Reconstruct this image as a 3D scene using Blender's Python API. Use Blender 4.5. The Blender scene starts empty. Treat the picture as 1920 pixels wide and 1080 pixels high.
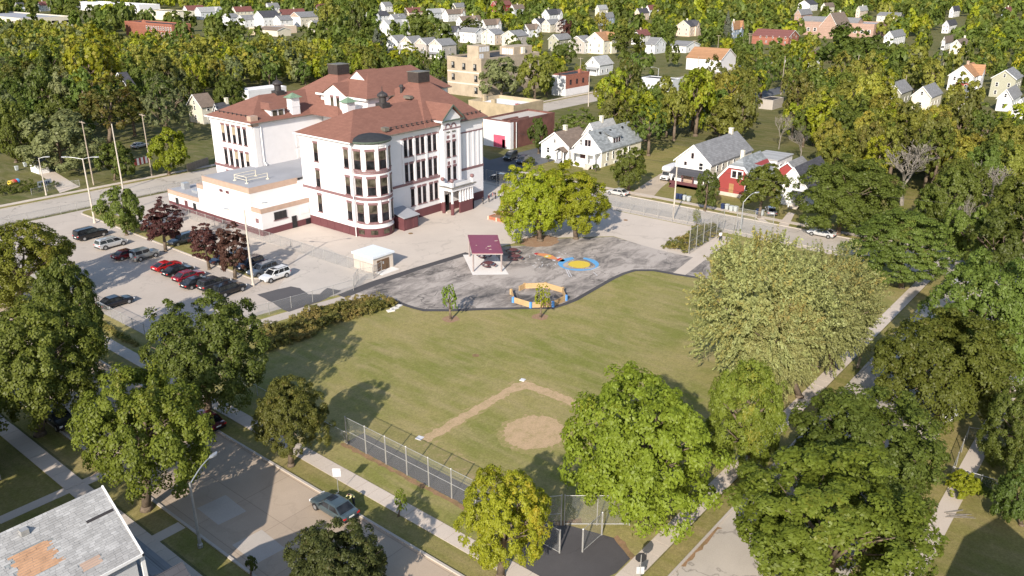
import bpy, math, random
import numpy as np
from mathutils import Vector, Matrix
PI=math.pi; rad=math.radians
C=bpy.context.scene.collection; SC=bpy.context.scene
# ---------------------------------------------------------------- camera
FPX=1540.0; CAMH=44.0; PITCH=math.atan(600/FPX); YAW=rad(39.43)
cam=bpy.data.cameras.new('camera'); camo=bpy.data.objects.new('camera',cam); C.objects.link(camo)
cam.sensor_width=36; cam.lens=36*FPX/1920; cam.clip_end=6000; cam.clip_start=.5
camo.location=(0,0,CAMH); camo.rotation_euler=(PI/2-PITCH,0,YAW-PI/2)
SC.camera=camo
# ---------------------------------------------------------------- light
SUND=Vector((.928,.372,-.536)).normalized()
w=bpy.data.worlds.new('World'); SC.world=w; w.use_nodes=True
nt=w.node_tree; bg=nt.nodes['Background']; sk=nt.nodes.new('ShaderNodeTexSky')
sk.sky_type='NISHITA'; sk.sun_disc=False; sk.sun_elevation=rad(28.2); sk.sun_rotation=math.atan2(-.928,-.372)
sk.air_density=1.0; sk.dust_density=1.0; sk.ozone_density=1.0
nt.links.new(sk.outputs[0],bg.inputs[0]); bg.inputs[1].default_value=.135
sl=bpy.data.lights.new('sun','SUN'); sl.energy=4.6; sl.angle=rad(.55); sl.color=(1,.915,.80)
so=bpy.data.objects.new('sun',sl); C.objects.link(so); so.rotation_euler=SUND.to_track_quat('-Z','Y').to_euler(); so.location=(-60,-30,90)
SC.view_settings.view_transform='Standard'; SC.view_settings.look='None'; SC.view_settings.gamma=1
SC.view_settings.use_curve_mapping=False; SC.view_settings.exposure=.60
SC.cycles.max_bounces=6; SC.cycles.diffuse_bounces=3; SC.cycles.transparent_max_bounces=24

# ---------------------------------------------------------------- measuring the place from the photograph
_ct,_st=math.cos(PITCH),math.sin(PITCH); _fw=(math.cos(YAW),math.sin(YAW)); _rt=(math.sin(YAW),-math.cos(YAW))
def ray(px,py):
    a=(px-960)/FPX; b=(py-540)/FPX; h=_ct-b*_st
    return (h*_fw[0]+a*_rt[0],h*_fw[1]+a*_rt[1],-_st-b*_ct)
def G(px,py,z=0.0):
    r=ray(px,py); t=(z-CAMH)/r[2]; return (t*r[0],t*r[1])
def PX(x,y,z=0.0):
    f=x*_fw[0]+y*_fw[1]; r=x*_rt[0]+y*_rt[1]; v=z-CAMH; d=f*_ct-v*_st
    return (960+FPX*r/d,540-FPX*(f*_st+v*_ct)/d)
def ZH(py,x,y):
    lo,hi=-5,84
    for _ in range(40):
        m=(lo+hi)/2
        if PX(x,y,m)[1]>py: lo=m
        else: hi=m
    return lo
# ---------------------------------------------------------------- mesh helpers
class MB:
    def __init__(s): s.v=[]; s.f=[]; s.m=[]
    def poly(s,pts,m=0):
        n=len(s.v); s.v+= [tuple(p) for p in pts]; s.f.append(tuple(range(n,n+len(pts)))); s.m.append(m)
    def box(s,x0,y0,z0,x1,y1,z1,m=0):
        n=len(s.v); s.v+=[(x0,y0,z0),(x1,y0,z0),(x1,y1,z0),(x0,y1,z0),(x0,y0,z1),(x1,y0,z1),(x1,y1,z1),(x0,y1,z1)]
        for q in ((0,3,2,1),(4,5,6,7),(0,1,5,4),(1,2,6,5),(2,3,7,6),(3,0,4,7)):
            s.f.append(tuple(n+i for i in q)); s.m.append(m)
    def loft(s,rings,m=0,cap=True):
        n=len(s.v); k=len(rings[0])
        for r in rings: s.v+=[tuple(p) for p in r]
        for i in range(len(rings)-1):
            for j in range(k):
                a=n+i*k+j; b=n+i*k+(j+1)%k; s.f.append((a,b,b+k,a+k)); s.m.append(m)
        if cap:
            s.f.append(tuple(n+j for j in reversed(range(k)))); s.m.append(m)
            s.f.append(tuple(n+(len(rings)-1)*k+j for j in range(k))); s.m.append(m)
    def prism(s,pts,z0,z1,m=0,mt=None):
        n=len(s.v); k=len(pts)
        a=sum(pts[i][0]*pts[(i+1)%k][1]-pts[(i+1)%k][0]*pts[i][1] for i in range(k))
        if a<0: pts=list(reversed(pts))
        s.v+=[(p[0],p[1],z0) for p in pts]+[(p[0],p[1],z1) for p in pts]
        for j in range(k):
            s.f.append((n+j,n+(j+1)%k,n+k+(j+1)%k,n+k+j)); s.m.append(m)
        s.f.append(tuple(n+j for j in reversed(range(k)))); s.m.append(m)
        s.f.append(tuple(n+k+j for j in range(k))); s.m.append(m if mt is None else mt)
    def tube(s,a,b,r0,r1=None,n=8,m=0,cap=True):
        if r1 is None: r1=r0
        a=Vector(a); b=Vector(b); d=(b-a)
        if d.length<1e-6: return
        d.normalize(); u=d.cross(Vector((0,0,1)) if abs(d.z)<.9 else Vector((1,0,0))).normalized(); w=d.cross(u)
        R=lambda c,r:[c+(u*math.cos(t)+w*math.sin(t))*r for t in (2*PI*i/n for i in range(n))]
        s.loft([R(a,r0),R(b,r1)],m,cap)
    def path(s,pts,r,n=6,m=0):
        for i in range(len(pts)-1):
            ra=r[i] if isinstance(r,(list,tuple)) else r; rb=r[i+1] if isinstance(r,(list,tuple)) else r
            s.tube(pts[i],pts[i+1],ra,rb,n,m)
    def lathe(s,cx,cy,prof,n=16,m=0):
        s.loft([[(cx+r*math.cos(2*PI*i/n),cy+r*math.sin(2*PI*i/n),z) for i in range(n)] for r,z in prof],m)
    def xform(s,M):
        s.v=[tuple(M@Vector(p)) for p in s.v]; return s
    def mesh(s,name,mats,org=(0,0,0),smooth=False):
        me=bpy.data.meshes.new(name)
        me.from_pydata([(p[0]-org[0],p[1]-org[1],p[2]-org[2]) for p in s.v],[],s.f)
        for m in (mats if isinstance(mats,(list,tuple)) else [mats]): me.materials.append(m)
        me.polygons.foreach_set('material_index',s.m)
        if smooth: me.polygons.foreach_set('use_smooth',[True]*len(s.f))
        me.update(); return me
def link(name,me,parent=None,loc=(0,0,0),rz=0.0,scale=None):
    o=bpy.data.objects.new(name,me); C.objects.link(o); o.location=loc; o.rotation_euler=(0,0,rz)
    if scale: o.scale=scale
    if parent is not None: o.parent=parent
    return o
def tag(o,label=None,cat=None,group=None,kind=None):
    if label: o['label']=label
    if cat: o['category']=cat
    if group: o['group']=group
    if kind: o['kind']=kind
    return o
def thing(name,label,cat,loc=(0,0,0),rz=0.0,group=None):
    o=link(name,None,None,loc,rz); o.empty_display_size=.3
    return tag(o,label,cat,group)
class Bld:
    """a unique thing modelled in place: parts take world coordinates"""
    def __init__(s,name,label,cat,org,group=None):
        s.o=(org[0],org[1],org[2] if len(org)>2 else 0.0); s.e=thing(name,label,cat,s.o,0,group)
    def part(s,name,mb,mats,smooth=False,parent=None):
        return link(name,mb.mesh(name,mats,s.o,smooth),parent or s.e)
def copy_tree(o,parent=None):
    c=o.copy(); C.objects.link(c)
    if parent is not None: c.parent=parent
    for ch in o.children: copy_tree(ch,c)
    return c
def struct(name,mb,mats,kind='structure',parent=None):
    o=link(name,mb.mesh(name,mats),parent); 
    if parent is None: o['kind']=kind
    return o
# ---------------------------------------------------------------- materials
def _nodes(name):
    m=bpy.data.materials.new(name); m.use_nodes=True; t=m.node_tree; return m,t,t.nodes['Principled BSDF']
def _n(t,kind,**k):
    n=t.nodes.new(kind)
    for a,b in k.items(): setattr(n,a,b)
    return n
def _noise(t,vec,scale,detail=4,rough=.6,dist=0):
    n=_n(t,'ShaderNodeTexNoise'); n.inputs['Scale'].default_value=scale; n.inputs['Detail'].default_value=detail
    n.inputs['Roughness'].default_value=rough; n.inputs['Distortion'].default_value=dist
    if vec is not None: t.links.new(vec,n.inputs['Vector'])
    return n.outputs['Fac']
def _ramp(t,fac,stops):
    r=_n(t,'ShaderNodeValToRGB'); e=r.color_ramp.elements
    while len(e)<len(stops): e.new(.5)
    for i,(p,c) in enumerate(stops):
        e[i].position=p; e[i].color=(c[0],c[1],c[2],1) if isinstance(c,(tuple,list)) else (c,c,c,1)
    t.links.new(fac,r.inputs[0]); return r.outputs['Color']
def _mix(t,fac,a,b,mode='MIX'):
    n=_n(t,'ShaderNodeMix',data_type='RGBA',blend_type=mode)
    for i,v in ((0,fac),(6,a),(7,b)):
        if hasattr(v,'links') or hasattr(v,'is_linked'): t.links.new(v,n.inputs[i])
        elif i==0: n.inputs[i].default_value=v
        else: n.inputs[i].default_value=(v[0],v[1],v[2],1)
    return n.outputs[2]
def _pos(t,obj=False):
    if obj: return _n(t,'ShaderNodeTexCoord').outputs['Object']
    return _n(t,'ShaderNodeNewGeometry').outputs['Position']
def _map(t,v,rot=0,sc=(1,1,1)):
    n=_n(t,'ShaderNodeMapping'); n.inputs['Rotation'].default_value=(0,0,rot); n.inputs['Scale'].default_value=sc
    t.links.new(v,n.inputs[0]); return n.outputs[0]
def _bump(t,bs,h,strength=.3,dist=.02):
    b=_n(t,'ShaderNodeBump'); b.inputs['Strength'].default_value=strength; b.inputs['Distance'].default_value=dist
    t.links.new(h,b.inputs['Height']); t.links.new(b.outputs[0],bs.inputs['Normal'])
def mul(c,k): return tuple(min(1,x*k) for x in c)
def mat(name,col,rough=.75,var=.12,scale=1.2,fine=9,bump=0,metal=0,spec=.35,coat=0,obj=False):
    m,t,b=_nodes(name); p=_pos(t,obj)
    c=_ramp(t,_noise(t,p,scale,5),[(.28,mul(col,1-var)),(.72,mul(col,1+var))])
    if fine:
        f=_noise(t,p,fine,3); c=_mix(t,1.0,c,_ramp(t,f,[(.3,1-.6*var),(.7,1.0)]),'MULTIPLY')
        if bump: _bump(t,b,f,bump)
    t.links.new(c,b.inputs['Base Color']); b.inputs['Roughness'].default_value=rough; b.inputs['Metallic'].default_value=metal
    b.inputs['Specular IOR Level'].default_value=spec; b.inputs['Coat Weight'].default_value=coat
    return m
def mat_shingle(name,col,var=.22,cw=.9,ch=.28,axis='x'):
    """shingled roof: courses with tabs of uneven tone"""
    m,t,b=_nodes(name); p=_pos(t)
    sp=_n(t,'ShaderNodeSeparateXYZ'); t.links.new(p,sp.inputs[0]); cb=_n(t,'ShaderNodeCombineXYZ')
    t.links.new(sp.outputs['X' if axis=='x' else 'Y'],cb.inputs[0]); t.links.new(sp.outputs['Z'],cb.inputs[1])
    br=_n(t,'ShaderNodeTexBrick'); t.links.new(cb.outputs[0],br.inputs['Vector']); br.inputs['Scale'].default_value=1
    br.inputs['Brick Width'].default_value=cw; br.inputs['Row Height'].default_value=ch; br.inputs['Mortar Size'].default_value=.012
    br.inputs['Color1'].default_value=(*mul(col,1-var),1); br.inputs['Color2'].default_value=(*mul(col,1+var),1); br.inputs['Mortar'].default_value=(*mul(col,.6),1)
    c=_mix(t,1.0,br.outputs['Color'],_ramp(t,_noise(t,p,.6,5),[(.3,.91),(.7,1.03)]),'MULTIPLY')
    t.links.new(c,b.inputs['Base Color']); b.inputs['Roughness'].default_value=.9; b.inputs['Specular IOR Level'].default_value=.15
    return m
def mat_siding(name,col,h=.14,dirt=.1):
    m,t,b=_nodes(name); p=_pos(t); sp=_n(t,'ShaderNodeSeparateXYZ'); t.links.new(p,sp.inputs[0])
    w=_n(t,'ShaderNodeMath',operation='MULTIPLY'); t.links.new(sp.outputs['Z'],w.inputs[0]); w.inputs[1].default_value=1/h
    f=_n(t,'ShaderNodeMath',operation='FRACT'); t.links.new(w.outputs[0],f.inputs[0])
    c=_ramp(t,_noise(t,p,.7,5),[(.3,mul(col,1-dirt)),(.7,col)]); t.links.new(c,b.inputs['Base Color'])
    b.inputs['Roughness'].default_value=.6; _bump(t,b,f.outputs[0],.5,.015); return m
def mat_glass(name,col=(.012,.012,.014),rough=.35,spec=.12):
    m,t,b=_nodes(name); p=_pos(t)
    t.links.new(_ramp(t,_noise(t,p,.8,2),[(.35,mul(col,.5)),(.65,mul(col,2.2))]),b.inputs['Base Color'])
    b.inputs['Roughness'].default_value=rough; b.inputs['Specular IOR Level'].default_value=spec; return m
def mat_mesh(name,col=(.34,.35,.35),a=.17):
    """chain link: wire weave far finer than a pixel, so it reads as an even veil of wire"""
    m,t,b=_nodes(name); b.inputs['Base Color'].default_value=(*col,1); b.inputs['Metallic'].default_value=.2; b.inputs['Roughness'].default_value=.6
    b.inputs['Alpha'].default_value=a; return m
def mat_leaf(name,lo,hi,aut,amt=.25,trans=.40):
    """foliage: tone per leaf, autumn tint per branch clump, slight change from tree to tree"""
    m=bpy.data.materials.new(name); m.use_nodes=True; t=m.node_tree; t.nodes.remove(t.nodes['Principled BSDF'])
    out=t.nodes['Material Output']
    a=_n(t,'ShaderNodeAttribute',attribute_name='tone').outputs['Fac']; b=_n(t,'ShaderNodeAttribute',attribute_name='turn').outputs['Fac']
    c=_ramp(t,a,[(0,lo),(1,hi)])
    k=_ramp(t,b,[(max(0,.98-amt*1.3),0.0),(min(1,1.1-amt*.5),1.0)])
    c=_mix(t,k,c,aut)
    oi=_n(t,'ShaderNodeObjectInfo'); hs=_n(t,'ShaderNodeHueSaturation'); t.links.new(c,hs.inputs['Color'])
    for i,(l,h) in (('Hue',(.485,.512)),('Value',(.8,1.18))):
        mr=_n(t,'ShaderNodeMapRange'); mr.inputs[3].default_value=l; mr.inputs[4].default_value=h
        if i=='Value':
            fr=_n(t,'ShaderNodeMath',operation='FRACT'); mu=_n(t,'ShaderNodeMath',operation='MULTIPLY'); mu.inputs[1].default_value=7.13
            t.links.new(oi.outputs['Random'],mu.inputs[0]); t.links.new(mu.outputs[0],fr.inputs[0]); t.links.new(fr.outputs[0],mr.inputs[0])
        else: t.links.new(oi.outputs['Random'],mr.inputs[0])
        t.links.new(mr.outputs[0],hs.inputs[i])
    d=_n(t,'ShaderNodeBsdfDiffuse'); tr=_n(t,'ShaderNodeBsdfTranslucent'); gl=_n(t,'ShaderNodeBsdfGlossy'); gl.inputs['Roughness'].default_value=.5
    for s in (d,tr): t.links.new(hs.outputs[0],s.inputs['Color'])
    gl.inputs['Color'].default_value=(.8,.8,.75,1)
    m1=_n(t,'ShaderNodeMixShader'); m1.inputs[0].default_value=trans; t.links.new(d.outputs[0],m1.inputs[1]); t.links.new(tr.outputs[0],m1.inputs[2])
    m2=_n(t,'ShaderNodeMixShader'); m2.inputs[0].default_value=.018; t.links.new(m1.outputs[0],m2.inputs[1]); t.links.new(gl.outputs[0],m2.inputs[2])
    t.links.new(m2.outputs[0],out.inputs['Surface']); return m
# ground materials
def mat_grass(name,g,y,dry,k=.5):
    m,t,b=_nodes(name); p=_pos(t)
    c=_ramp(t,_noise(t,p,.075,7,.68,.5),[(.40,g),(.60,y)])
    st=_noise(t,_map(t,p,.7,(1.2,.25,1)),.55,4)
    c=_mix(t,_ramp(t,st,[(.42,0.0),(.75,.75)]),c,dry)
    c=_mix(t,_ramp(t,_noise(t,p,.35,5,.7,.6),[(.55,0.0),(.8,k)]),c,mul(dry,1.15))
    c=_mix(t,1.0,c,_ramp(t,_noise(t,p,1.6,6,.75),[(.3,.84),(.7,1.12)]),'MULTIPLY'); c=_mix(t,1.0,c,_ramp(t,_noise(t,p,4.2,6,.9),[(.3,.62),(.7,1.27)]),'MULTIPLY')
    t.links.new(c,b.inputs['Base Color']); b.inputs['Roughness'].default_value=.95; b.inputs['Specular IOR Level'].default_value=.05
    _bump(t,b,_noise(t,p,7,4,.8),.5,.08); return m
def mat_paved(name,col,var=.12,crack=.5,csc=.12,joint=None,stain=.25,rot=0):
    m,t,b=_nodes(name); p=_pos(t)
    c=_ramp(t,_noise(t,p,.14,6,.62),[(.3,mul(col,1-var)),(.7,mul(col,1+var))])
    c=_mix(t,1.0,c,_ramp(t,_noise(t,p,11,3,.8),[(.25,.86),(.7,1.05)]),'MULTIPLY')
    c=_mix(t,_ramp(t,_noise(t,_map(t,p,rot,(.25,1.5,1)),.5,5,.7),[(.55,0.0),(.8,stain)]),c,mul(col,.55))
    if crack:
        v=_n(t,'ShaderNodeTexVoronoi',feature='DISTANCE_TO_EDGE'); v.inputs['Scale'].default_value=csc
        mp=_n(t,'ShaderNodeMix',data_type='VECTOR'); mp.inputs[0].default_value=.75
        nz=_n(t,'ShaderNodeTexNoise'); nz.inputs['Scale'].default_value=.5; nz.inputs['Detail'].default_value=6; t.links.new(p,nz.inputs['Vector'])
        va=_n(t,'ShaderNodeVectorMath',operation='MULTIPLY_ADD'); t.links.new(nz.outputs['Color'],va.inputs[0]); va.inputs[1].default_value=(6,6,0); t.links.new(p,va.inputs[2])
        t.links.new(va.outputs[0],v.inputs['Vector'])
        c=_mix(t,_ramp(t,v.outputs['Distance'],[(.0,crack),(.011,0.0)]),c,mul(col,.3))
    if joint:
        br=_n(t,'ShaderNodeTexBrick'); br.offset=0; br.inputs['Scale'].default_value=1; br.inputs['Brick Width'].default_value=joint[0]; br.inputs['Row Height'].default_value=joint[1]
        br.inputs['Mortar Size'].default_value=.035; br.inputs['Mortar Smooth'].default_value=.4
        for i,k in (('Color1',.94),('Color2',1.05),('Mortar',.7)): br.inputs[i].default_value=(k,k,k,1)
        t.links.new(p,br.inputs['Vector']); c=_mix(t,1.0,c,br.outputs['Color'],'MULTIPLY')
    t.links.new(c,b.inputs['Base Color']); b.inputs['Roughness'].default_value=.9; b.inputs['Specular IOR Level'].default_value=.15
    _bump(t,b,_noise(t,p,20,3),.25,.01); return m
def mat_worn(name,dark,light):
    """old asphalt, worn pale in streaks"""
    m,t,b=_nodes(name); p=_pos(t)
    n1=_noise(t,_map(t,p,rad(-38),(.55,1.15,1)),.42,8,.72,.7); n2=_noise(t,p,.10,4,.6)
    ad=_n(t,'ShaderNodeMath',operation='MULTIPLY_ADD'); t.links.new(n2,ad.inputs[0]); ad.inputs[1].default_value=.75; t.links.new(n1,ad.inputs[2])
    c=_ramp(t,ad.outputs[0],[(.66,dark),(.82,mul(light,.6)),(.98,light)])
    c=_mix(t,1.0,c,_ramp(t,_noise(t,p,9,4,.8),[(.3,.8),(.7,1.1)]),'MULTIPLY')
    v=_n(t,'ShaderNodeTexVoronoi',feature='DISTANCE_TO_EDGE'); v.inputs['Scale'].default_value=.09
    nz=_n(t,'ShaderNodeTexNoise'); nz.inputs['Scale'].default_value=.4; nz.inputs['Detail'].default_value=6; t.links.new(p,nz.inputs['Vector'])
    va=_n(t,'ShaderNodeVectorMath',operation='MULTIPLY_ADD'); t.links.new(nz.outputs['Color'],va.inputs[0]); va.inputs[1].default_value=(7,7,0); t.links.new(p,va.inputs[2]); t.links.new(va.outputs[0],v.inputs['Vector'])
    c=_mix(t,_ramp(t,v.outputs['Distance'],[(.0,.7),(.012,0.0)]),c,mul(dark,.5))
    t.links.new(c,b.inputs['Base Color']); b.inputs['Roughness'].default_value=.92; b.inputs['Specular IOR Level'].default_value=.12; return m
def mat_dirt(name,col,grass,lo=.44,hi=.62,top=.75):
    m,t,b=_nodes(name); p=_pos(t)
    k=_noise(t,p,1.1,7,.75); c=_mix(t,_ramp(t,k,[(lo,0.0),(hi,top)]),col,grass)
    c=_mix(t,1.0,c,_ramp(t,_noise(t,p,6,4,.8),[(.3,.75),(.7,1.15)]),'MULTIPLY')
    t.links.new(c,b.inputs['Base Color']); b.inputs['Roughness'].default_value=.95; b.inputs['Specular IOR Level'].default_value=.05; return m
M={}
M['grass']=mat_grass('lawn grass',(.200,.206,.056),(.300,.258,.102),(.36,.288,.152))
M['yard']=mat_grass('yard grass',(.165,.165,.046),(.235,.205,.072),(.29,.23,.11))
M['parkway']=mat_grass('parkway grass',(.185,.180,.052),(.26,.222,.082),(.34,.265,.135),.6)
M['land']=mat_grass('far ground',(.10,.11,.035),(.15,.14,.052),(.22,.19,.11))
M['concrete']=mat_paved('schoolyard concrete',(.54,.47,.405),.06,.22,.075,None,.08)
M['lot']=mat_paved('parking lot concrete',(.465,.405,.35),.07,.28,.085,None,.13)
M['lotgrey']=mat_paved('grey patched concrete',(.50,.45,.40),.09,.3,.1,None,.18)
M['road']=mat_paved('concrete road',(.42,.335,.255),.09,.12,.06,(4.6,5.2),.16,1.57)
M['oldroad']=mat_paved('cracked road',(.45,.40,.345),.11,.6,.07,None,.32,.0)
M['sidewalk']=mat_paved('sidewalk concrete',(.53,.455,.385),.08,0,.1,None,.12)
M['kerb']=mat_paved('kerb concrete',(.46,.41,.36),.12,0,.1,None,.25)
M['asphalt']=mat_paved('dark asphalt',(.085,.080,.082),.2,.25,.1,None,.3)
M['newasphalt']=mat_paved('asphalt patch',(.10,.095,.098),.08,0,.1,None,.1)
M['sidestreet']=mat_paved('side street asphalt',(.12,.125,.135),.15,.4,.1,None,.2)
M['worn']=mat_worn('worn playground asphalt',(.092,.086,.084),(.43,.38,.34))
M['dirt']=mat_dirt('infield dirt',(.47,.335,.205),(.28,.235,.10),.46,.68,.7); M['dirtedge']=mat_dirt('thin infield edge',(.40,.295,.165),(.27,.24,.092),.36,.52,1.0); M['mulch']=mat_dirt('mulch',(.30,.19,.12),(.34,.24,.16)); M['gravel']=mat_paved('gravel drive',(.45,.37,.28),.2,0,.1,None,.4)
M['rust']=mat_dirt('rusty leaf litter',(.29,.18,.105),(.17,.13,.06))
M['white']=mat_siding('white painted boards',(.72,.70,.705),.22,.07); M['white2']=mat_siding('white siding',(.76,.75,.74)); M['offwhite']=mat('off white render',(.68,.66,.65),.7,.06,.35,4)
M['trimw']=mat('white trim',(.78,.77,.75),.5,.03); M['grey']=mat_siding('grey siding',(.42,.43,.45)); M['cream']=mat_siding('cream siding',(.72,.66,.52)); M['peach']=mat_siding('peach siding',(.66,.53,.42))
M['olive']=mat_siding('olive siding',(.38,.37,.28)); M['taupe']=mat_siding('taupe siding',(.42,.38,.34)); M['redsiding']=mat_siding('red siding',(.30,.05,.045)); M['bluegrey']=mat_siding('blue grey siding',(.30,.36,.44)); M['palegrey']=mat_siding('pale grey siding',(.60,.61,.62)); M['beige']=mat_siding('beige siding',(.62,.57,.47))
M['maroon']=mat('maroon paint',(.125,.046,.051),.65,.10,.6); M['mauve']=mat('mauve trim',(.205,.115,.118),.6,.10); M['tan']=mat('tan coping',(.43,.305,.235),.75,.10); M['darkgreen']=mat('dark green trim',(.085,.11,.085),.6,.2,1.5); M['green']=mat('green copper',(.17,.25,.17),.6,.2,1.5)
M['roofred']=mat_shingle('red brown shingles',(.222,.108,.082),.07,1.0,.16); M['roofredy']=mat_shingle('red brown shingle hips',(.222,.108,.082),.07,1.0,.16,'y')
M['flat']=mat_paved('flat grey roof',(.33,.335,.36),.10,0,.1,None,.25); M['flatdark']=mat_paved('black flat roof',(.05,.05,.055),.3,0,.1,None,.3); M['flatwhite']=mat_paved('white flat roof',(.74,.73,.72),.1,0,.1,None,.35)
M['darkmetal']=mat('dark metal',(.045,.04,.04),.55,.3,2); M['louvre']=mat('brown louvre',(.065,.05,.045),.6,.2,2); M['blackroof']=mat('black membrane',(.035,.035,.037),.7,.3,1.2); M['gutter']=mat('weathered gutter',(.16,.145,.12),.6,.35,.8)
M['glass']=mat_glass('dark window glass'); M['glassb']=mat_glass('blind behind glass',(.055,.048,.035)); M['blind']=mat('tan blind',(.33,.27,.18),.6,.1); M['frame']=mat('window frame',(.09,.045,.045),.6)
M['brick']=mat_shingle('red brick wall',(.32,.13,.09),.15,.4,.14); M['brickpale']=mat_shingle('weathered pink brick',(.40,.27,.215),.12,.4,.14); M['tanbrick']=mat('tan brick wall',(.40,.325,.24),.85,.2,.35,5,.2); M['brownbrick']=mat('brown brick wall',(.17,.075,.06),.85,.35,.4,6,.2); M['yellowbrick']=mat('yellow brick wall',(.40,.32,.21),.85,.2,.4,6,.2)
M['rgrey']=mat_shingle('grey shingles',(.22,.22,.225),.14); M['rdark']=mat_shingle('charcoal shingles',(.075,.075,.085),.16); M['rbrown']=mat_shingle('brown shingles',(.20,.155,.125),.12); M['rorange']=mat_shingle('orange brown shingles',(.36,.20,.11),.12); M['rlight']=mat_shingle('pale grey shingles',(.36,.36,.355),.14); M['rred']=mat_shingle('red shingles',(.20,.085,.075),.13); M['rslate']=mat_shingle('mottled grey shingles',(.25,.265,.27),.25)
M['steel']=mat('galvanised steel',(.52,.53,.54),.4,.12,2,9,0,.55); M['rail']=mat('weathered rail',(.42,.41,.39),.5,.2,2,9,0,.4); M['link']=mat_mesh('chain link'); M['linkd']=mat_mesh('dark chain link',(.12,.13,.12),.3)
M['wood']=mat('weathered pole wood',(.36,.30,.24),.85,.2,1.5,12); M['paleconc']=mat('pale concrete pole',(.52,.46,.39),.8,.12,1.2); M['bark']=mat('bark',(.16,.12,.085),.9,.3,2.5,10,.4); M['barkpale']=mat('pale bark',(.33,.28,.225),.9,.25,2.5,10,.3); M['deadwood']=mat('dead branches',(.22,.195,.165),.9,.2,2)
M['board']=mat('orange boards',(.44,.255,.15),.8,.2,1.8,8); M['ply']=mat('golden plywood',(.50,.335,.17),.7,.15,1.4); M['plydark']=mat('brown plywood',(.36,.20,.09),.7,.15,1.4); M['bluep']=mat('blue paint',(.12,.33,.72),.5,.05)
M['cedar']=mat('red cedar',(.40,.15,.09),.75,.15,2); M['shelterroof']=mat('maroon metal roof',(.205,.048,.080),.4,.06,.8); M['post']=mat('taupe steel post',(.36,.30,.28),.5,.08); M['padw']=mat_paved('white slab',(.72,.69,.65),.05,0,.1,None,.05); M['shed']=mat('beige shed wall',(.60,.52,.44),.7,.06); M['shedroof']=mat('pale metal roof',(.68,.72,.75),.45,.04); M['door']=mat('brown door',(.14,.085,.05),.6,.1)
M['black']=mat('black paint',(.02,.02,.022),.5,.1); M['rubber']=mat('tyre rubber',(.025,.025,.026),.85,.1); M['alloy']=mat('alloy wheel',(.45,.46,.47),.35,.05,2,0,0,.7); M['redlens']=mat('red lens',(.55,.02,.02),.3,.05); M['headl']=mat('headlamp lens',(.75,.76,.78),.2,.03); M['plate']=mat('number plate',(.75,.75,.72),.5,.03); M['carglass']=mat_glass('car glass',(.016,.018,.021),.1,.5)
M['pink']=mat('red pink door',(.56,.10,.16),.6,.15); M['yellowp']=mat('yellow paint',(.62,.46,.06),.7,.08,3); M['skyp']=mat('light blue paint',(.12,.34,.60),.7,.10,2); M['orangep']=mat('orange paint',(.62,.25,.11),.7,.1,2); M['redp']=mat('red paint',(.48,.03,.04),.7,.1,2); M['whitep']=mat('chalky white paint',(.62,.62,.64),.8,.15,2)
M['skin']=mat('skin',(.42,.25,.18),.6,.05); M['hair']=mat('dark hair',(.03,.022,.02),.7,.1); M['binblue']=mat('navy plastic',(.02,.035,.09),.5,.1); M['bingrey']=mat('grey plastic',(.40,.43,.43),.55,.08); M['signback']=mat('bare sign metal',(.55,.56,.57),.45,.05,2,0,0,.3)
# foliage kinds
L={}
L['maple']=mat_leaf('maple leaves',(0.071,0.087,0.014),(0.152,0.186,0.030),(.22,.19,.035),.15)
L['fresh']=mat_leaf('fresh maple leaves',(0.106,0.123,0.016),(0.225,0.262,0.033),(.30,.25,.04),.2)
L['dark']=mat_leaf('dark leaves',(0.060,0.076,0.013),(0.128,0.162,0.028),(.16,.15,.03),.08)
L['green']=mat_leaf('mid green leaves',(0.070,0.096,0.017),(0.150,0.205,0.036),(.22,.21,.035),.12)
L['bright']=mat_leaf('bright green leaves',(0.110,0.153,0.015),(.235,.325,.032),(.38,.36,.035),.16)
L['locust']=mat_leaf('yellow green leaves',(0.153,0.172,0.011),(0.325,0.365,0.024),(.44,.36,.03),.26)
L['olive']=mat_leaf('olive leaves',(.125,.132,.021),(.265,.275,.046),(.34,.28,.045),0.2)
L['gold']=mat_leaf('golden leaves',(.165,.162,.024),(.345,.335,.050),(.40,.31,.045),0.26)
L['rustleaf']=mat_leaf('russet green leaves',(.078,.080,.016),(.165,.172,.034),(.235,.165,.038),0.22)
L['silver']=mat_leaf('pale silver green leaves',(0.207,0.219,0.082),(0.440,0.465,0.175),(.44,.34,.09),.28)
L['greygreen']=mat_leaf('grey green leaves',(0.109,0.122,0.049),(0.232,0.259,0.103),(.22,.20,.08),.12)
L['copper']=mat_leaf('dark coppery leaves',(.036,.044,.012),(.090,.102,.028),(.12,.085,.03),0.2)
L['purple']=mat_leaf('dark purple leaves',(0.043,0.018,0.014),(.092,.038,.030),(.12,.045,.028),.25,.15)
L['spruce']=mat_leaf('spruce needles',(0.061,0.068,0.047),(.13,.145,.10),(.13,.13,.095),.1,.1)
L['weed']=mat_leaf('weed leaves',(0.096,0.096,0.024),(.205,.205,.050),(.33,.25,.08),.42)
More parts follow.
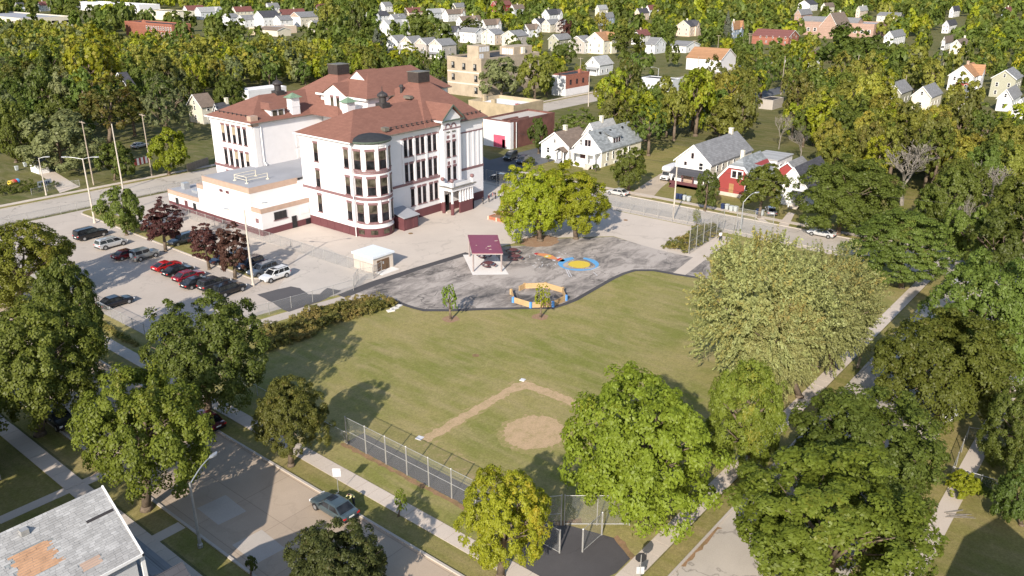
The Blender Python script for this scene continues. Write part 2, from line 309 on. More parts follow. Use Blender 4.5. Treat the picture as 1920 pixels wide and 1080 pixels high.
# ================================================================ THE GROUND
def sheet(name,pts,z,m,parent=None):
    mb=MB(); a=sum(pts[i][0]*pts[(i+1)%len(pts)][1]-pts[(i+1)%len(pts)][0]*pts[i][1] for i in range(len(pts)))
    if a<0: pts=list(reversed(pts))
    mb.poly([(p[0],p[1],z) for p in pts]); return struct(name,mb,m,'structure',parent)
def rect(x0,y0,x1,y1): return [(x0,y0),(x1,y0),(x1,y1),(x0,y1)]
def pix(*pp): return [G(*p) for p in pp]
def ragged(pts,amp,step,seed=1):
    r=random.Random(seed); out=[]
    for i in range(len(pts)):
        a=Vector(pts[i]); b=Vector(pts[(i+1)%len(pts)]); n=max(1,int((b-a).length/step))
        for k in range(n):
            p=a.lerp(b,k/n); out.append((p.x+r.uniform(-amp,amp),p.y+r.uniform(-amp,amp)))
    return out
def disc(cx,cy,rx,ry,n=28,amp=0,seed=3,rot=0):
    r=random.Random(seed); o=[]
    for i in range(n):
        t=2*PI*i/n; k=1+r.uniform(-amp,amp); x=rx*k*math.cos(t); y=ry*k*math.sin(t)
        o.append((cx+x*math.cos(rot)-y*math.sin(rot),cy+x*math.sin(rot)+y*math.cos(rot)))
    return o
sheet('ground',rect(-900,-900,3200,3200),0,M['land'])
sheet('lawn',rect(39.3,26.4,133,163),.004,M['grass'])
sheet('yard',rect(-40,-60,24.2,240),.004,M['yard'])
sheet('back_yard',rect(146.6,24,196,128),.004,M['yard'])
sheet('right_yard',rect(46,-50,200,9.5),.004,M['yard'])
# streets
sheet('front_road',rect(27.0,-80,37.0,420),.008,M['road'])
sheet('right_road',rect(37.0,12.6,520,23.0),.008,M['oldroad'])
sheet('left_road',rect(37.0,164.6,420,175.6),.008,M['oldroad'])
sheet('back_road',rect(134.2,23.0,142.8,164.6),.008,M['oldroad'])
sheet('side_street',rect(142.8,121.5,330,129.5),.008,M['sidestreet'])
for n,r in (('front_road',rect(-60,12.6,27.0,23.0)),): sheet(n,r,.008,M['road'])
# kerbs: real steps
for x0,y0,x1,y1 in ((37.0,24.2,37.22,164),(26.78,24.2,27.0,330),(38,23.0,133.6,23.2),(38,12.4,330,12.6),(38,164.4,133.6,164.6),(38,175.6,300,175.8),(134.0,24,134.2,163),(142.8,24,143.0,120.5),(142.8,130.5,143.0,163),(26.78,-60,27.0,11.5),(37.0,-60,37.22,11.5)):
    mb=MB(); mb.box(x0,y0,0,x1,y1,.13); struct('kerb',mb,M['kerb'])
# parkways
for r in (rect(37.22,24.4,39.3,163),rect(24.6,24.4,26.78,240),rect(40,23.2,133,24.75),rect(40,9.5,330,12.4),rect(38,175.8,300,177.6),rect(143.0,24,145.0,119)):
    sheet('parkway',r,.008,M['parkway'])
# pavements: slabs laid with open joints
SLABS={}
def pavement(x0,y0,x1,y1,step=1.6,near=None):
    base=sheet('pavement',rect(x0,y0,x1,y1),.012,M['sidewalk'])
    alongx=(x1-x0)>(y1-y0); wd=(y1-y0) if alongx else (x1-x0)
    a,b=near; key=(round(wd,2),alongx)
    if key not in SLABS:
        mb=MB(); g=.018
        if alongx: mb.box(g,-wd/2,0,step-g,wd/2,.035)
        else: mb.box(-wd/2,g,0,wd/2,step-g,.035)
        SLABS[key]=mb.mesh('slab',M['sidewalk'])
    r=random.Random(int(x0*7+y0)); k=a
    while k<b:
        o=link('slab',SLABS[key],base,((k,(y0+y1)/2,.013+r.uniform(0,.012)) if alongx else ((x0+x1)/2,k,.013+r.uniform(0,.012)))); k+=step
pavement(39.35,26.4,40.95,163,near=(30,100))
pavement(22.7,24.4,24.35,240,near=(42,86))
pavement(40.9,24.85,133,26.4,near=(44,128))
pavement(40,7.9,330,9.4,near=(86,122))
pavement(38,177.6,300,179.2,near=(40,110))
pavement(145.0,24,146.5,119,near=(48,104))
pavement(132.3,26.5,133.9,160,near=(54,104))
# school yard surfaces
sheet('parking_lot',[(44.2,163)]+[(132.2,163),(132.2,82)]+pix((1150,442),(1000,447),(940,462),(878,474),(780,505),(700,533),(660,547),(560,570),(463,597))+[(44.4,93.6)],.012,M['lot'])
sheet('schoolyard',[(88,121)]+[(132.0,130),(132.0,60.5)]+pix((1325,488),(1230,468),(1150,443),(1000,447),(940,462),(878,474),(780,505),(700,526))+[(79.6,100.5),(76.0,122)],.016,M['concrete'])
sheet('grey_patch',pix((560,478),(610,462),(700,517),(668,537),(610,548),(545,560),(520,545)),.020,M['lotgrey'])
sheet('asphalt_patch',ragged(pix((482,552),(545,537),(563,540),(577,552),(600,552),(612,540),(640,545),(600,566),(540,585)),.12,1.0,4),.024,M['newasphalt'])
sheet('path',pix((463,607),(560,578),(640,556),(668,545),(735,566),(742,578),(700,556),(640,567),(520,603),(470,622)),.020,M['lot'])
PLAY=pix((660,547),(780,503),(878,474),(940,463),(1000,460),(1010,449),(1150,444),(1240,470),(1330,490),(1335,525),(1265,516),(1225,508),(1190,508),(1150,523),(1080,563),(1035,580),(985,579),(900,581),(795,584),(760,574),(735,563))
sheet('playground',ragged(PLAY,.08,1.2,8),.028,M['worn'])
def ribbon(name,pts,wd,z,m,seed=2):
    mb=MB(); L_=[];R_=[]; r=random.Random(seed)
    for i,p in enumerate(pts):
        a=Vector(pts[max(0,i-1)]); b=Vector(pts[min(len(pts)-1,i+1)]); d=(b-a).normalized(); n=Vector((-d.y,d.x)); k=wd/2*(1+r.uniform(-.15,.15))
        L_.append(Vector(p)+n*k); R_.append(Vector(p)-n*k)
    for i in range(len(pts)-1): mb.poly([(*R_[i],z),(*R_[i+1],z),(*L_[i+1],z),(*L_[i],z)])
    return struct(name,mb,m)
ribbon('asphalt_edge',pix((735,563),(748,568),(762,573),(778,578),(795,582),(850,582),(900,580),(985,578),(1035,578),(1060,570),(1080,562),(1115,542),(1150,522),(1170,513),(1190,507),(1225,507),(1265,514),(1335,525)),.75,.034,M['asphalt'])
ribbon('asphalt_edge',pix((640,556),(700,532),(780,505),(878,475)),1.6,.034,M['asphalt'])
sheet('pavement',pix((1262,512),(1285,516),(1375,447),(1352,442)),.038,M['sidewalk'])
sheet('mulch_bed',disc(*G(1013,452),3.6,3.0,24,.12),.036,M['mulch'])
for i,p in enumerate(((845,598),(1013,594))): sheet('mulch_ring',disc(*G(*p),1.15,1.15,16,.15,i),.012,M['mulch'])
# ball field
sheet('infield_edge',ragged([(48.7,50.9),(48.7,52.9),(64.6,52.9),(66.2,52.2),(66.2,41.0),(63.9,41.0),(63.8,50.0),(62.6,50.9)],.2,.45,13),.009,M['dirtedge'])
sheet('infield_dirt',ragged([(49.2,51.3),(49.2,52.5),(64.4,52.5),(65.7,51.8),(65.7,41.0),(64.4,41.0),(64.2,50.5),(63.0,51.3)],.17,.4,11),.012,M['dirt'])
sheet('infield_edge',ragged([(48.0,52.0),(50.4,52.0),(49.0,41.5),(47.2,41.5)],.25,.5,12),.0105,M['dirtedge'])
sheet('infield_edge',disc(57.4,44.2,4.0,3.8,70,.05,8),.0125,M['dirtedge'])
sheet('infield_dirt',disc(57.5,44.3,3.3,3.1,70,.06,5),.0145,M['dirt'])
sheet('walkway',rect(43.95,40.3,46.3,57.6),.012,M['asphalt']); sheet('walkway',pix((960,1010),(905,965),(1030,975),(1120,1000),(1155,1010),(1182,1048),(1155,1075),(1080,1110),(1000,1090)),.016,M['asphalt'])
for i in range(3): sheet('leaf_litter',ragged([(43.4,57.8-5.8*i),(43.9,57.8-5.8*i),(43.9,52-5.8*i),(43.4,52-5.8*i)],.14,.5,i),.013,M['rust'])
sheet('leaf_litter',ragged(pix((1150,1008),(1160,1003),(1192,1046),(1184,1050)),.1,.5,9),.018,M['rust']); sheet('leaf_litter',ragged(pix((1040,978),(1090,972),(1092,980),(1042,986)),.1,.5,9),.018,M['rust'])
sheet('leaf_litter',ragged(pix((1272,1062),(1284,1062),(1352,990),(1344,985)),.14,.5,10),.013,M['rust'])
for a,b in (((392,935),(440,975)),((455,1000),(515,1048))):
    x,y=G((a[0]+b[0])/2,(a[1]+b[1])/2); sheet('road_patch',[(x-1.4,y-1.7),(x+1.2,y-1.9),(x+1.4,y+1.6),(x-1.3,y+1.8)],.013,M['kerb'])
for x0,y0,x1,y1 in ((17,70.2,22.7,71.4),(24.35,70.2,26.7,71.4),(24.35,57.6,26.7,58.8),(17,50.2,22.7,51.4)): sheet('path',rect(x0,y0,x1,y1),.012,M['sidewalk'])
# lot island
def roundrect(x0,y0,x1,y1,r,n=6):
    o=[]
    for cx,cy,a in ((x1-r,y0+r,-PI/2),(x1-r,y1-r,0),(x0+r,y1-r,PI/2),(x0+r,y0+r,PI)):
        for i in range(n+1): o.append((cx+r*math.cos(a+PI/2*i/n),cy+r*math.sin(a+PI/2*i/n)))
    return o
mb=MB(); mb.prism(roundrect(64.9,103.4,68.9,162,1.9),0,.14); struct('kerb',mb,M['kerb'])
mb=MB(); mb.prism(roundrect(65.15,103.65,68.65,161.75,1.7),.1,.155); struct('island_grass',mb,M['parkway'])
sheet('driveway',pix((1178,366),(1215,340),(1245,322),(1262,318),(1262,335),(1240,352),(1222,372)),.014,M['gravel'])
sheet('driveway',pix((60,318),(88,313),(140,345),(150,350),(112,362),(100,345)),.014,M['sidewalk'])
for q in (((1410,402),(1424,404),(1442,418),(1426,416)),((1478,398),(1490,400),(1478,425),(1460,420))): sheet('path',pix(*q),.016,M['sidewalk'])
for q in (((1100,340),(1112,343),(1142,362),(1128,362)),): sheet('path',pix(*q),.016,M['sidewalk'])
sheet('parking_lot',pix((800,310),(905,390),(1000,345),(900,290)),.010,M['sidestreet'])
sheet('asphalt_yard',rect(132,118.5,185,131),.012,M['sidestreet'])
# white bases and painted playground marks
def marking(name,label,cat,pts,z,m,group=None):
    o=sheet(name,pts,z,m); del o['kind']; return tag(o,label,cat,group)
def plate_(p,label,s=.42):
    x,y=G(*p); mb=MB(); mb.box(-s,-s,0,s,s,.07); o=link('base_plate',mb.mesh('base_plate',M['whitep']),None,(x,y,.015),.2); tag(o,label,'base','bases of the ball field')
plate_((980,713),'white base at the far corner of the worn infield path',.28); plate_((787,822),'white base at the near left corner of the infield beside the fence',.33)
def bez(pts): return pts
z0=.040
rk=Bld('rocket_painting','orange rocket with red nose and fins painted on the worn playground asphalt','painting',(*G(1040,482),0))
def pp(name,pts,z,m):
    mb=MB(); a=sum(pts[i][0]*pts[(i+1)%len(pts)][1]-pts[(i+1)%len(pts)][0]*pts[i][1] for i in range(len(pts)))
    if a<0: pts=list(reversed(pts))
    mb.poly([(p[0],p[1],z) for p in pts]); rk.part(name,mb,m)
pp('rocket_body',pix((1011,475),(1024,476),(1036,479),(1045,485),(1044,487),(1030,486),(1018,481),(1006,478)),.042,M['orangep'])
pp('rocket_nose',pix((1002,475),(1011,474),(1006,478),(1002,477)),.042,M['redp'])
pp('rocket_fin',pix((1042,488),(1050,484),(1054,485),(1046,489)),.046,M['redp'])
pp('rocket_flame',pix((1046,489),(1054,485),(1060,489),(1056,491),(1048,491)),.042,M['orangep'])
pp('rocket_window',disc(*G(1027,481),.75,.55,18),.046,M['yellowp']); pp('rocket_window',disc(*G(1025.5,481),.32,.22,12),.050,M['whitep'])
pp('rocket_wing',pix((1034,487),(1041,488),(1041,490),(1037,489)),.042,M['whitep']); pp('rocket_wing',pix((1043,483),(1051,482),(1050,484),(1045,485)),.044,M['whitep'])
mb=MB(); cx,cy=G(1086,496); n=48
for i in range(n):
    if i in (3,4,5,6): continue
    t0,t1=2*PI*i/n,2*PI*(i+1)/n; ri=2.5+.25*math.sin(t0*3); ro=3.25+.3*math.sin(t0+.6)
    mb.poly([(cx+ri*math.cos(t0),cy+ri*math.sin(t0),.042),(cx+ro*math.cos(t0),cy+ro*math.sin(t0),.042),(cx+ro*math.cos(t1),cy+ro*math.sin(t1),.042),(cx+ri*math.cos(t1),cy+ri*math.sin(t1),.042)])
o=struct('painted_ring',mb,M['skyp']); del o['kind']; tag(o,'light blue ring painted on the asphalt around a yellow disc','painting')
marking('painted_disc','yellow disc painted on the asphalt inside the blue ring','painting',disc(cx,cy,1.75,1.75,30,.03),.046,M['yellowp'])
r=random.Random(5); mb=MB()
for i in range(60):
    x,y=G(r.uniform(985,1075),r.uniform(472,503)); s=r.uniform(.08,.3); a=r.uniform(0,3)
    mb.poly([(x+s*math.cos(a+k*PI/2)*(1 if k%2 else .4),y+s*math.sin(a+k*PI/2)*(1 if k%2 else .4),.0405) for k in range(4)])
struct('chalk_marks',mb,M['whitep'],'stuff')
mb=MB()
for a,b in (((1060,503),(1068,520)),((1063,503),(1072,519)),((1113,511),(1120,517)),((1105,508),(1125,500))):
    p=Vector(G(*a)); q=Vector(G(*b)); d=(q-p).normalized()*.05; nn=Vector((-d.y,d.x)); mb.poly([(*(p-nn),.041),(*(q-nn),.041),(*(q+nn),.041),(*(p+nn),.041)])
struct('painted_lines',mb,M['whitep'],'stuff')
# crossing
mb=MB()
for i in range(6): mb.box(131.0,13.4+1.6*i,.0,133.6,14.1+1.6*i,.0125)
struct('crosswalk',mb,M['whitep'])
for i,(p,l) in enumerate((((892,667),'rusty manhole cover in the middle of the lawn'),((1173,413),'rusty manhole cover in the concrete yard near the street fence'),((770,438),'small rusty cover in the concrete beside the round bay'))):
    x,y=G(*p); mb=MB(); mb.lathe(0,0,[(.42,0),(.42,.03),(.36,.035)],14); o=link('manhole_cover',mb.mesh('manhole_cover',M['rust']),None,(x,y,.03)); tag(o,l,'cover','round covers in the ground')
# ================================================================ THE SCHOOL
S=Bld('school','three storey white school with maroon trim, red brown roofs and a round corner bay','school',(89.2,108.6,0))
W_,MA,MV=M['white'],M['maroon'],M['mauve']
X0,X1,Y0,Y1=89.2,122.8,108.6,122.7
mb=MB()
mb.box(X0,Y0,1.6,X1,Y1,16.5); mb.box(X0,137.1,1.6,113,151.4,16.5); mb.box(105.8,122.9,0,128,137.0,20.7); mb.box(112,Y1,0,128,151,16.4)
S.part('wall',mb,W_)
mb=MB(); mb.box(X0-.06,Y0-.06,0,X1+.06,Y1,1.62); mb.box(X0-.06,137.05,0,113,151.46,1.62); S.part('plinth',mb,MA)
# plinth panels
for y in (119.4,117.4,115.4,113.4,111.4,109.6): 
    mb=MB(); mb.box(X0-.10,y-.9,.12,X0-.05,y+.85,1.45); S.part('plinth_panel',mb,MA)
def band(y0,y1,z0,z1,d,m,name='belt_course',face='x',base=X0):
    mb=MB()
    if face=='x': mb.box(base-d,y0,z0,base+.1,y1,z1)
    else: mb.box(y0,base-d,z0,y1,base+.1,z1)
    S.part(name,mb,m)
band(Y0-.06,Y1,6.72,7.18,.12,MV); band(Y0-.05,Y1,6.45,6.70,.06,W_); band(137,151.5,6.72,7.18,.12,MV)
band(96.6,110.3,6.72,7.18,.12,MV,'belt_course','y',Y0); band(115.3,X1+.1,6.75,7.2,.12,MV,'belt_course','y',Y0)
band(Y0-.05,Y1,15.75,16.5,.14,W_,'frieze'); band(137,151.5,15.75,16.5,.14,W_,'frieze'); band(96.4,X1+.1,15.6,16.5,.14,W_,'frieze','y',Y0)
band(115.3,X1+.1,14.1,14.35,.1,MV,'belt_course','y',Y0)
# windows ------------------------------------------------------------
WM={}
def win_mesh(wd,h,m,split=True):
    k=(round(wd,2),round(h,2),m.name,split)
    if k not in WM:
        mb=MB(); mb.box(-wd/2,-.03,0,wd/2,.05,h,0)                  # frame block, face at -y
        if split:
            mb.box(-wd/2+.07,-.034,.07,wd/2-.07,-.02,h/2-.04,1); mb.box(-wd/2+.07,-.034,h/2+.04,wd/2-.07,-.02,h-.07,2)
        else: mb.box(-wd/2+.07,-.034,.07,wd/2-.07,-.02,h-.07,1)
        me=mb.mesh('window',[M['frame'],M['glass'],m]); ln=MB(); ln.box(-wd/2-.1,-.09,h,wd/2+.1,.05,h+.38); si=MB(); si.box(-wd/2-.12,-.14,-.16,wd/2+.12,.05,0)
        WM[k]=(me,ln.mesh('lintel',MV),si.mesh('sill',MV))
    return WM[k]
def window(x,y,z,wd,h,rz,glass=None,lintel=True,sill=True,b=S):
    a,l,s=win_mesh(wd,h,glass or M['glass']); o=link('window',a,b.e,(x-b.o[0],y-b.o[1],z-b.o[2]),rz)
    if lintel: link('lintel',l,o)
    if sill: link('sill',s,o)
    return o
FX=-PI/2; FY=0.0     # facing -x / facing -y
def blind_panel(x,y,z,wd,h,rz,b=S):
    k=('bp',round(wd,2),round(h,2))
    if k not in WM:
        mb=MB(); mb.box(-wd/2,-.09,0,-wd/2+.12,.02,h); mb.box(wd/2-.12,-.09,0,wd/2,.02,h); mb.box(-wd/2+.12,-.09,h-.12,wd/2-.12,.02,h); mb.box(-wd/2+.12,-.09,0,wd/2-.12,.02,.12); WM[k]=mb.mesh('blind_panel',W_)
    link('blind_panel',WM[k],b.e,(x-b.o[0],y-b.o[1],z-b.o[2]),rz)
for z,h in ((12.05,3.2),(7.4,3.05),(2.8,3.1)):
    window(X0,118.25,z,1.15,h,FX,M['glassb']); window(X0,110.05,z,1.2,h,FX,M['glassb'])
    for y in (115.9,114.2,112.5): blind_panel(X0,y,z+.15,1.35,h,FX)
    blind_panel(X0,121.0,z+.15,1.3,h,FX)
    for i,y in enumerate((138.9,140.75,142.6,144.45,146.3)):
        blindb=((int(z*10)+i*7)%5)>2
        window(X0,y+.9,z,1.05,h,FX,M['blind'] if blindb else M['glass'])
    mb=MB(); 
mb=MB()
for y in (138.5,140.7,142.55,144.4,146.25,148.3): mb.box(X0-.05,y-.33+.15,7.2,X0+.05,y+.33-.1,15.7)
S.part('pilaster',mb,W_)
rows=((12.05,3.05),(7.45,3.15),(2.65,3.2))
for ri,(z,h) in enumerate(rows):
    for i,x in enumerate((101.7,103.0,104.75,106.05,107.85,109.2)):
        if ri==2 and i==0: continue
        window(x,Y0,z,.86,h,FY,M['glass'])
for x in (100.95,103.88,106.95,110.0):
    mb=MB(); mb.box(x-.22,Y0-.16,7.2,x+.22,Y0+.05,15.5); mb.box(x-.28,Y0-.2,14.6,x+.28,Y0+.05,14.85); S.part('pilaster',mb,W_)
    mb=MB(); mb.box(x-.24,Y0-.17,15.2,x+.24,Y0+.05,15.45); S.part('capital',mb,MV)
for x in (115.6,117.0,118.5,120.0,121.4,122.5):
    mb=MB(); mb.box(x-.2,Y0-.12,7.25,x+.2,Y0+.05,14.1); S.part('pilaster',mb,W_)
for k in range(8):
    for a_,b_ in ((115.3,X1+.03),(96.2,100.8)): mb=MB(); mb.box(a_,Y0-.03,2.0+.6*k,b_,Y0+.02,2.52+.6*k); S.part('siding_board',mb,W_)
mb=MB(); mb.box(116,Y0-.12,.1,119.2,Y0,1.5); S.part('cellar_window',mb,M['black'])
# entrance tower
T0,T1,TY=110.45,115.2,107.5
mb=MB(); mb.box(T0,TY,0,T1,Y0+.3,17.7); mb.poly([(T0,TY,17.7),(T1,TY,17.7),((T0+T1)/2,TY,19.7)]); S.part('tower_wall',mb,W_)
mb=MB(); mb.box(T0-.04,TY-.05,0,T1+.04,Y0,1.6); S.part('tower_plinth',mb,MA)
for x in (111.75,113.3):
    window(x,TY,10.5,.85,2.8,FY); window(x,TY,5.9,.85,2.6,FY)
    mb=MB(); mb.box(x-.32,TY-.05,9.0,x+.32,TY+.02,9.65); S.part('tower_panel',mb,MV)
    mb=MB(); mb.box(x-.36,TY-.05,14.0,x+.36,TY+.02,14.6); S.part('tower_panel',mb,MV)
    mb=MB(); mb.box(x-.45,TY-.12,15.1,x+.45,TY+.02,15.35); S.part('tower_hood',mb,M['gutter'])
    mb=MB(); N=12
    for i in range(N):
        t0,t1=PI*i/N,PI*(i+1)/N; q=lambda t,r_:(x+r_*math.cos(t),16.0+r_*1.15*math.sin(t))
        a,b_,c_,d_=q(t0,.52),q(t0,.74),q(t1,.74),q(t1,.52)
        mb.loft([[(p[0],yy,p[1]) for p in (a,b_,c_,d_)] for yy in (TY-.07,TY+.02)])
    S.part('arch',mb,MV)
mb=MB(); mb.box(T0-.05,TY-.07,15.7,T1+.05,TY+.02,15.92); S.part('belt_course',mb,MV)
mb=MB(); mb.box(T0-.12,TY-.12,17.0,T1+.12,TY+.02,17.25); S.part('belt_course',mb,W_)
for x in (T0+.35,112.5,T1-.35): mb=MB(); mb.box(x-.3,TY-.06,1.6,x+.3,TY+.02,15.6); S.part('pilaster',mb,W_)
cx=(T0+T1)/2
mb=MB()
for sgn in (-1,1):
    e=cx+sgn*((T1-T0)/2+.45)
    prof=[(cx,20.05),(e,17.55),(e,17.75),(cx,20.28)]
    mb.loft([[(p[0],yy,p[1]) for p in prof] for yy in (TY-.5,115.0)])
S.part('tower_roof',mb,M['roofredy'])
mb=MB()
for sgn in (-1,1):
    e=cx+sgn*((T1-T0)/2+.5); prof=[(cx,19.98),(e,17.52),(e,17.80),(cx,20.33)]
    mb.loft([[(p[0],yy,p[1]) for p in prof] for yy in (TY-.62,TY-.48)])
mb.box(cx-3.1,TY-.6,17.28,cx+3.1,TY-.02,17.45)
S.part('pediment_trim',mb,M['darkgreen'])
mb=MB(); mb.box(T0-.75,TY-.5,17.2,T0-.02,Y0+1.2,17.5); S.part('eave_return',mb,W_)
# portico
P0,P1,PY=109.4,115.5,104.6
mb=MB(); mb.box(111.6,PY,0,P1,PY+.35,2.2); mb.box(P1-.35,PY,0,P1,TY,2.2); S.part('portico_plinth',mb,MA)
for x in (111.8,112.55,113.3,114.05,114.8,115.3):
    mb=MB(); mb.lathe(x,PY+.2,[(.26,2.2),(.26,2.35),(.2,2.4),(.17,4.35),(.25,4.45),(.25,4.6)],12); S.part('column',mb,W_,True)
mb=MB(); mb.box(111.6,PY+.3,2.2,P1-.1,PY+.36,4.6); mb.box(P1-.3,PY+.3,2.2,P1-.1,TY,4.6); S.part('portico_wall',mb,W_)
for yy in (PY+.25,TY-.35):
    mb=MB(); mb.lathe(P0+.3,yy,[(.34,0),(.34,2.2)],10); S.part('column_base',mb,MA)
    mb=MB(); mb.lathe(P0+.3,yy,[(.28,2.2),(.22,2.4),(.19,4.35),(.28,4.6)],12); S.part('column',mb,W_,True)
mb=MB(); mb.box(P0-.1,PY-.1,4.6,P1+.1,TY,5.15); mb.box(P0-.3,PY-.3,5.15,P1+.3,TY,5.3); S.part('entablature',mb,W_)
mb=MB(); mb.box(P0-.42,PY-.42,5.3,P1+.42,TY,5.42); S.part('cornice',mb,M['gutter'])
mb=MB(); mb.box(P0,PY,5.42,P1,TY,5.5); S.part('portico_roof',mb,M['flat'])
for x,y in ((P0+.2,PY+.2),(P1-.2,PY+.2),(P0+.2,TY-.3)):
    mb=MB(); mb.box(x-.3,y-.3,5.42,x+.3,y+.3,6.3); S.part('parapet_pier',mb,W_)
    mb=MB(); mb.lathe(x,y,[(.12,6.3),(.38,6.5),(.42,6.75),(.25,7.0),(.02,7.05)],12); S.part('urn',mb,MV,True)
mb=MB(); mb.box(P0+.4,PY+.12,5.42,P1-.4,PY+.3,6.0); mb.box(P0+.12,PY+.4,5.42,P0+.3,TY-.5,6.0); S.part('parapet',mb,M['offwhite'])
mb=MB(); mb.box(110.5,TY-.06,0.1,111.5,TY,3.4); S.part('entrance_door',mb,M['black'])
mb=MB(); mb.box(109.9,PY+1.9,0,111.5,PY+2.9,.18); S.part('door_step',mb,M['sidewalk'])
# round corner bay
TX,TYc,TR=93.05,108.35,3.45
ring=lambda r_,z:[(TX+r_*math.cos(2*PI*i/40),TYc+r_*math.sin(2*PI*i/40),z) for i in range(40)]
mb=MB(); mb.loft([ring(TR,1.6),ring(TR,16.4)]); S.part('bay_wall',mb,W_)
mb=MB(); mb.loft([ring(TR+.07,0),ring(TR+.07,1.62)]); S.part('bay_plinth',mb,MA)
for za,zb,d,m in ((6.62,7.12,.14,MV),(11.2,11.42,.09,MV),(1.62,1.8,.12,W_),(2.35,2.6,.1,MV),(11.5,11.75,.12,MV),(7.12,7.35,.08,W_),(15.95,16.4,.12,W_),(10.95,11.2,.14,W_)):
    mb=MB(); mb.loft([ring(TR+d,za),ring(TR+d,zb)]); S.part('bay_band',mb,m)
for a in (190,229,267,303):
    t=rad(a); nx,ny=math.cos(t),math.sin(t)
    for z,h in ((12.0,3.15),(7.5,2.95),(2.75,3.1)):
        window(TX+nx*(TR-.02),TYc+ny*(TR-.02),z,1.45,h,t+PI/2,M['glassb'])
    mb=MB(); mb.box(-.6,-.04,0,.6,.05,.8); link('cellar_window',mb.mesh('cellar_window',M['glassb']),S.e,(TX+nx*(TR+.05)-S.o[0],TYc+ny*(TR+.05)-S.o[1],.5),t+PI/2)
for a in (171,209.5,248,285,322):
    t=rad(a)
    mb=MB()
    for z0_,z1_ in ((2.6,6.6),(7.35,10.95),(11.75,15.95)): mb.box(-.3,-.13,z0_,.3,.06,z1_)
    link('bay_pilaster',mb.mesh('bay_pilaster',W_),S.e,(TX+math.cos(t)*TR-S.o[0],TYc+math.sin(t)*TR-S.o[1],0),t+PI/2)
mb=MB(); mb.loft([ring(TR+.35,16.4),ring(TR+.5,16.6),ring(TR+.5,16.8)]); S.part('bay_gutter',mb,M['darkgreen'])
mb=MB(); mb.loft([ring(TR+.42,16.8),ring(TR*.86,17.15),ring(TR*.45,17.45),ring(.1,17.55)]); S.part('bay_roof',mb,M['blackroof'])
for dx,dy in ((-.12,.06),(6.95,-.1)):
    x,y=(X0+dx,Y0+dy) if dx<0 else (X0+dx+.3,Y0-.1)
    mb=MB(); mb.tube((x,y,0),(x,y,16.2),.08,n=6); S.part('downspout',mb,M['trimw'])
# cellar entrance
mb=MB(); mb.box(96.7,104.5,0,100.2,108.6,2.3); S.part('cellar_entrance',mb,MA)
mb=MB(); mb.loft([[(96.5,104.2,2.3),(100.4,104.2,2.3),(100.4,108.6,3.1),(96.5,108.6,3.1)],[(96.5,104.2,2.45),(100.4,104.2,2.45),(100.4,108.6,3.25),(96.5,108.6,3.25)]]); S.part('cellar_roof',mb,M['flat'])
for x in (97.1,98.9): mb=MB(); mb.box(x,104.42,.2,x+1.1,104.5,2.1); S.part('cellar_door',mb,MA)
mb=MB(); mb.lathe(0,0,[(.45,0),(.45,.9)],12); mb.xform(Matrix.Rotation(PI/2,4,'X')); link('vent_drum',mb.mesh('vent_drum',M['rail']),S.e,(102.3-S.o[0],107.9-S.o[1],.9))
# roofs --------------------------------------------------------------
RX_,RY_=M['roofred'],M['roofredy']
def hip(name,x0,y0,x1,y1,z0,rx0,rx1,ry,z1,thick=.18):
    a,b,c,d=(x0,y0,z0),(x1,y0,z0),(x1,y1,z0),(x0,y1,z0); r0,r1=(rx0,ry,z1),(rx1,ry,z1)
    mb=MB(); mb.poly([a,b,r1,r0],0); mb.poly([c,d,r0,r1],0); mb.poly([d,a,r0],1); mb.poly([b,c,r1],1); mb.poly([d,c,b,a],0)
    mb.box(x0,y0,z0-thick,x1,y1,z0-.004,2)
    return S.part(name,mb,[RX_,RY_,M['gutter']])
EO=.72
hip('main_roof',X0-EO,Y0-EO,X1+EO,Y1+EO,16.68,96.2,116.4,115.65,20.5)
hip('wing_roof',X0-EO,137.1-EO,120,151.4+EO,16.68,96.2,116,144.25,20.5)
def frustum(name,b0,b1,z0,t0,t1,z1):
    mb=MB(); B=[(b0[0],b0[1],z0),(b1[0],b0[1],z0),(b1[0],b1[1],z0),(b0[0],b1[1],z0)]; T=[(t0[0],t0[1],z1),(t1[0],t0[1],z1),(t1[0],t1[1],z1),(t0[0],t1[1],z1)]
    for i in range(4): mb.poly([B[i],B[(i+1)%4],T[(i+1)%4],T[i]],0 if i%2==0 else 1)
    mb.poly(T,0); S.part(name,mb,[RX_,RY_])
frustum('tower_roof_right',(106.3,107.86),(123.62,132),16.72,(115.5,118.7),(118.8,121.9),22.75)
frustum('tower_roof_left',(102.5,128),(120.5,152.1),16.74,(111.2,137.9),(114.5,141.1),23.3)
hip('hall_roof',105.1,122.2,128.7,137.7,20.72,112.4,124.3,129.9,25.0)
for x0,y0,z0 in ((115.55,118.75,22.6),(111.25,137.95,23.1)):
    mb=MB(); mb.box(x0,y0,z0,x0+3.15,y0+3.05,z0+.35); S.part('louvre_base',mb,RX_)
    mb=MB(); mb.box(x0+.05,y0+.05,z0+.35,x0+3.1,y0+3.0,z0+2.3)
    for k in range(9): mb.box(x0-.02,y0-.02,z0+.45+.2*k,x0+3.17,y0+3.07,z0+.55+.2*k)
    S.part('louvre',mb,M['louvre'])
    mb=MB(); mb.box(x0-.1,y0-.1,z0+2.3,x0+3.25,y0+3.15,z0+2.42); S.part('louvre_cap',mb,M['gutter'])
mb=MB(); mb.poly([(109.6,127.5,23.25),(109.6,129.9,24.95),(109.6,132.3,23.25)]); S.part('gablet',mb,M['white2'])
mb=MB()
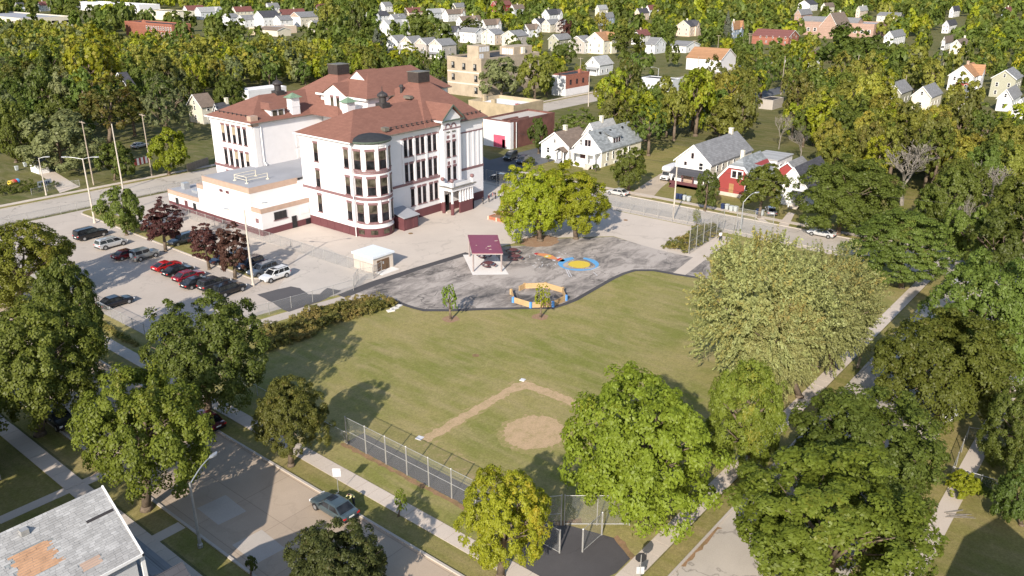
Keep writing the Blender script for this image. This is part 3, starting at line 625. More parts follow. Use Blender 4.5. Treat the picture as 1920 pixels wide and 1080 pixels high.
for yy in (127.3,132.5): mb.loft([[(109.4,129.9,25.0),(109.4,yy,23.2),(109.4,yy,23.32),(109.4,129.9,25.14)],[(114.4,129.9,25.0),(114.4,yy,23.2),(114.4,yy,23.32),(114.4,129.9,25.14)]])
S.part('gablet_roof',mb,RX_)
# hall front gable with two tall windows
mb=MB(); mb.box(104.9,128.4,8,105.9,134.8,21.0); mb.poly([(104.9,128.4,21.0),(104.9,134.8,21.0),(104.9,131.6,22.7)]); S.part('hall_gable',mb,W_)
mb=MB()
for yy in (127.9,135.3): mb.loft([[(104.6,131.6,22.75),(104.6,yy,20.75),(104.6,yy,20.95),(104.6,131.6,22.98)],[(111.5,131.6,22.75),(111.5,yy,20.75),(111.5,yy,20.95),(111.5,131.6,22.98)]])
S.part('hall_gable_roof',mb,RX_)
for y in (132.4,130.6): window(104.88,y,16.6,.85,3.6,FX,M['glassb'],True,False)
mb=MB(); mb.box(104.95,122.4,20.3,105.9,137.6,20.66); S.part('hall_cornice',mb,M['trimw'])
# dormer on the left wing
mb=MB(); mb.box(94.0,137.6,16.9,97.2,141.5,18.5); S.part('dormer_wall',mb,W_)
mb=MB(); mb.poly([(93.6,137.2,18.5),(97.6,137.2,18.5),(96.2,139.4,19.5),(95.0,139.4,19.5)],0); mb.poly([(93.6,137.2,18.5),(95.0,139.4,19.5),(95.0,143,19.5),(93.6,143,18.5)],1); mb.poly([(97.6,137.2,18.5),(97.6,143,18.5),(96.2,143,19.5),(96.2,139.4,19.5)],1); mb.poly([(95,139.4,19.5),(96.2,139.4,19.5),(96.2,143,19.5),(95,143,19.5)],0); S.part('dormer_roof',mb,[RX_,RY_])
for x in (94.9,96.3): mb=MB(); mb.box(x-.5,137.54,17.1,x+.5,137.6,18.3); S.part('dormer_window',mb,M['glassb'])
for x0,y0,z0 in ((98.6,137.05,16.0),(101.6,123.9,15.0)):
    mb=MB(); mb.box(x0,y0,z0,x0+1.9,y0+1.5,20.3); mb.box(x0-.06,y0-.06,18.5,x0+1.96,y0+1.56,18.65); S.part('chimney',mb,W_)
    mb=MB(); q=[(x0-.5,y0-.5,20.3),(x0+2.4,y0-.5,20.3),(x0+2.4,y0+2,20.3),(x0-.5,y0+2,20.3)]; ap=(x0+.95,y0+.75,21.2)
    for i in range(4): mb.poly([q[i],q[(i+1)%4],ap])
    mb.poly(q[::-1]); S.part('chimney_cap',mb,M['green'])
mb=MB(); mb.box(89.0,137.0,15.9,90.6,138.2,17.9); S.part('brick_chimney',mb,M['tan'])
mb=MB(); mb.box(105.9,122.7,8.1,106,137.1,8.2); 
for x,y,z in ((103.2,115.65,19.9),(100.8,144.25,19.9)):
    mb=MB(); mb.box(x-.95,y-.95,z,x+.95,y+.95,z+1.0); mb.lathe(x,y,[(.68,z+1.0),(.68,z+2.0),(.95,z+2.1),(1.02,z+2.35),(.85,z+2.65),(.4,z+2.95),(.08,z+3.15),(.05,z+3.9),(.01,z+4.0)],16)
    S.part('cupola',mb,M['darkmetal'])
mb=MB()
def guard(a,b,n):
    a=Vector(a); b=Vector(b); mb.tube(a,b,.045,n=5)
    for i in range(n+1): p=a.lerp(b,i/n); mb.box(p.x-.09,p.y-.09,p.z-.3,p.x+.09,p.y+.09,p.z+.1)
guard((97.5,108.9,17.75),(110.2,108.9,17.75),10); guard((116.2,108.9,17.75),(122.5,108.9,17.75),5); guard((90.0,138.6,17.7),(90.0,150.4,17.7),8)
S.part('snow_guard',mb,M['darkmetal'])
mb=MB(); mb.box(97.0,108.5,17.3,98.0,109.6,17.95); S.part('roof_hatch',mb,M['gutter'])
mb=MB(); mb.box(111.0,116.6,20.6,111.9,118.4,21.1); S.part('skylight',mb,M['gutter'])
mb=MB(); mb.lathe(113.2,121.2,[(.3,21.0),(.3,22.2),(.5,22.3),(.3,22.7)],10); S.part('roof_vent',mb,M['darkmetal'])
# gutters of pale metal along the front eaves
for a in ((X0-EO-.12,Y0-EO,X0-EO,Y1+EO),(X0-EO-.12,137.1-EO,X0-EO,151.4+EO)):
    mb=MB(); mb.box(a[0],a[1],16.5,a[2],a[3],16.72); S.part('gutter',mb,M['trimw'])
mb=MB(); mb.box(97,Y0-EO-.12,16.5,109.8,Y0-EO,16.72); mb.box(116,Y0-EO-.12,16.5,X1+EO,Y0-EO,16.72); S.part('gutter',mb,M['gutter'])
mb=MB(); mb.tube((91.0,137.0,16.3),(91.0,137.0,9.0),.1,n=6); mb.tube((91.0,137.0,9.0),(91.0,136.3,8.35),.1,n=6); S.part('downspout',mb,M['trimw'])
for x,z,wd,h in ((99.5,10.6,1.4,3.2),(99.4,8.4,1.1,1.7)):
    mb=MB(); mb.box(x-wd/2,137.0,z,x+wd/2,137.1,z+h); S.part('blocked_opening',mb,M['offwhite'])
mb=MB(); mb.box(X0+.3,137.02,8,X0+1.4,137.1,15.7); S.part('quoin_panel',mb,M['offwhite'])
# ---------------------------------------------------------------- flat roofed annex
A=Bld('school_annex','white flat roofed school annex with tan coping and a maroon base beside the parking lot','annex',(78.8,121.4,0))
OW=M['offwhite']
mb=MB(); mb.box(78.8,124.3,0,89.1,139.2,7.15); mb.box(89.0,122.75,0,105.9,137.05,7.6); A.part('gym_wall',mb,OW)
mb=MB(); mb.box(78.76,124.26,7.15,89.1,139.24,8.15); A.part('gym_coping',mb,M['tan'])
mb=MB(); mb.box(79.05,124.5,8.0,105.8,139.0,8.19); A.part('gym_roof',mb,M['flat'])
mb=MB(); mb.box(78.8,121.4,0,89.1,124.28,4.05); A.part('low_wall',mb,OW)
mb=MB(); mb.box(78.76,121.36,4.05,89.12,124.26,4.85); A.part('low_coping',mb,M['tan'])
mb=MB(); mb.box(79.05,121.65,4.7,89.1,124.2,4.89); A.part('low_roof',mb,M['flatwhite'])
mb=MB(); mb.box(78.8,139.2,0,86,141.4,5.5); A.part('step_wall',mb,OW)
mb=MB(); mb.box(78.76,139.24,5.5,86,141.44,6.3); A.part('step_coping',mb,M['tan'])
mb=MB(); mb.box(78.8,141.4,0,85,152.6,2.6); A.part('store_wall',mb,OW)
mb=MB(); mb.box(78.76,141.44,2.6,85.04,152.64,3.45); A.part('store_coping',mb,M['tan'])
mb=MB(); mb.box(79.05,141.6,3.3,84.8,152.4,3.49); A.part('store_roof',mb,M['flat'])
mb=MB(); mb.box(78.74,121.34,0,89.1,124.3,1.15); mb.box(78.74,124.3,0,80,152.66,1.15); A.part('plinth',mb,MA)
mb=MB(); mb.box(81.4,121.3,2.35,84.0,121.4,3.75); A.part('window',mb,M['black']); 
for x in (82.2,83.1): mb=MB(); mb.box(x-.03,121.27,2.4,x+.03,121.3,3.7); A.part('mullion',mb,M['darkmetal'])
mb=MB(); mb.box(81.2,121.27,2.2,84.2,121.4,2.35); A.part('sill',mb,MV)
mb=MB(); mb.box(85.0,121.26,.05,86.0,121.36,2.25); A.part('door',mb,M['black'])
mb=MB(); mb.box(86.9,121.32,2.2,88.8,121.4,3.6); A.part('blocked_opening',mb,OW)
mb=MB(); mb.box(88.0,121.26,.1,88.9,121.34,1.1); A.part('cellar_grille',mb,M['black'])
mb=MB(); mb.box(78.74,122.3,2.2,78.8,123.2,3.0); A.part('vent_panel',mb,MV)
for y in (131.2,133.2): mb=MB(); mb.box(78.74,y-.5,6.1,78.8,y+.5,6.6); A.part('vent_panel',mb,MA)
for y,m in ((149.5,'black'),(146.2,'maroon'),(143.2,'black')): mb=MB(); mb.box(78.72,y-.5,.9,78.8,y+.5,2.2); A.part('store_opening',mb,M[m])
mb=MB(); mb.box(78.74,128.2,1.4,78.8,129.0,2.3); A.part('blocked_opening',mb,OW)
mb=MB()
for (x0,y0,x1,y1) in ((80.6,127.5,80.6,131.2),(80.6,127.5,85.0,127.5),(80.6,131.2,85.0,131.2)):
    for z in (8.75,9.3): mb.tube((x0,y0,z),(x1,y1,z),.05,n=6)
for x,y in ((80.6,127.5),(80.6,131.2),(85,127.5),(85,131.2)): mb.tube((x,y,8.2),(x,y,9.35),.06,n=6); mb.lathe(x,y,[(.32,8.19),(.32,8.3)],8)
A.part('roof_railing',mb,M['cream'])
mb=MB(); mb.box(80.6,149.4,3.5,81.8,150.6,4.7); mb.box(80.4,144.5,3.5,82.6,146.5,4.0); A.part('roof_unit',mb,M['steel'])
# ================================================================ HOUSES
FOOT=[]      # footprints kept clear of trees: (x,y,halfsize)
HW={}
def hwin(kind='w'):
    if kind not in HW:
        mb=MB(); mb.box(-.5,-.05,0,.5,.06,1.5,0); pn=MB(); pn.box(-.38,-.06,.1,.38,-.04,.7); pn.box(-.38,-.06,.8,.38,-.04,1.4)
        HW[kind]=(mb.mesh('window',M['trimw'] if kind=='w' else M['frame']),pn.mesh('pane',M['glass']))
    return HW[kind]
def put_win(b,x,y,z,rz,s=(1,1,1),kind='w'): 
    o=link('window',hwin(kind)[0],b.e,(x-b.o[0],y-b.o[1],z-b.o[2]),rz,s); link('pane',hwin(kind)[1],o); return o
def gable_roof(b,x0,x1,y0,y1,ze,zr,mats,ori='x',ov=.35,th=.18,name='roof'):
    mb=MB()
    if ori=='x':
        c=(y0+y1)/2; sl=(zr-ze)/((y1-y0)/2)
        for e,s in ((y0-ov,1),(y1+ov,-1)):
            zo=ze-ov*sl; A_=[(c,zr+.02),(e,zo),(e,zo+th),(c,zr+th+.02)]
            mb.loft([[(xx,p[0],p[1]) for p in A_] for xx in (x0-ov,x1+ov)])
    else:
        c=(x0+x1)/2; sl=(zr-ze)/((x1-x0)/2)
        for e in (x0-ov,x1+ov):
            zo=ze-ov*sl; A_=[(c,zr+.02),(e,zo),(e,zo+th),(c,zr+th+.02)]
            mb.loft([[(p[0],yy,p[1]) for p in A_] for yy in (y0-ov,y1+ov)])
    b.part(name,mb,mats)
def gable_walls(b,x0,x1,y0,y1,ze,zr,m,ori='x',name='wall',base=.0):
    mb=MB(); mb.box(x0,y0,base,x1,y1,ze)
    if ori=='x':
        c=(y0+y1)/2; mb.loft([[(xx,y0,ze),(xx,y1,ze),(xx,c,zr)] for xx in (x0,x1)])
    else:
        c=(x0+x1)/2; mb.loft([[(x0,yy,ze),(x1,yy,ze),(c,yy,zr)] for yy in (y0,y1)])
    b.part(name,mb,m)
def rake(b,x0,x1,y0,y1,ze,zr,ori='x',ov=.35):
    """white fascia boards along the visible gable"""
    mb=MB()
    if ori=='x':
        c=(y0+y1)/2; sl=(zr-ze)/((y1-y0)/2)
        for e in (y0-ov-.03,y1+ov+.03):
            zo=ze-ov*sl; mb.loft([[(xx,c,zr-.10),(xx,e,zo-.12),(xx,e,zo+.17),(xx,c,zr+.24)] for xx in (x0-ov-.08,x0-ov-.01)])
    else:
        c=(x0+x1)/2; sl=(zr-ze)/((x1-x0)/2)
        for e in (x0-ov-.03,x1+ov+.03):
            zo=ze-ov*sl; mb.loft([[(c,yy,zr-.10),(e,yy,zo-.12),(e,yy,zo+.17),(c,yy,zr+.24)] for yy in (y0-ov-.08,y0-ov-.01)])
    b.part('fascia',mb,M['trimw'])
def house(label,apex,wp,dp,zr,ze,wall,roof,ori='x',group=None,win=2,chim=None,porch=None,dormer=None,side=None,name='house',gab=None,cross=None):
    x,y=G(apex[0],apex[1],zr)
    ky=abs(PX(x,y+1,zr)[0]-PX(x,y,zr)[0]); kx=abs(PX(x+1,y,zr)[0]-PX(x,y,zr)[0])
    if ori=='x': wd,dpm=min(wp/ky,14),min(dp/kx,26); x0,x1,y0,y1=x,x+dpm,y-wd/2,y+wd/2
    else: wd,dpm=min(wp/kx,16),min(dp/ky,40); x0,x1,y0,y1=x-wd/2,x+wd/2,y,y+dpm
    b=Bld(name,label,'house' if name=='house' else name.replace('_',' '),(x0,y0,0),group)
    FOOT.append(((x0+x1)/2,(y0+y1)/2,max(x1-x0,y1-y0)/2))
    gable_walls(b,x0,x1,y0,y1,ze,zr,M[wall],ori); gable_roof(b,x0,x1,y0,y1,ze,zr,M[roof],ori); rake(b,x0,x1,y0,y1,ze,zr,ori)
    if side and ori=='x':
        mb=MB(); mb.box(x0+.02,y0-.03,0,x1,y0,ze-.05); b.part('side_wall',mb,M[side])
    if gab and ori=='x':
        mb=MB(); mb.loft([[(xx,y0+.1,ze),(xx,y1-.1,ze),(xx,(y0+y1)/2,zr-.15)] for xx in (x0-.04,x0)]); b.part('gable_cladding',mb,M[gab])
    fl=2 if ze>4.8 else 1
    if win:
        if ori=='x':
            if zr-ze>2.2: put_win(b,x0-.03,(y0+y1)/2,ze+.35,FX,(.8,1,.8))
            for f in range(fl):
                for k in range(win):
                    put_win(b,x0-.03,y0+(k+.5)*wd/win,1.0+f*2.8,FX,(1,1,1))
                for k in range(max(1,int(dpm/4))): put_win(b,x0+2+k*4,y0-.06,1.0+f*2.8,FY,(.9,1,.95))
        else:
            if zr-ze>2.2: put_win(b,(x0+x1)/2,y0-.03,ze+.35,FY,(.8,1,.8))
            for f in range(fl):
                for k in range(win): put_win(b,x0+(k+.5)*wd/win,y0-.03,1.0+f*2.8,FY)
                for k in range(max(1,int(dpm/4))): put_win(b,x0-.06,y0+2+k*4,1.0+f*2.8,FX,(.9,1,.95))
    if chim:
        t=chim if isinstance(chim,float) else .5; mb=MB()
        cx_,cy_=((x0+(x1-x0)*t),(y0+y1)/2) if ori=='x' else ((x0+x1)/2,y0+(y1-y0)*t)
        mb.box(cx_-.4,cy_-.4,zr-1.2,cx_+.4,cy_+.4,zr+1.3); mb.box(cx_-.48,cy_-.48,zr+1.15,cx_+.48,cy_+.48,zr+1.35); b.part('chimney',mb,M['cream'] if chim!=.45 else M['tan'])
    if porch:
        mb=MB(); mb.loft([[(x0-2.0,y0+.2,2.5),(x0-.02,y0+.2,3.2),(x0-.02,y0+.2,3.35),(x0-2.0,y0+.2,2.65)],[(x0-2.0,y1-.4,2.5),(x0-.02,y1-.4,3.2),(x0-.02,y1-.4,3.35),(x0-2.0,y1-.4,2.65)]]); b.part('porch_roof',mb,M[roof])
        for yy in (y0+.4,y1-.6): mb=MB(); mb.box(x0-1.9,yy-.12,0,x0-1.66,yy+.12,2.5); b.part('porch_post',mb,M['trimw'])
        mb=MB(); mb.box(x0-2.0,y0+.3,0,x0-.02,y1-.5,.5); b.part('porch_floor',mb,M[porch] if isinstance(porch,str) else M['paleconc'])
    if dormer and ori=='x':
        t=dormer; c=x0+(x1-x0)*t; yc=(y0+y1)/2; zz=ze+(zr-ze)*.35; d0=y0+(zz-ze)/((zr-ze)/(wd/2))
        mb=MB(); mb.box(c-1.1,d0-.2,zz-.4,c+1.1,yc,zz+1.1); mb.loft([[(c-1.1,yy,zz+1.1),(c+1.1,yy,zz+1.1),(c,yy,zz+2.1)] for yy in (d0-.2,yc)]); b.part('dormer',mb,M[wall])
        mb=MB()
        for sg in (-1,1): mb.loft([[(c,yy,zz+2.12),(c+sg*1.45,yy,zz+.82),(c+sg*1.45,yy,zz+.96),(c,yy,zz+2.28)] for yy in (d0-.5,yc+.2)])
        b.part('dormer_roof',mb,M[roof]); put_win(b,c,d0-.24,zz-.1,FY,(.9,1,.75))
    if cross and ori=='x':          # a cross gable facing -y
        c=x0+(x1-x0)*cross; h=min(2.6,wd*.36); zt=zr-.3
        mb=MB(); mb.box(c-h,y0-.9,0,c+h,y0+.5,ze); mb.loft([[(c-h,yy,ze),(c+h,yy,ze),(c,yy,zt)] for yy in (y0-.9,(y0+y1)/2)]); b.part('cross_gable',mb,M[wall])
        mb=MB()
        for sg in (-1,1): mb.loft([[(c,yy,zt+.03),(c+sg*(h+.35),yy,ze-.3),(c+sg*(h+.35),yy,ze-.12),(c,yy,zt+.22)] for yy in (y0-1.25,(y0+y1)/2)])
        b.part('cross_gable_roof',mb,M[roof]); put_win(b,c,y0-.94,ze-1.6,FY)
    return b,(x0,x1,y0,y1)
# --- houses across the back street -------------------------------------------
b,(x0,x1,y0,y1)=house('small white cottage with brown roof and little porch hood left of the dormered house',(1041,249),52,45,6.6,3.7,'white2','rbrown',win=0,chim=.42)
put_win(b,x0-.03,y1-2.2,1.5,FX,(.9,1,.9)); put_win(b,x0-.03,(y0+y1)/2,4.2,FX,(.55,1,.6)); put_win(b,x0+2,y0-.06,1.6,FY,(.7,1,.9))
gable_roof(b,x0-1.8,x0-.02,y0+.3,y0+2.9,2.6,3.5,M['rbrown'],'x',.15,.12,'porch_hood')
for yy in (y0+.45,y0+2.75): mb=MB(); mb.box(x0-1.75,yy-.13,0,x0-1.5,yy+.13,2.6); b.part('porch_post',mb,M['trimw'])
mb=MB(); mb.box(x0-.08,y0+1.1,.6,x0-.02,y0+2.1,2.7); b.part('front_door',mb,M['darkmetal'])
mb=MB(); [mb.box(x0-1.9-.3*k,y0+.9,0,x0-.05,y0+2.3,.6-.15*k) for k in range(4)]; b.part('front_steps',mb,M['flat'])
b,(x0,x1,y0,y1)=house('white house with mottled grey roof, wide dormer and columned front porch',(1103,248),52,80,7.9,4.0,'white2','rslate',win=0,side='cream')
cxh=(y0+y1)/2
for dy in (-.45,.45): put_win(b,x0-.03,cxh+dy,4.6,FX,(.75,1,1.0),'d')
put_win(b,x0-.03,cxh+1.9,4.6,FX,(.5,1,.9))
for k in range(5): put_win(b,x0+2.5+k*2.4,y0-.09,1.3,FY,(.6,1,1.35))
for k in range(3): put_win(b,x0+2+k*4,y0-.09,.15,FY,(1,1,.4))
mb=MB(); mb.box(x0-2.6,y0+.2,3.15,x0+.0,y1-.9,3.5); mb.box(x0-2.8,y0,3.5,x0,y1-.7,3.62); b.part('porch_roof',mb,M['trimw'])
for yy in (y0+.5,y1-1.3,y0+2.6): mb=MB(); mb.box(x0-2.5,yy-.22,0,x0-2.05,yy+.22,3.2); b.part('porch_post',mb,M['trimw'])
mb=MB(); mb.box(x0-.06,cxh-.2,1.5,x0-.02,y1-1.9,2.7); b.part('front_window',mb,M['frame'])
mb=MB(); mb.box(x0-2.5,y0+.3,0,x0-.02,y1-1,.9); b.part('porch_floor',mb,M['trimw'])
mb=MB(); [mb.box(x0-2.8-.3*k,y0+1.0,0,x0-2.5,y0+2.4,.9-.18*k) for k in range(5)]; b.part('front_steps',mb,M['paleconc'])
cD=x0+(x1-x0)*.42
mb=MB(); mb.box(cD-1.9,y0+.75,4.4,cD+1.9,cxh,6.25); b.part('dormer',mb,M['white2'])
mb=MB(); mb.loft([[(xx,y0+.45,6.2),(xx,cxh,7.6),(xx,cxh,7.75),(xx,y0+.45,6.36)] for xx in (cD-2.1,cD+2.1)]); b.part('dormer_roof',mb,M['rslate'])
for dx in (-1.0,.1,1.2): put_win(b,cD+dx,y0+.7,4.75,FY,(.6,1,.8),'d')
for t in (.2,.45,.75): xx=x0+(x1-x0)*t; mb=MB(); mb.box(xx-.2,cxh-1.2,7.1,xx+.2,cxh-.8,7.6); b.part('roof_vent',mb,M['black'])
house('white house with mossy grey roof and two chimneys behind the dormered house',(1107,232),26,42,8.2,5.2,'white2','rlight',win=1,chim=.5)
b,(x0,x1,y0,y1)=house('tall white house with grey roof and maroon porch by the gravel drive',(1302,273),66,85,8.9,5.4,'white2','rgrey',win=0,chim=.86,side='beige')
cxh=(y0+y1)/2
put_win(b,x0-.03,cxh+.2,6.1,FX,(.6,1,.8),'d'); put_win(b,x0-.03,y0+2.2,3.9,FX,(1.1,1,1.05)); put_win(b,x0-.03,y1-2.4,4.5,FX,(.6,1,.5),'d')
for k in range(4): put_win(b,x0+3+k*2.7,y0-.09,3.3,FY,(.7,1,1.0))
mb=MB(); mb.loft([[(x0-2.3,yy,2.75),(x0-.02,yy,3.65),(x0-.02,yy,3.8),(x0-2.3,yy,2.9)] for yy in (y0-.1,y1+.1)]); b.part('porch_roof',mb,M['rdark'])
for k in range(4): yy=y0+.3+k*(y1-y0-.6)/3; mb=MB(); mb.box(x0-2.1,yy-.1,0,x0-1.9,yy+.1,2.8); b.part('porch_post',mb,M['maroon'] if k in (1,2) else M['trimw'])
mb=MB(); mb.box(x0-2.15,y0,0,x0-2.0,y1,1.25); mb.box(x0-2.15,y0,0,x0-.02,y1,.6); b.part('porch_rail',mb,M['maroon'])
mb=MB(); mb.box(x0-.07,cxh-.2,.6,x0-.02,cxh+2.0,2.5); b.part('boarded_window',mb,M['tan']); mb=MB(); mb.box(x0-.07,y0+.6,.9,x0-.02,y0+2,2.4); b.part('boarded_window',mb,M['tan'])
mb=MB(); [mb.box(x0-2.3-.35*k,y1-1.9,0,x0-2.0,y1-.5,.6-.15*k) for k in range(4)]; b.part('front_steps',mb,M['maroon'])
# red house with a clipped gambrel front
x,y=G(1382,312,6.4)
b=Bld('red_house','small red clapboard house with white trimmed clipped gable and mottled grey roof','house',(x,y,0)); FOOT.append((x+6,y,7))
hw=3.6; X2=x+11.5; prof=[(y-hw,0),(y+hw,0),(y+hw,3.9),(y+1.5,6.3),(y-1.5,6.3),(y-hw,3.9)]
mb=MB(); mb.loft([[(xx,p[0],p[1]) for p in prof] for xx in (x,X2)]); b.part('wall',mb,M['redsiding'])
mb=MB(); zr=7.9
mb.poly([(x-.3,y-hw-.35,3.6),(X2+.3,y-hw-.35,3.6),(X2-.5,y,zr),(x+2.2,y,zr),(x-.3,y-1.6,6.4)]); mb.poly([(x-.3,y-1.6,6.4),(x+2.2,y,zr),(x-.3,y+1.6,6.4)]); mb.poly([(x-.3,y+1.6,6.4),(x+2.2,y,zr),(X2-.5,y,zr),(X2+.3,y+hw+.35,3.6),(x-.3,y+hw+.35,3.6)]); mb.poly([(X2+.3,y-hw-.35,3.6),(X2+.3,y+hw+.35,3.6),(X2-.5,y,zr)])
b.part('roof',mb,M['rslate'])
mb=MB()
for a,c in (((y-hw-.4,3.5),(y-1.6,6.35)),((y-1.65,6.35),(y+1.65,6.35)),((y+1.6,6.35),(y+hw+.4,3.5))):
    mb.loft([[(xx,a[0],a[1]-.35),(xx,c[0],c[1]-.35),(xx,c[0],c[1]+.12),(xx,a[0],a[1]+.12)] for xx in (x-.36,x-.02)])
b.part('fascia',mb,M['trimw'])
mb=MB(); mb.box(x-.08,y-1.5,3.9,x-.01,y+1.1,5.6); b.part('window_surround',mb,M['trimw'])
for dy in (-.8,.4): put_win(b,x-.08,y+dy,4.05,FX,(.9,1,.9),'d')
mb=MB(); mb.box(x-.06,y+.3,.7,x-.01,y+1.3,2.7); b.part('boarded_door',mb,M['plydark']); put_win(b,x-.03,y-2.5,.9,FX,(.8,1,1.2))
mb=MB(); mb.box(x-.1,y-hw-.08,0,X2,y+hw+.08,.75); b.part('foundation',mb,M['paleconc'])
mb=MB(); mb.box(x+4.5,y+.8,6.8,x+5.2,y+1.5,8.8); b.part('chimney',mb,M['cream'])
x,y=G(1433,297,5.2); b=Bld('flat_roofed_house','white flat roofed addition standing between the red house and the woods','house',(x,y,0)); FOOT.append((x+4,y,5))
mb=MB(); mb.box(x,y-3,0,x+8.5,y+3,5.0); b.part('wall',mb,M['white2']); mb=MB(); mb.box(x-.2,y-3.2,5.0,x+8.7,y+3.2,5.25); b.part('roof',mb,M['rlight']); put_win(b,x+2,y-3.06,2.6,FY); put_win(b,x+5,y-3.06,2.6,FY)
house('low red walled house with grey roof behind the white house with charcoal roof',(1478,305),30,26,5.6,4.2,'redsiding','rgrey',win=1)
b,(x0,x1,y0,y1)=house('white house with steep charcoal roof at the right end of the row',(1490,315),58,50,7.6,4.0,'white2','rdark',win=0)
cxh=(y0+y1)/2
put_win(b,x0-.03,cxh+1.0,3.6,FX,(.8,1,1.0),'d'); put_win(b,x0-.03,cxh-1.3,3.5,FX,(.7,1,1.0))
mb=MB(); mb.loft([[(x0-1.9,yy,2.3),(x0-.02,yy,3.1),(x0-.02,yy,3.22),(x0-1.9,yy,2.42)] for yy in (y0-.1,y0+3.0)]); b.part('porch_roof',mb,M['rdark'])
mb=MB(); mb.box(x0-1.7,y0+2.7,0,x0-1.5,y0+2.9,2.3); b.part('porch_post',mb,M['trimw']); mb=MB(); mb.box(x0-.08,y0+1.2,.3,x0-.02,y0+2.3,2.3); b.part('front_door',mb,M['rail'])
mb=MB(); [mb.box(x0-1.2-.35*k,y0+1.0,0,x0-.05,y0+2.5,.5-.15*k) for k in range(3)]; b.part('front_steps',mb,M['paleconc'])
# --- town houses far behind -------------------------------------------------
TH='row of four gabled townhouses'; 
house('white townhouse at the left end of the gabled row by the spruce',(734,67),21,24,9.6,6.8,'white2','rgrey',group=TH,porch='paleconc')
house('white townhouse with pale gable, second from the spruce in the row',(761,69),21,24,9.6,6.8,'white2','rgrey',group=TH,porch='paleconc',gab='peach')
house('townhouse with taupe walls and peach gable, third from the spruce in the row',(788,72),22,25,9.6,6.8,'taupe','rgrey',group=TH,porch='paleconc',gab='peach')
house('townhouse with taupe side wall and white front at the right end of the row',(816,74),23,28,9.6,6.8,'white2','rgrey',group=TH,porch='paleconc',side='taupe',gab='peach')
house('white house with charcoal roof and side gable above the townhouse row',(823,51),13,38,9.4,6.2,'white2','rdark',cross=.72,chim=.5)
house('white two storey house with its long grey roof slope facing front, above the ruin',(899,53),16,30,8.9,6.6,'white2','rgrey','y')
house('cream front house with pinkish side wall behind the tan ruin',(915,55),25,20,9.0,6.2,'cream','rgrey',side='peach')
house('beige gabled house with taupe side behind the tan ruin',(954,58),27,24,9.0,6.2,'beige','rgrey',side='taupe')
house('olive beige gabled house left of the dark round tree',(1038,65),19,26,9.0,6.4,'olive','rgrey')
house('taupe house with grey roof next to the cream house with orange roof',(1082,68),28,18,9.0,6.2,'taupe','rgrey',side='palegrey')
house('tall cream house with steep orange brown roof and chimney',(1116,61),33,24,11.2,7.2,'cream','rorange',chim=.45,cross=.75)
house('white and sage gabled house with pale roof below the tall cream house',(1112,107),26,26,7.6,4.4,'palegrey','rlight',porch='white')
house('white cottage with red brown roof and chimney near the dark hedge tree',(1192,57),15,21,8.4,5.4,'white2','rred',chim=.45)
house('grey gabled house with slate roof facing right above the power poles',(1239,71),20,18,8.2,5.0,'palegrey','rgrey','y')
house('peach gabled house with charcoal roof and white wing at upper right',(1282,39),25,22,10.2,6.8,'peach','rdark',chim=.3,cross=.6)
house('low hipped grey roofed house behind the two crossarm poles',(1300,78),30,30,5.6,3.6,'white2','rgrey','y')
house('bright white house with two steep gables and charcoal roof, top centre',(1023,18),14,26,10.5,6.4,'white2','rdark',cross=.8,chim=.2)
house('white gabled house with dark roof and chimney left of two beige gables',(1003,35),18,16,9.0,5.8,'white2','rdark',chim=.5)
house('beige gabled house in the middle of the three small gables',(1024,37),15,22,8.8,5.8,'beige','rgrey')
house('small taupe gabled house right of the beige gable',(1049,38),14,12,8.6,5.8,'taupe','rgrey')
house('white house with tan brown roof left of the slim young tree',(985,46),12,22,8.4,5.4,'white2','rbrown',cross=.75)
house('large white house with pale roof and second gable left of the oak clump',(720,38),20,38,10.2,6.2,'white2','rlight',cross=.85)
house('peach house with red brown roof and chimney, upper left of centre',(760,15),12,30,10,6.4,'peach','rred',chim=.45)
house('house with pale grey roof next to the peach house',(800,17),14,30,9.2,5.8,'palegrey','rlight',cross=.85)
house('white front house with rosy tan roof and gabled dormer',(835,18),9,36,10,6.4,'white2','rbrown',cross=.8,chim=.4)
house('white house with long tan roof and gabled dormer above dark trees',(861,31),12,38,9.6,6,'white2','rbrown',cross=.65,chim=.68)
house('white house with tan roof and gable turned right beside the orange tree',(905,37),10,32,9.2,5.8,'white2','rbrown',cross=.8)
house('long charcoal roofed house with small white gable at upper left',(690,22),14,34,9.0,5.6,'white2','rdark',cross=.25,chim=.6)
house('grey roofed house just above the large white house with two gables',(733,27),12,24,8.8,5.6,'palegrey','rgrey',dormer=.5,chim=.3)
house('large pale grey house with wide grey roof and side gable near the brick factory',(369,14),12,44,10.5,6.6,'palegrey','rlight',cross=.75)
house('grey gabled house right of the large pale house',(423,26),15,18,9,6.2,'palegrey','rgrey')
house('tall narrow white gabled house with charcoal roof above the pink warehouse',(483,21),18,34,12,7.6,'white2','rdark')
house('white house with yellow trimmed gable and grey roof right of the narrow house',(518,30),13,24,9,6,'white2','rgrey')
house('white house with orange cladded gable and grey roof',(552,23),21,36,10.8,7.2,'white2','rgrey',gab='tan',side='beige')
house('beige rear wing with small gable beside the orange gabled house',(584,39),16,14,8,6,'beige','rgrey')
house('pale gabled house with grey roof hidden by a small tree',(450,29),14,30,8.8,5.8,'palegrey','rgrey')
house('white house with steep red brown roof behind the black roofed factory',(346,11),9,34,10,6,'white2','rred')
house('house with long dark red roof behind the narrow white house',(437,13),8,38,10,6,'cream','rred',chim=.4)
house('house with flat red roof line behind the orange gabled house',(523,18),8,48,10,6,'cream','rred',chim=.6)
house('beige metal garage with grey gabled roof and white door by the parked cars',(532,52),25,36,5.6,4.0,'beige','rbrown','y',win=0,name='garage')
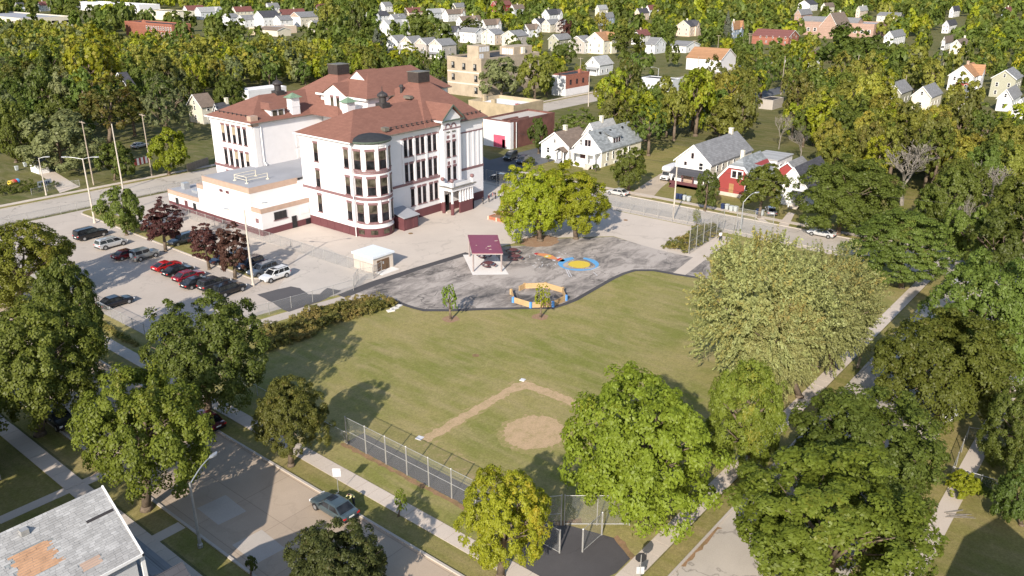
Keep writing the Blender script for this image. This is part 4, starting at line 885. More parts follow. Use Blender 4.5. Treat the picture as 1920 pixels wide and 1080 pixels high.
house('blue grey house with orange roof beside the big spruce',(1374,40),5,20,11,7,'bluegrey','rorange',chim=.1,cross=.7)
house('large white building with broad orange roof behind the utility poles',(1368,92),28,66,9.5,5.4,'white','rorange','y',win=0)
house('long low building with maroon roof among trees',(1490,57),26,70,8.5,5,'brick','rred','y')
house('small house with maroon roof half hidden by the yellow green tree',(1536,100),14,14,8,5,'white2','rred','y')
house('white house with blue side and charcoal roof at the top edge',(1508,1),22,16,11,7,'white2','rdark')
house('white gabled house with grey roof right of the brick church',(1668,59),17,26,8.5,5.4,'white2','rgrey')
house('white gabled house with dark roof high on the right',(1775,39),12,16,8.6,5.6,'white2','rdark')
house('cream cottage with tan roof left of the white shed roof',(1794,75),20,17,7.4,4.8,'cream','rbrown',chim=.9)
house('cottage with tan roof and white gable end left of the cream cottage',(1771,69),6,15,7.4,4.8,'white2','rbrown')
b,(x0,x1,y0,y1)=house('big white house with orange brown roof and red garage door on the right',(1806,124),46,20,9.2,5.6,'white','rorange',chim=.45,cross=.7)
mb=MB(); mb.box(x0-.06,y0+1.2,.2,x0-.01,y0+5.6,3.0); b.part('garage_door',mb,M['redsiding'])
house('plain olive house with grey roof near the right edge',(1886,132),45,14,9.6,6.8,'olive','rgrey')
house('sage gabled house with grey roof and white trim just above the woods',(1674,156),36,22,7.4,4.4,'olive','rgrey',win=1)
house('cream gabled house with grey roof behind the yellow woods',(1731,163),36,22,7.4,4.4,'cream','rgrey',win=1)
house('white gabled roof peeping over the woods below the big white house',(1796,169),34,18,7.0,4.2,'white2','rgrey',win=1)
house('grey roofed house below the plain olive house',(1888,168),28,18,7.0,4.2,'palegrey','rgrey',win=1)
house('white house cut by the right edge above the dark trees',(1915,186),26,20,8,5,'white2','rlight',win=2)
house('beige house with tan brown roof among the trees left of the school',(362,178),26,26,8.4,5.2,'beige','rbrown',win=1)
house('white gabled house with dark roof and small chimney behind the left school wing',(404,195),16,22,8.4,5.2,'white2','rdark',win=1,chim=.95)
house('dark blue roof showing between the trees at upper left',(222,137),26,14,9.5,5.5,'grey','rdark',win=1)
house('white garden shed with gabled grey roof by the driveway at the left edge',(60,297),15,20,3.4,2.3,'white2','rgrey',win=0,name='shed')
rr=random.Random(77); wl=('white2','palegrey','cream','peach','white2','bluegrey'); rl=('rgrey','rdark','rbrown','rred','rlight')
words={'white2':'white','palegrey':'pale grey','cream':'cream','peach':'peach','bluegrey':'blue grey','rgrey':'grey','rdark':'charcoal','rbrown':'brown','rred':'red brown','rlight':'pale'}
for i,(ax,ay) in enumerate(((716,4),(960,9),(1120,10),(1195,16),(1214,10),(1128,24),(590,8),(500,6),(1545,6),(1610,12),(1786,12),(1885,14),(30,5),(70,3),(850,6))):
    a,c=wl[i%6],rl[(i*2+i//6)%5]
    house(f'distant {words[a]} house with {words[c]} roof, top edge {"above the brick church" if 1500<ax<1720 else "on the far left" if ax<200 else "above the school roofs" if ax<860 else "above the tan ruin" if ax<1130 else "above the orange roofed building" if ax<1450 else "on the far right" if ax>1720 else "in the far centre"}',(ax,ay),rr.uniform(7,11),rr.uniform(12,22),10,6.3,a,c,group='distant houses along the top edge',win=1,chim=.5 if i%2 else None)
# ================================================================ OTHER BUILDINGS
def block(name,label,cat,corner,wp,dp,h,wall,roof,par=.6):
    """flat roofed building; corner = near top corner in the photograph"""
    x,y=G(corner[0],corner[1],h); ky=abs(PX(x,y+1,h)[0]-PX(x,y,h)[0]); kx=abs(PX(x+1,y,h)[0]-PX(x,y,h)[0])
    wd,dm=wp/ky,dp/kx; b=Bld(name,label,cat,(x,y,0)); FOOT.append((x+dm/2,y+wd/2,max(wd,dm)/2))
    mb=MB(); mb.box(x,y,0,x+dm,y+wd,h-par); b.part('wall',mb,M[wall])
    mb=MB()
    for q in ((x,y,x+.35,y+wd),(x+dm-.35,y,x+dm,y+wd),(x+.35,y,x+dm-.35,y+.35),(x+.35,y+wd-.35,x+dm-.35,y+wd)): mb.box(q[0]-.03,q[1]-.03,h-par,q[2]+.03,q[3]+.03,h)
    b.part('parapet',mb,M[wall]); mb=MB(); mb.box(x+.3,y+.3,h-par,x+dm-.3,y+wd-.3,h-par+.05); b.part('roof',mb,M[roof])
    return b,(x,x+dm,y,y+wd)
b,(x0,x1,y0,y1)=block('ruined_building','abandoned tan brick building with broken windows and graffiti on its roof huts','building',(902,110),66,118,13.8,'tanbrick','flatdark')
for yy,z,s in ((y0+3,9.6,1),(y0+8.4,9.6,1),(y1-3,9.9,1),(y0+2.6,5.6,1),(y1-3,5.6,1),(y0+2.6,1.4,1.1)):
    mb=MB(); mb.box(x0-.08,yy-.75,z,x0-.02,yy+.75,z+2.1); mb.box(x0-.12,yy-.85,z-.2,x0-.02,yy+.85,z); mb.box(x0-.1,yy-.1,z+.8,x0-.06,yy+.7,z+1.9,1); b.part('broken_window',mb,[M['black'],M['rail']])
for z in (4.2,8.3): mb=MB(); mb.box(x0-.06,y0-.06,z,x1,y1,z+.5); b.part('concrete_band',mb,M['shed'])
mb=MB(); mb.box(x0+.4,y0+1.5,13.2,x0+6.5,y0+7,18.0); b.part('roof_hut',mb,M['tanbrick'])
r=random.Random(2)
mb=MB()
for k in range(4): mb.box(x0+.9+1.35*k,y0+1.44,15.9,x0+1.95+1.35*k,y0+1.5,17.6)
for k in range(2): mb.box(x0+.8+1.2*k,y0+1.44,13.5,x0+1.8+1.2*k,y0+1.5,15.2)
b.part('graffiti',mb,M['whitep'])
mb=MB(); mb.box(x0+21,y0+2,13.2,x0+32,y0+9,16.3); b.part('roof_hut',mb,M['tanbrick'])
mb=MB(); [mb.box(x0+20.94,y0+2.6+1.1*k,13.5,x0+21,y0+3.4+1.1*k,15.6) for k in range(5)]; b.part('graffiti',mb,M['whitep'])
mb=MB(); mb.box(x1-9,y0+1,13.2,x1-7.5,y0+2.6,16); b.part('chimney',mb,M['cream'])
b,(x0,x1,y0,y1)=block('brick_warehouse','low yellow brick warehouse with white membrane roof behind the school','warehouse',(963,198),88,58,7.5,'yellowbrick','flatwhite',1.1)
mb=MB(); mb.box(x0-.1,y0+7,6.2,x0+.8,y0+8.4,8.6); mb.box(x0+6,y1-1,6.2,x0+7,y1+.1,8.5); b.part('chimney',mb,M['yellowbrick'])
mb=MB(); mb.box(x0+7,y0+4,6.45,x0+8,y0+5.2,6.7); b.part('roof_hatch',mb,M['redsiding'])
b,(x0,x1,y0,y1)=block('garage_building','low building with white front, red doors and dark brown brick side wall','building',(957,228),52,88,7.2,'brownbrick','lotgrey',.5)
mb=MB(); mb.box(x0-.06,y0-.04,0,x0,y1,6.9); mb.box(x0-.06,y0-.06,0,x0+1.2,y0-.01,6.9); b.part('front_wall',mb,M['white'])
mb=MB(); mb.box(x0-.12,y1-7.5,.1,x0-.06,y1-3.6,3.3); b.part('garage_door',mb,M['pink']); mb=MB(); mb.box(x0-.12,y0+1.6,.1,x0-.06,y0+2.7,2.3); b.part('side_door',mb,M['pink'])
mb=MB(); mb.tube((x0+2.2,y0-.2,0),(x0+2.2,y0-.2,6.8),.12,n=6); b.part('downspout',mb,M['palegrey'])
mb=MB(); mb.box(x0+1,y0+1,6.76,x0+9,y0+1.6,7.3); mb.box(x0+1,y0+3,6.76,x0+7,y0+3.6,7.3); b.part('roof_beam',mb,M['brownbrick'])
b,(x0,x1,y0,y1)=block('corner_shop','two storey shop with pale front, red brick side and black roof','building',(1061,141),26,46,7.6,'brick','flatdark',.3)
mb=MB(); mb.box(x0-.06,y0,0,x0,y1,7.3); b.part('front_wall',mb,M['palegrey']); mb=MB(); mb.box(x0-.08,y0-.08,0,x1,y0-.02,2.6); b.part('ground_floor_wall',mb,M['white'])
for k in range(4): put_win(b,x0+3+k*4,y0-.06,3.9,FY,(1.2,1,1.2),'d')
mb=MB(); mb.box(x0+9,y0,7.3,x0+10,y0+1,9); b.part('chimney',mb,M['brick'])
b,_=block('flat_store','black flat roofed store with pale walls beside the street lamp','building',(1262,150),60,16,4.5,'palegrey','flatdark',.3)
b,_=block('flat_garage','small flat garage with dark roof at the edge of the yellow woods','garage',(1450,188),26,20,3.2,'taupe','flatdark',.2)
b,(x0,x1,y0,y1)=block('industrial_building','long beige industrial building with dark roof edge at upper left','building',(38,34),120,100,9,'beige','flat',.8)
for k in range(5): mb=MB(); mb.box(x0-.08,y0+2+k*4,4.5,x0-.02,y0+4+k*4,6.5); b.part('window',mb,M['glass'])
for k in range(4): mb=MB(); mb.box(x0+4+k*9,y0-.08,4.5,x0+9+k*9,y0-.02,6.2); b.part('window',mb,M['glass'])
b,(x0,x1,y0,y1)=block('brick_factory','long red brick factory with rows of white framed windows and black roof','factory',(322,46),95,36,9.5,'brick','flatdark',.7)
for k in range(11):
    for z in (5.2,1.5): put_win(b,x0-.05,y0+2.2+k*3.1,z,FX,(1.4,1,1.6))
mb=MB(); mb.loft([[(xx,(y0+y1)/2+2,9.5),(xx,(y0+y1)/2+8,9.5),(xx,(y0+y1)/2+5,11.4)] for xx in (x0-.05,x0+.5)]); b.part('pediment',mb,M['brick'])
b,_=block('black_roofed_factory','wide factory with black roof and white rim behind the brick front','factory',(335,22),70,30,8,'cream','blackroof',.5)
b,(x0,x1,y0,y1)=block('pink_warehouse','low pinkish warehouse with white roof edge','warehouse',(488,52),22,70,5,'peach','flat',.5)
for k in range(3): mb=MB(); mb.box(x0-.06,y0+2+4*k,1.5,x0-.02,y0+3.4+4*k,3); b.part('window',mb,M['redsiding'])
b,_=block('white_roofed_annex','flat building with patchy white and black roof behind the left school wing','building',(465,170),22,74,6,'white','flatwhite',.8)
b,(x0,x1,y0,y1)=block('big_warehouse','huge pale warehouse with broad white roof at the top left edge','warehouse',(260,9),130,40,9,'white','flatwhite',.4)
b,(x0,x1,y0,y1)=block('brick_school','long brick school building with grey roofs beside the church','school',(1640,45),150,24,9,'brickpale','flat',.6)
for k in range(14): put_win(b,x0-.05,y0+3+k*4.6,2.6,FX,(2.2,1,1.6))
gable_roof(b,x0+2,x0+14,y1-40,y1-1,9.0,12.0,M['rgrey'],'y',.3,.2)
mb=MB(); gable_walls(b,x0+2,x0+14,y1-40,y1-1,9.0,12.0,M['brickpale'],'y','upper_wall',8.0)
house('brick church with steep grey brown roof and tall gable',(1557,25),34,50,16,7.5,'brickpale','rbrown',win=0,name='church',chim=.72)
house('brick front wing with gabled parapet left of the church',(1497,18),12,40,11,7,'brickpale','rgrey',win=1,name='school_wing')
house('long low grey roofed hall right of the church',(1690,24),22,40,7.5,5,'beige','rgrey','y',win=1,name='hall')
house('red school house with red roof at the top edge, above the tan ruin',(925,2),10,40,12,8,'redsiding','rred',win=2,name='school_house')
# ================================================================ HOUSES IN THE FOREGROUND
def big_house(label,xr,yr,zr,ze,hw,dep,roofm,wallm):
    b=Bld('house',label,'house',(xr-dep,yr,0)); FOOT.append((xr-dep/2,yr,dep/2))
    x0,x1,y0,y1=xr-dep+.35,xr-.35,yr-hw+.4,yr+hw-.4; FOOT.append((x1-3,yr,4))
    sl=(zr-ze)/hw; zw=zr-sl*(hw-.4)-.15
    gable_walls(b,x0,x1,y0,y1,zw,zr-.15,M[wallm],'x')
    mb=MB()
    for e in (yr-hw,yr+hw):
        A_=[(yr,zr-.12),(e,ze-.12),(e,ze),(yr,zr)]
        mb.loft([[(xx,p[0],p[1]) for p in A_] for xx in (xr-dep,xr)])
    b.part('roof',mb,M[roofm])
    for z in (1.4,4.4):
        for dy in (-1.8,1.8): put_win(b,x1+.04,yr+dy,z,PI/2,(1,1,1.1))
    put_win(b,x1+.04,yr,zw+.6,PI/2,(.9,1,.9))
    mb=MB(); mb.box(x0,y0-.02,0,x1+.02,y1+.02,.5); b.part('foundation',mb,M['paleconc'])
    return b,(x0,x1,y0,y1,zw)
_g=G(1850,972); HX,HY=_g[0]-17.3,_g[1]-7.0
HB,(hx0,hx1,hy0,hy1,hzw)=big_house('large grey shingled house with a patch of bare boards on its roof, bottom left corner',19.1,52.45,10.5,7.1,4.35,17,'rslate','palegrey')
# shingle tabs on the near roof slope: laid in courses, each with its own tone
m,t_,bs=_nodes('loose grey shingles'); at=_n(t_,'ShaderNodeAttribute',attribute_name='tone').outputs['Fac']
t_.links.new(_mix(t_,1.0,_ramp(t_,at,[(0,(.33,.325,.32)),(.55,(.38,.375,.37)),(1,(.44,.435,.43))]),_ramp(t_,_noise(t_,_pos(t_),1.2,5),[(.3,.78),(.7,1.05)]),'MULTIPLY'),bs.inputs['Base Color']); bs.inputs['Roughness'].default_value=.9; bs.inputs['Specular IOR Level'].default_value=.1
M['tabs']=m
sl=(10.5-7.1)/4.35; r=random.Random(9); mb=MB(); tones=[]; nb=MB()
slope_len=math.hypot(4.35,3.4); nx=Vector((0,-sl,1)).normalized(); nv=Vector((0,-3.4,4.35)).normalized(); dn=Vector((0,-4.35,-3.4)).normalized()
def on_roof(u,v,h=0): # u along +x from 2.1, v down the slope from the ridge
    return Vector((2.1+u,52.45,10.5))+dn*v+nv*h
rows=34; dv=slope_len/rows
def in_patch(u,v,k=0): 
    # boards laid bare: two holes in the shingles
    a=(10.2<u+.25*math.sin(v*9)<12.6 and 1.7<v<3.5) or (13.4<u<14.7 and 4.15<v<4.85)
    return a
for i in range(rows):
    v=i*dv; u=-r.uniform(0,.5)
    while u<17:
        wd=r.uniform(.28,.62); uc=u+wd/2
        if not in_patch(uc,v+dv/2):
            a,c=max(0,u),min(17,u+wd-.012); h=.018+r.uniform(0,.014)
            if c>a+.05:
                q=[on_roof(a,v-.02,.006),on_roof(a,v+dv,h+.012),on_roof(c,v+dv,h+.012),on_roof(c,v-.02,.006)]; mb.poly(q); tones.append(r.random())
                mb.poly([q[1],on_roof(a,v+dv,.0),on_roof(c,v+dv,.0),q[2]]); tones.append(.1)
        u+=wd
me=mb.mesh('shingles',M['tabs'],HB.o); at_=me.attributes.new('tone','FLOAT','FACE'); at_.data.foreach_set('value',tones)
o=link('shingles',me,HB.e); o['kind']='stuff'
for i in range(11):
    v=1.72+i*.165; k=10.2-.25*math.sin(v*9)+r.uniform(-.1,.15); e=12.6-.25*math.sin(v*9)+r.uniform(-.15,.2); mid=k+(e-k)*r.uniform(.3,.7)
    for a,c in ((k,mid-.02),(mid,e)):
        mb=MB(); mb.loft([[on_roof(a,v,.004),on_roof(c,v,.004),on_roof(c,v+.15,.004),on_roof(a,v+.15,.004)],[on_roof(a,v,.02),on_roof(c,v,.02),on_roof(c,v+.15,.02),on_roof(a,v+.15,.02)]]); HB.part('board',mb,M['board'])
for i in range(4):
    v=4.16+i*.165; mb=MB(); mb.loft([[on_roof(13.4,v,z_),on_roof(14.7,v,z_),on_roof(14.7,v+.15,z_),on_roof(13.4,v+.15,z_)] for z_ in (.004,.018)]); HB.part('board',mb,M['tan'])
for u,v in ((11.6,.65),(7.6,.65),(3.6,.65)):
    c=on_roof(u,v); mb=MB(); mb.box(c.x-.24,c.y-.22,c.z-.1,c.x+.24,c.y+.22,c.z+.28); HB.part('roof_vent',mb,M['rail'])
c=on_roof(15.9,1.9); mb=MB(); mb.loft([[on_roof(15.0,1.75,h),on_roof(16.8,1.75,h),on_roof(16.8,1.95,h),on_roof(15.0,1.95,h)] for h in (.03,.05)]); HB.part('flashing',mb,M['darkmetal'])
mb=MB(); q=[(19.02,52.45,10.35),(19.02,48.0,6.87),(19.02,48.0,7.12),(19.02,52.45,10.6)]; mb.loft([q,[(p[0]+.12,p[1],p[2]) for p in q]]); mb.box(2.1,48.0,6.88,19.14,48.1,7.1); HB.part('fascia',mb,M['trimw'])
# its porch
mb=MB(); mb.box(18.8,47.2,.7,21.4,56.4,.85); HB.part('porch_floor',mb,M['flat'])
mb=MB(); mb.loft([[(18.7,yy,4.1),(21.6,yy,3.3),(21.6,yy,3.45),(18.7,yy,4.25)] for yy in (49.4,56.6)]); HB.part('porch_roof',mb,M['rgrey'])
for x,y in ((21.3,49.6),(21.3,53.0),(21.3,56.3),(19.2,48.6)): mb=MB(); mb.box(x-.13,y-.13,.8,x+.13,y+.13,3.5 if x>20 else 6.9); HB.part('porch_post',mb,M['trimw'])
mb=MB(); mb.box(19.0,47.25,1.65,21.4,47.33,1.75); mb.box(21.3,47.25,1.65,21.38,49.6,1.75); HB.part('porch_rail',mb,M['trimw'])
for k in range(12): mb=MB(); xx=19.1+.2*k; mb.box(xx,47.26,.85,xx+.07,47.32,1.68); HB.part('baluster',mb,M['trimw'])
mb=MB(); mb.lathe(20.6,48.0,[(.28,.86),(.42,1.2),(.45,1.6),(.3,1.9),(.34,2.15),(.2,2.3)],12); o=link('cushion',mb.mesh('cushion',M['tan'],(20.6,48.0,.85),True),None,(20.6,48.0,.85)); tag(o,'peach coloured stuffed cushion standing behind the white porch rail','cushion')
big_house('grey roofed house whose ridge tip shows at the bottom edge beside the porch rail',19.3,42.9,9.0,5.8,4.0,15,'rdark','beige')
big_house('pale house at the left edge above the dark driveway, only its corner showing',20.0,80.9,9.8,6.6,4.1,14,'rgrey','beige')
big_house('house beyond the left edge next to the dark driveway house',5.5,66.5,11.5,7.2,4.6,14,'rgrey','beige')
big_house('house beyond the left edge under the large maples',20,91,10.5,6.8,4.2,14,'rdark','palegrey')
big_house('house below the bottom edge whose shadow lies on the right hand yard',HX+.6,HY-.8,10.2,7.4,3.6,14,'rgrey','beige')
# ================================================================ FENCES
POSTM={}
def fence(label,pts,h,step=3.0,rails=(1.0,),m='link',name='chain_link_fence',pr=.045,top=True,group=None):
    """chain link fence along ground points: every post, rail and bay a part"""
    o0=pts[0]; e=thing(name,label,'fence',(o0[0],o0[1],0),0,group)
    for i in range(len(pts)-1):
        a=Vector(pts[i]); b=Vector(pts[i+1]); d=b-a; L_=d.length; n=max(1,round(L_/step)); ang=math.atan2(d.y,d.x); s=L_/n
        k=(round(h,2),pr)
        if k not in POSTM: mb=MB(); mb.tube((0,0,0),(0,0,h+.06),pr,n=6); mb.lathe(0,0,[(pr*1.35,h+.05),(pr*.6,h+.11)],6); POSTM[k]=mb.mesh('post',M['rail'])
        kb=(round(s,3),round(h,2),m)
        if kb not in POSTM: mb=MB(); mb.poly([(0,0,.03),(s,0,.03),(s,0,h),(0,0,h)]); POSTM[kb]=mb.mesh('wire_mesh',M[m])
        for j in range(n+(1 if i==len(pts)-2 else 0)):
            p=a+d*(j/n); link('post',POSTM[k],e,(p.x-o0[0],p.y-o0[1],0))
            if j<n: link('wire_mesh',POSTM[kb],e,(p.x-o0[0],p.y-o0[1],0),ang)
        mb=MB()
        for q in rails: mb.tube((a.x-o0[0],a.y-o0[1],h*q),(b.x-o0[0],b.y-o0[1],h*q),.028,n=5)
        link('rail',mb.mesh('rail',M['rail']),e)
    return e
fence('tall backstop fence with middle rail along the dugout walk by the ball field',[(43.92,57.3),(43.98,37.4)],3.05,2.85,(1.0,.5),pr=.06)
fence('short tall fence wing behind the yellow street tree near the dark tarmac apron',[G(980,990),G(1052,985)],3.0,3.0,(1.0,.4),pr=.06)
fence('tall fence under the big bright green tree beside the tarmac apron',[G(1058,985),G(1180,985)],3.0,3.0,(1.0,.05),pr=.05)
fence('white gate leaf left of the gateway on the tarmac apron',[G(1049,1037),G(1010,1016)],2.2,3.0,(1.0,.04),pr=.075,name='gate_fence')
fence('white gate leaf right of the gateway on the tarmac apron',[G(1092,1035),G(1128,1003)],2.2,3.0,(1.0,.04),pr=.075,name='gate_fence')
fence('low chain link fence between the lawn and the front pavement behind the street trees',[(43.95,57.6),(44.3,93.6)],1.25,3.0)
fence('chain link fence along the front edge of the parking lot',[(44.3,94.5),(44.0,162)],1.6,3.0)
fence('chain link fence between the parking lot and the weed strip',[(44.4,93.6),G(505,590),G(663,545)],1.7,3.0)
fence('chain link fence with slanted braces along the annex side of the parking lot',[G(700,518),G(488,450),(76.4,130),(76.2,152.5)],1.9,3.0,(1.0,.05))
fence('brown gate fence in front of the beige utility shed',[G(664,540),G(672,526),G(700,523),G(716,512)],1.9,1.7,(1.0,.5,.05),name='gate_fence')
fence('chain link fence along the cracked street behind the parking lot',[(44.5,163.6),(131.8,163.6)],1.5,3.0)
fence('tall chain link fence along the back street side of the schoolyard',[(132.15,116),(132.15,58)],3.2,3.0)
fence('very tall chain link fence of the ball cage beside the overgrown bed',[G(1291,477),G(1355,436)],4.2,3.0,(1.0,.52,.02),pr=.06)
fence('very tall chain link fence at the back of the ball cage by the street',[(132.2,57.6),(132.2,51)],5.0,3.0,(1.0,.52),pr=.06)
fence('chain link fence round the side yard at the right edge, overgrown with vines',[G(1782,900),G(1812,824),G(1905,838)],1.4,3.0,m='linkd')
fence('chain link fence across the grass of the right hand yard',[G(1784,902),G(1890,935)],1.5,3.0,m='linkd')
fence('chain link fence at the driveway of the white garden shed at the left edge',[G(60,366),G(118,352),G(150,349)],1.3,3.0)
# wooden fence and red white panel over the street on the left
b=Bld('plank_fence','weathered plank fence beyond the cracked street left of the school wing',"fence",(*G(352,322),0))
p=Vector(G(352,322)); q=Vector(G(392,308)); n=34
for i in range(n):
    c=p.lerp(q,i/n); mb=MB(); mb.box(c.x-.05,c.y-.12,0,c.x+.05,c.y+.12,1.7+.05*(i%3)); b.part('plank',mb,M['wood'])
b=Bld('striped_panel','red panel with white uprights standing on the grass across the street','panel',(*G(268,310),0)); p=Vector(G(253,312)); q=Vector(G(280,305)); d=q-p
for i in range(7):
    a=p.lerp(q,i/7); c=p.lerp(q,(i+1)/7); mb=MB(); mb.loft([[(a.x,a.y,.1),(c.x,c.y,.1),(c.x,c.y,1.7),(a.x,a.y,1.7)],[(a.x+.15,a.y,.1),(c.x+.15,c.y,.1),(c.x+.15,c.y,1.7),(a.x+.15,a.y,1.7)]]); b.part('board',mb,M['redsiding'] if i%2==0 else M['white'])
# ================================================================ POLES, LAMPS, SIGNS
def base_top(bp,tp): x,y=G(*bp); return x,y,ZH(tp,x,y)
def pole(label,bp,ty,kind='wood',arms=0,r=.16,group=None,extra=None,lean=(0,0),name='utility_pole',bl=None):
    x,y,h=base_top(bp,ty); h=min(max(h,4),14); e=thing(name,label,'pole',(x,y,0),0,group)
    mb=MB(); mb.tube((0,0,0),(lean[0],lean[1],h),r,r*.62,n=8); link('pole_shaft',mb.mesh('pole_shaft',M[kind]),e)
    for k in range(arms):
        mb=MB(); z=h-.35-.9*k; mb.box(-1.25,-.06,z,1.25,.06,z+.13)
        link('crossarm',mb.mesh('crossarm',M['wood']),e,(lean[0],lean[1],0),bl if bl is not None else PI/2)
        for dx in (-1.1,-.55,.55,1.1):
            mb=MB(); mb.lathe(0,0,[(.05,0),(.07,.1),(.03,.22)],6); a=bl if bl is not None else PI/2
            link('insulator',mb.mesh('insulator',M['darkmetal']),e,(lean[0]+dx*math.cos(a),lean[1]+dx*math.sin(a),z+.13))
    if extra=='drum':
        mb=MB(); mb.lathe(.35,0,[(.25,h-2.4),(.28,h-2.3),(.28,h-1.5),(.2,h-1.4)],10); link('transformer',mb.mesh('transformer',M['rail']),e)
    return e,h
pole('bare utility pole with crossarm left of the two armed lamp',(176,347),227,'wood',1,.17)
pole('tall bare pole without arms behind the small green lot tree',(231,356),200,'paleconc',0,.17)
pole('tall pole with white bands at the foot beside the yellow green street tree',(285,330),212,'wood',1,.17)
pole('white banded pole in the back street in front of the gravel drive',(1262,412),300,'paleconc',0,.17,extra=None)
pole('leaning wooden pole beside the pavement right of the pale silvery tree',(1608,690),575,'wood',1,.17,lean=(.6,-.3))
pole('broken pale pole between the trees near the crosswalk',(1754,414),374,'paleconc',0,.15)
for i,(bp,ty,a,l) in enumerate((((941,176),128,1,'thin pole with wide crossarm in front of the tan ruin'),((1087,165),108,1,'pole with crossarm beside the red brick corner shop'),((1103,200),140,0,'thick pale pole in the shrubs left of the woods'),((1345,100),66,1,'pole with crossarm above the white building with orange roof'),((1403,97),62,2,'pole with two crossarms behind the white building with orange roof'),((1464,178),97,0,'tall leaning pole with drum beside the yellow green tree'),((1417,168),130,0,'short pole in the shrubs right of the orange roofed building'),((1601,170),103,0,'pole in the open grass strip on the right'),((1762,160),116,0,'pole left of the big white house with garage door'),((1839,160),119,0,'pole between the big white house and the olive house'),((1695,172),141,0,'short pole in front of the sage gabled house'),((1300,115),75,1,'pole on the street right of the low hipped house'),((1308,132),105,0,'short pole near the low hipped house'),((818,92),40,1,'pole rising above the townhouse row'),((906,85),46,0,'pole between the beige houses behind the tan ruin'),((500,88),53,0,'pole in front of the beige metal garage'),((650,60),38,0,'pole beside the tall trees at upper left'),((135,40),2,1,'pole behind the industrial building at the top left'),((99,24),0,0,'pole at the left end of the dark trees, top left'),((182,33),6,0,'pole among the dark trees, top left'),((1518,78),38,1,'pole left of the maroon roof'),((1664,45),12,0,'thin pole beside the brick school'),((1410,80),58,0,'short pole behind the two crossarm pole'))):
    pole(l,bp,ty,'paleconc' if i in (0,2) else 'wood',a,.16,'utility poles in the neighbourhood',extra='drum' if i in (5,) else None)
def lamp(label,bp,ty,arms,kind='steel',r=.1,shaft=None):
    """street lamp; arms: list of (angle,length,rise)"""
    x,y,h=base_top(bp,ty); e=thing('street_lamp',label,'street lamp',(x,y,0),0,'street lamps')
    mb=MB(); mb.tube((0,0,0),(0,0,h),r*1.5,r*.8,n=8); mb.lathe(0,0,[(r*2.2,0),(r*2.2,.3),(r*1.5,.4)],8); link('pole_shaft',mb.mesh('pole_shaft',M[shaft or kind]),e)
    for a,l,rise in arms:
        c,s=math.cos(a),math.sin(a); pts=[(c*l*t,s*l*t,h-.15+rise*math.sin(t*PI/2)) for t in (0,.2,.4,.6,.8,1)]
        mb=MB(); mb.path(pts,.045,6); link('arm',mb.mesh('arm',M['steel']),e)
        q=Vector(pts[-1]); mb=MB(); mb.loft([[(q.x+c*t+(-s)*w_*.5*sg,q.y+s*t+c*w_*.5*sg,q.z+z) for sg,z in ((-1,-.08),(1,-.08),(1,.05),(0,.12),(-1,.05))] for t,w_ in ((-.1,.1),(.15,.34),(.5,.38),(.75,.16))]); link('lamp_head',mb.mesh('lamp_head',M['steel']),e)
    return e
RV=YAW-PI/2   # picture right
lamp('single armed street lamp in the shaded verge beside the concrete road',(376,1026),905,[(.30,2.5,1.0)],shaft='rail')
lamp('tall two armed lamp standing on the grass tip of the lot island',(178,418),297,[(RV,2.2,.4),(RV+PI,3.0,.4)],shaft='paleconc',r=.13)
lamp('tall lamp with two thin arms at the rounded end of the lot island',(475,536),393,[(RV+.2,2.6,1.0),(RV+PI-.2,2.4,.1)],shaft='paleconc',r=.13)
lamp('curved street lamp between the ball cage and the red house',(1388,436),378,[(RV+.3,2.2,1.6)],r=.1)
lamp('street lamp with short arm across the cracked street at the left edge',(87,366),296,[(RV+.2,1.4,.3)],shaft='paleconc')
lamp('white street lamp in front of the black flat roofed store',(1233,160),128,[(RV+PI,2.4,.6)],r=.14)
# stop sign seen from behind
x,y=G(1199,1092); e=thing('stop_sign','back of an octagonal sign on a thin post by the pavement at the bottom','sign',(x,y,0),rad(-20)); zt=ZH(1046,x,y)
mb=MB(); mb.tube((0,0,0),(0,0,zt+.3),.035,n=6); link('sign_post',mb.mesh('sign_post',M['rail']),e)
mb=MB(); mb.loft([[(xx,.46*math.cos(PI/8+k*PI/4),zt+.46*math.sin(PI/8+k*PI/4)) for k in range(8)] for xx in (.04,.06)]); link('sign_plate',mb.mesh('sign_plate',M['black']),e,(0,0,0),rad(60))
mb=MB(); mb.box(-.01,-.3,zt-1.5,.02,.3,zt-.85); link('street_name_plate',mb.mesh('street_name_plate',M['signback']),e,(0,0,0),rad(60))
x,y=G(635,928); e=thing('sign','white square sign on a thin post behind the parked blue grey sedan','sign',(x,y,0),rad(50)); zt=ZH(886,x,y)
mb=MB(); mb.tube((0,0,0),(0,0,zt+.2),.03,n=6); link('sign_post',mb.mesh('sign_post',M['rail']),e)
mb=MB(); mb.box(-.03,-.36,zt-.4,-.01,.36,zt+.42); link('sign_plate',mb.mesh('sign_plate',M['whitep']),e,(0,0,0),rad(-10))
x,y=G(252,430); e=thing('sign','small dark sign post at the pavement edge beside the lot island','sign',(x,y,0)); mb=MB(); mb.tube((0,0,0),(0,0,2.0),.05,n=6); mb.box(-.05,-.2,1.4,.05,.2,2.0); link('sign_post',mb.mesh('sign_post',M['door']),e)
x,y=G(78,353); e=thing('banner','white banner with dark lettering hung on the fence across the cracked street','banner',(x,y,0)); p=Vector(G(72,354)); q=Vector(G(98,347)); d=(q-p)
mb=MB(); mb.loft([[(0,0,.2),(d.x,d.y,.2),(d.x,d.y,1.5),(0,0,1.5)],[(.03,.02,.2),(d.x+.03,d.y+.02,.2),(d.x+.03,d.y+.02,1.5),(.03,.02,1.5)]]); link('banner_cloth',mb.mesh('banner_cloth',M['whitep']),e,(p.x-x,p.y-y,0))
mb=MB()
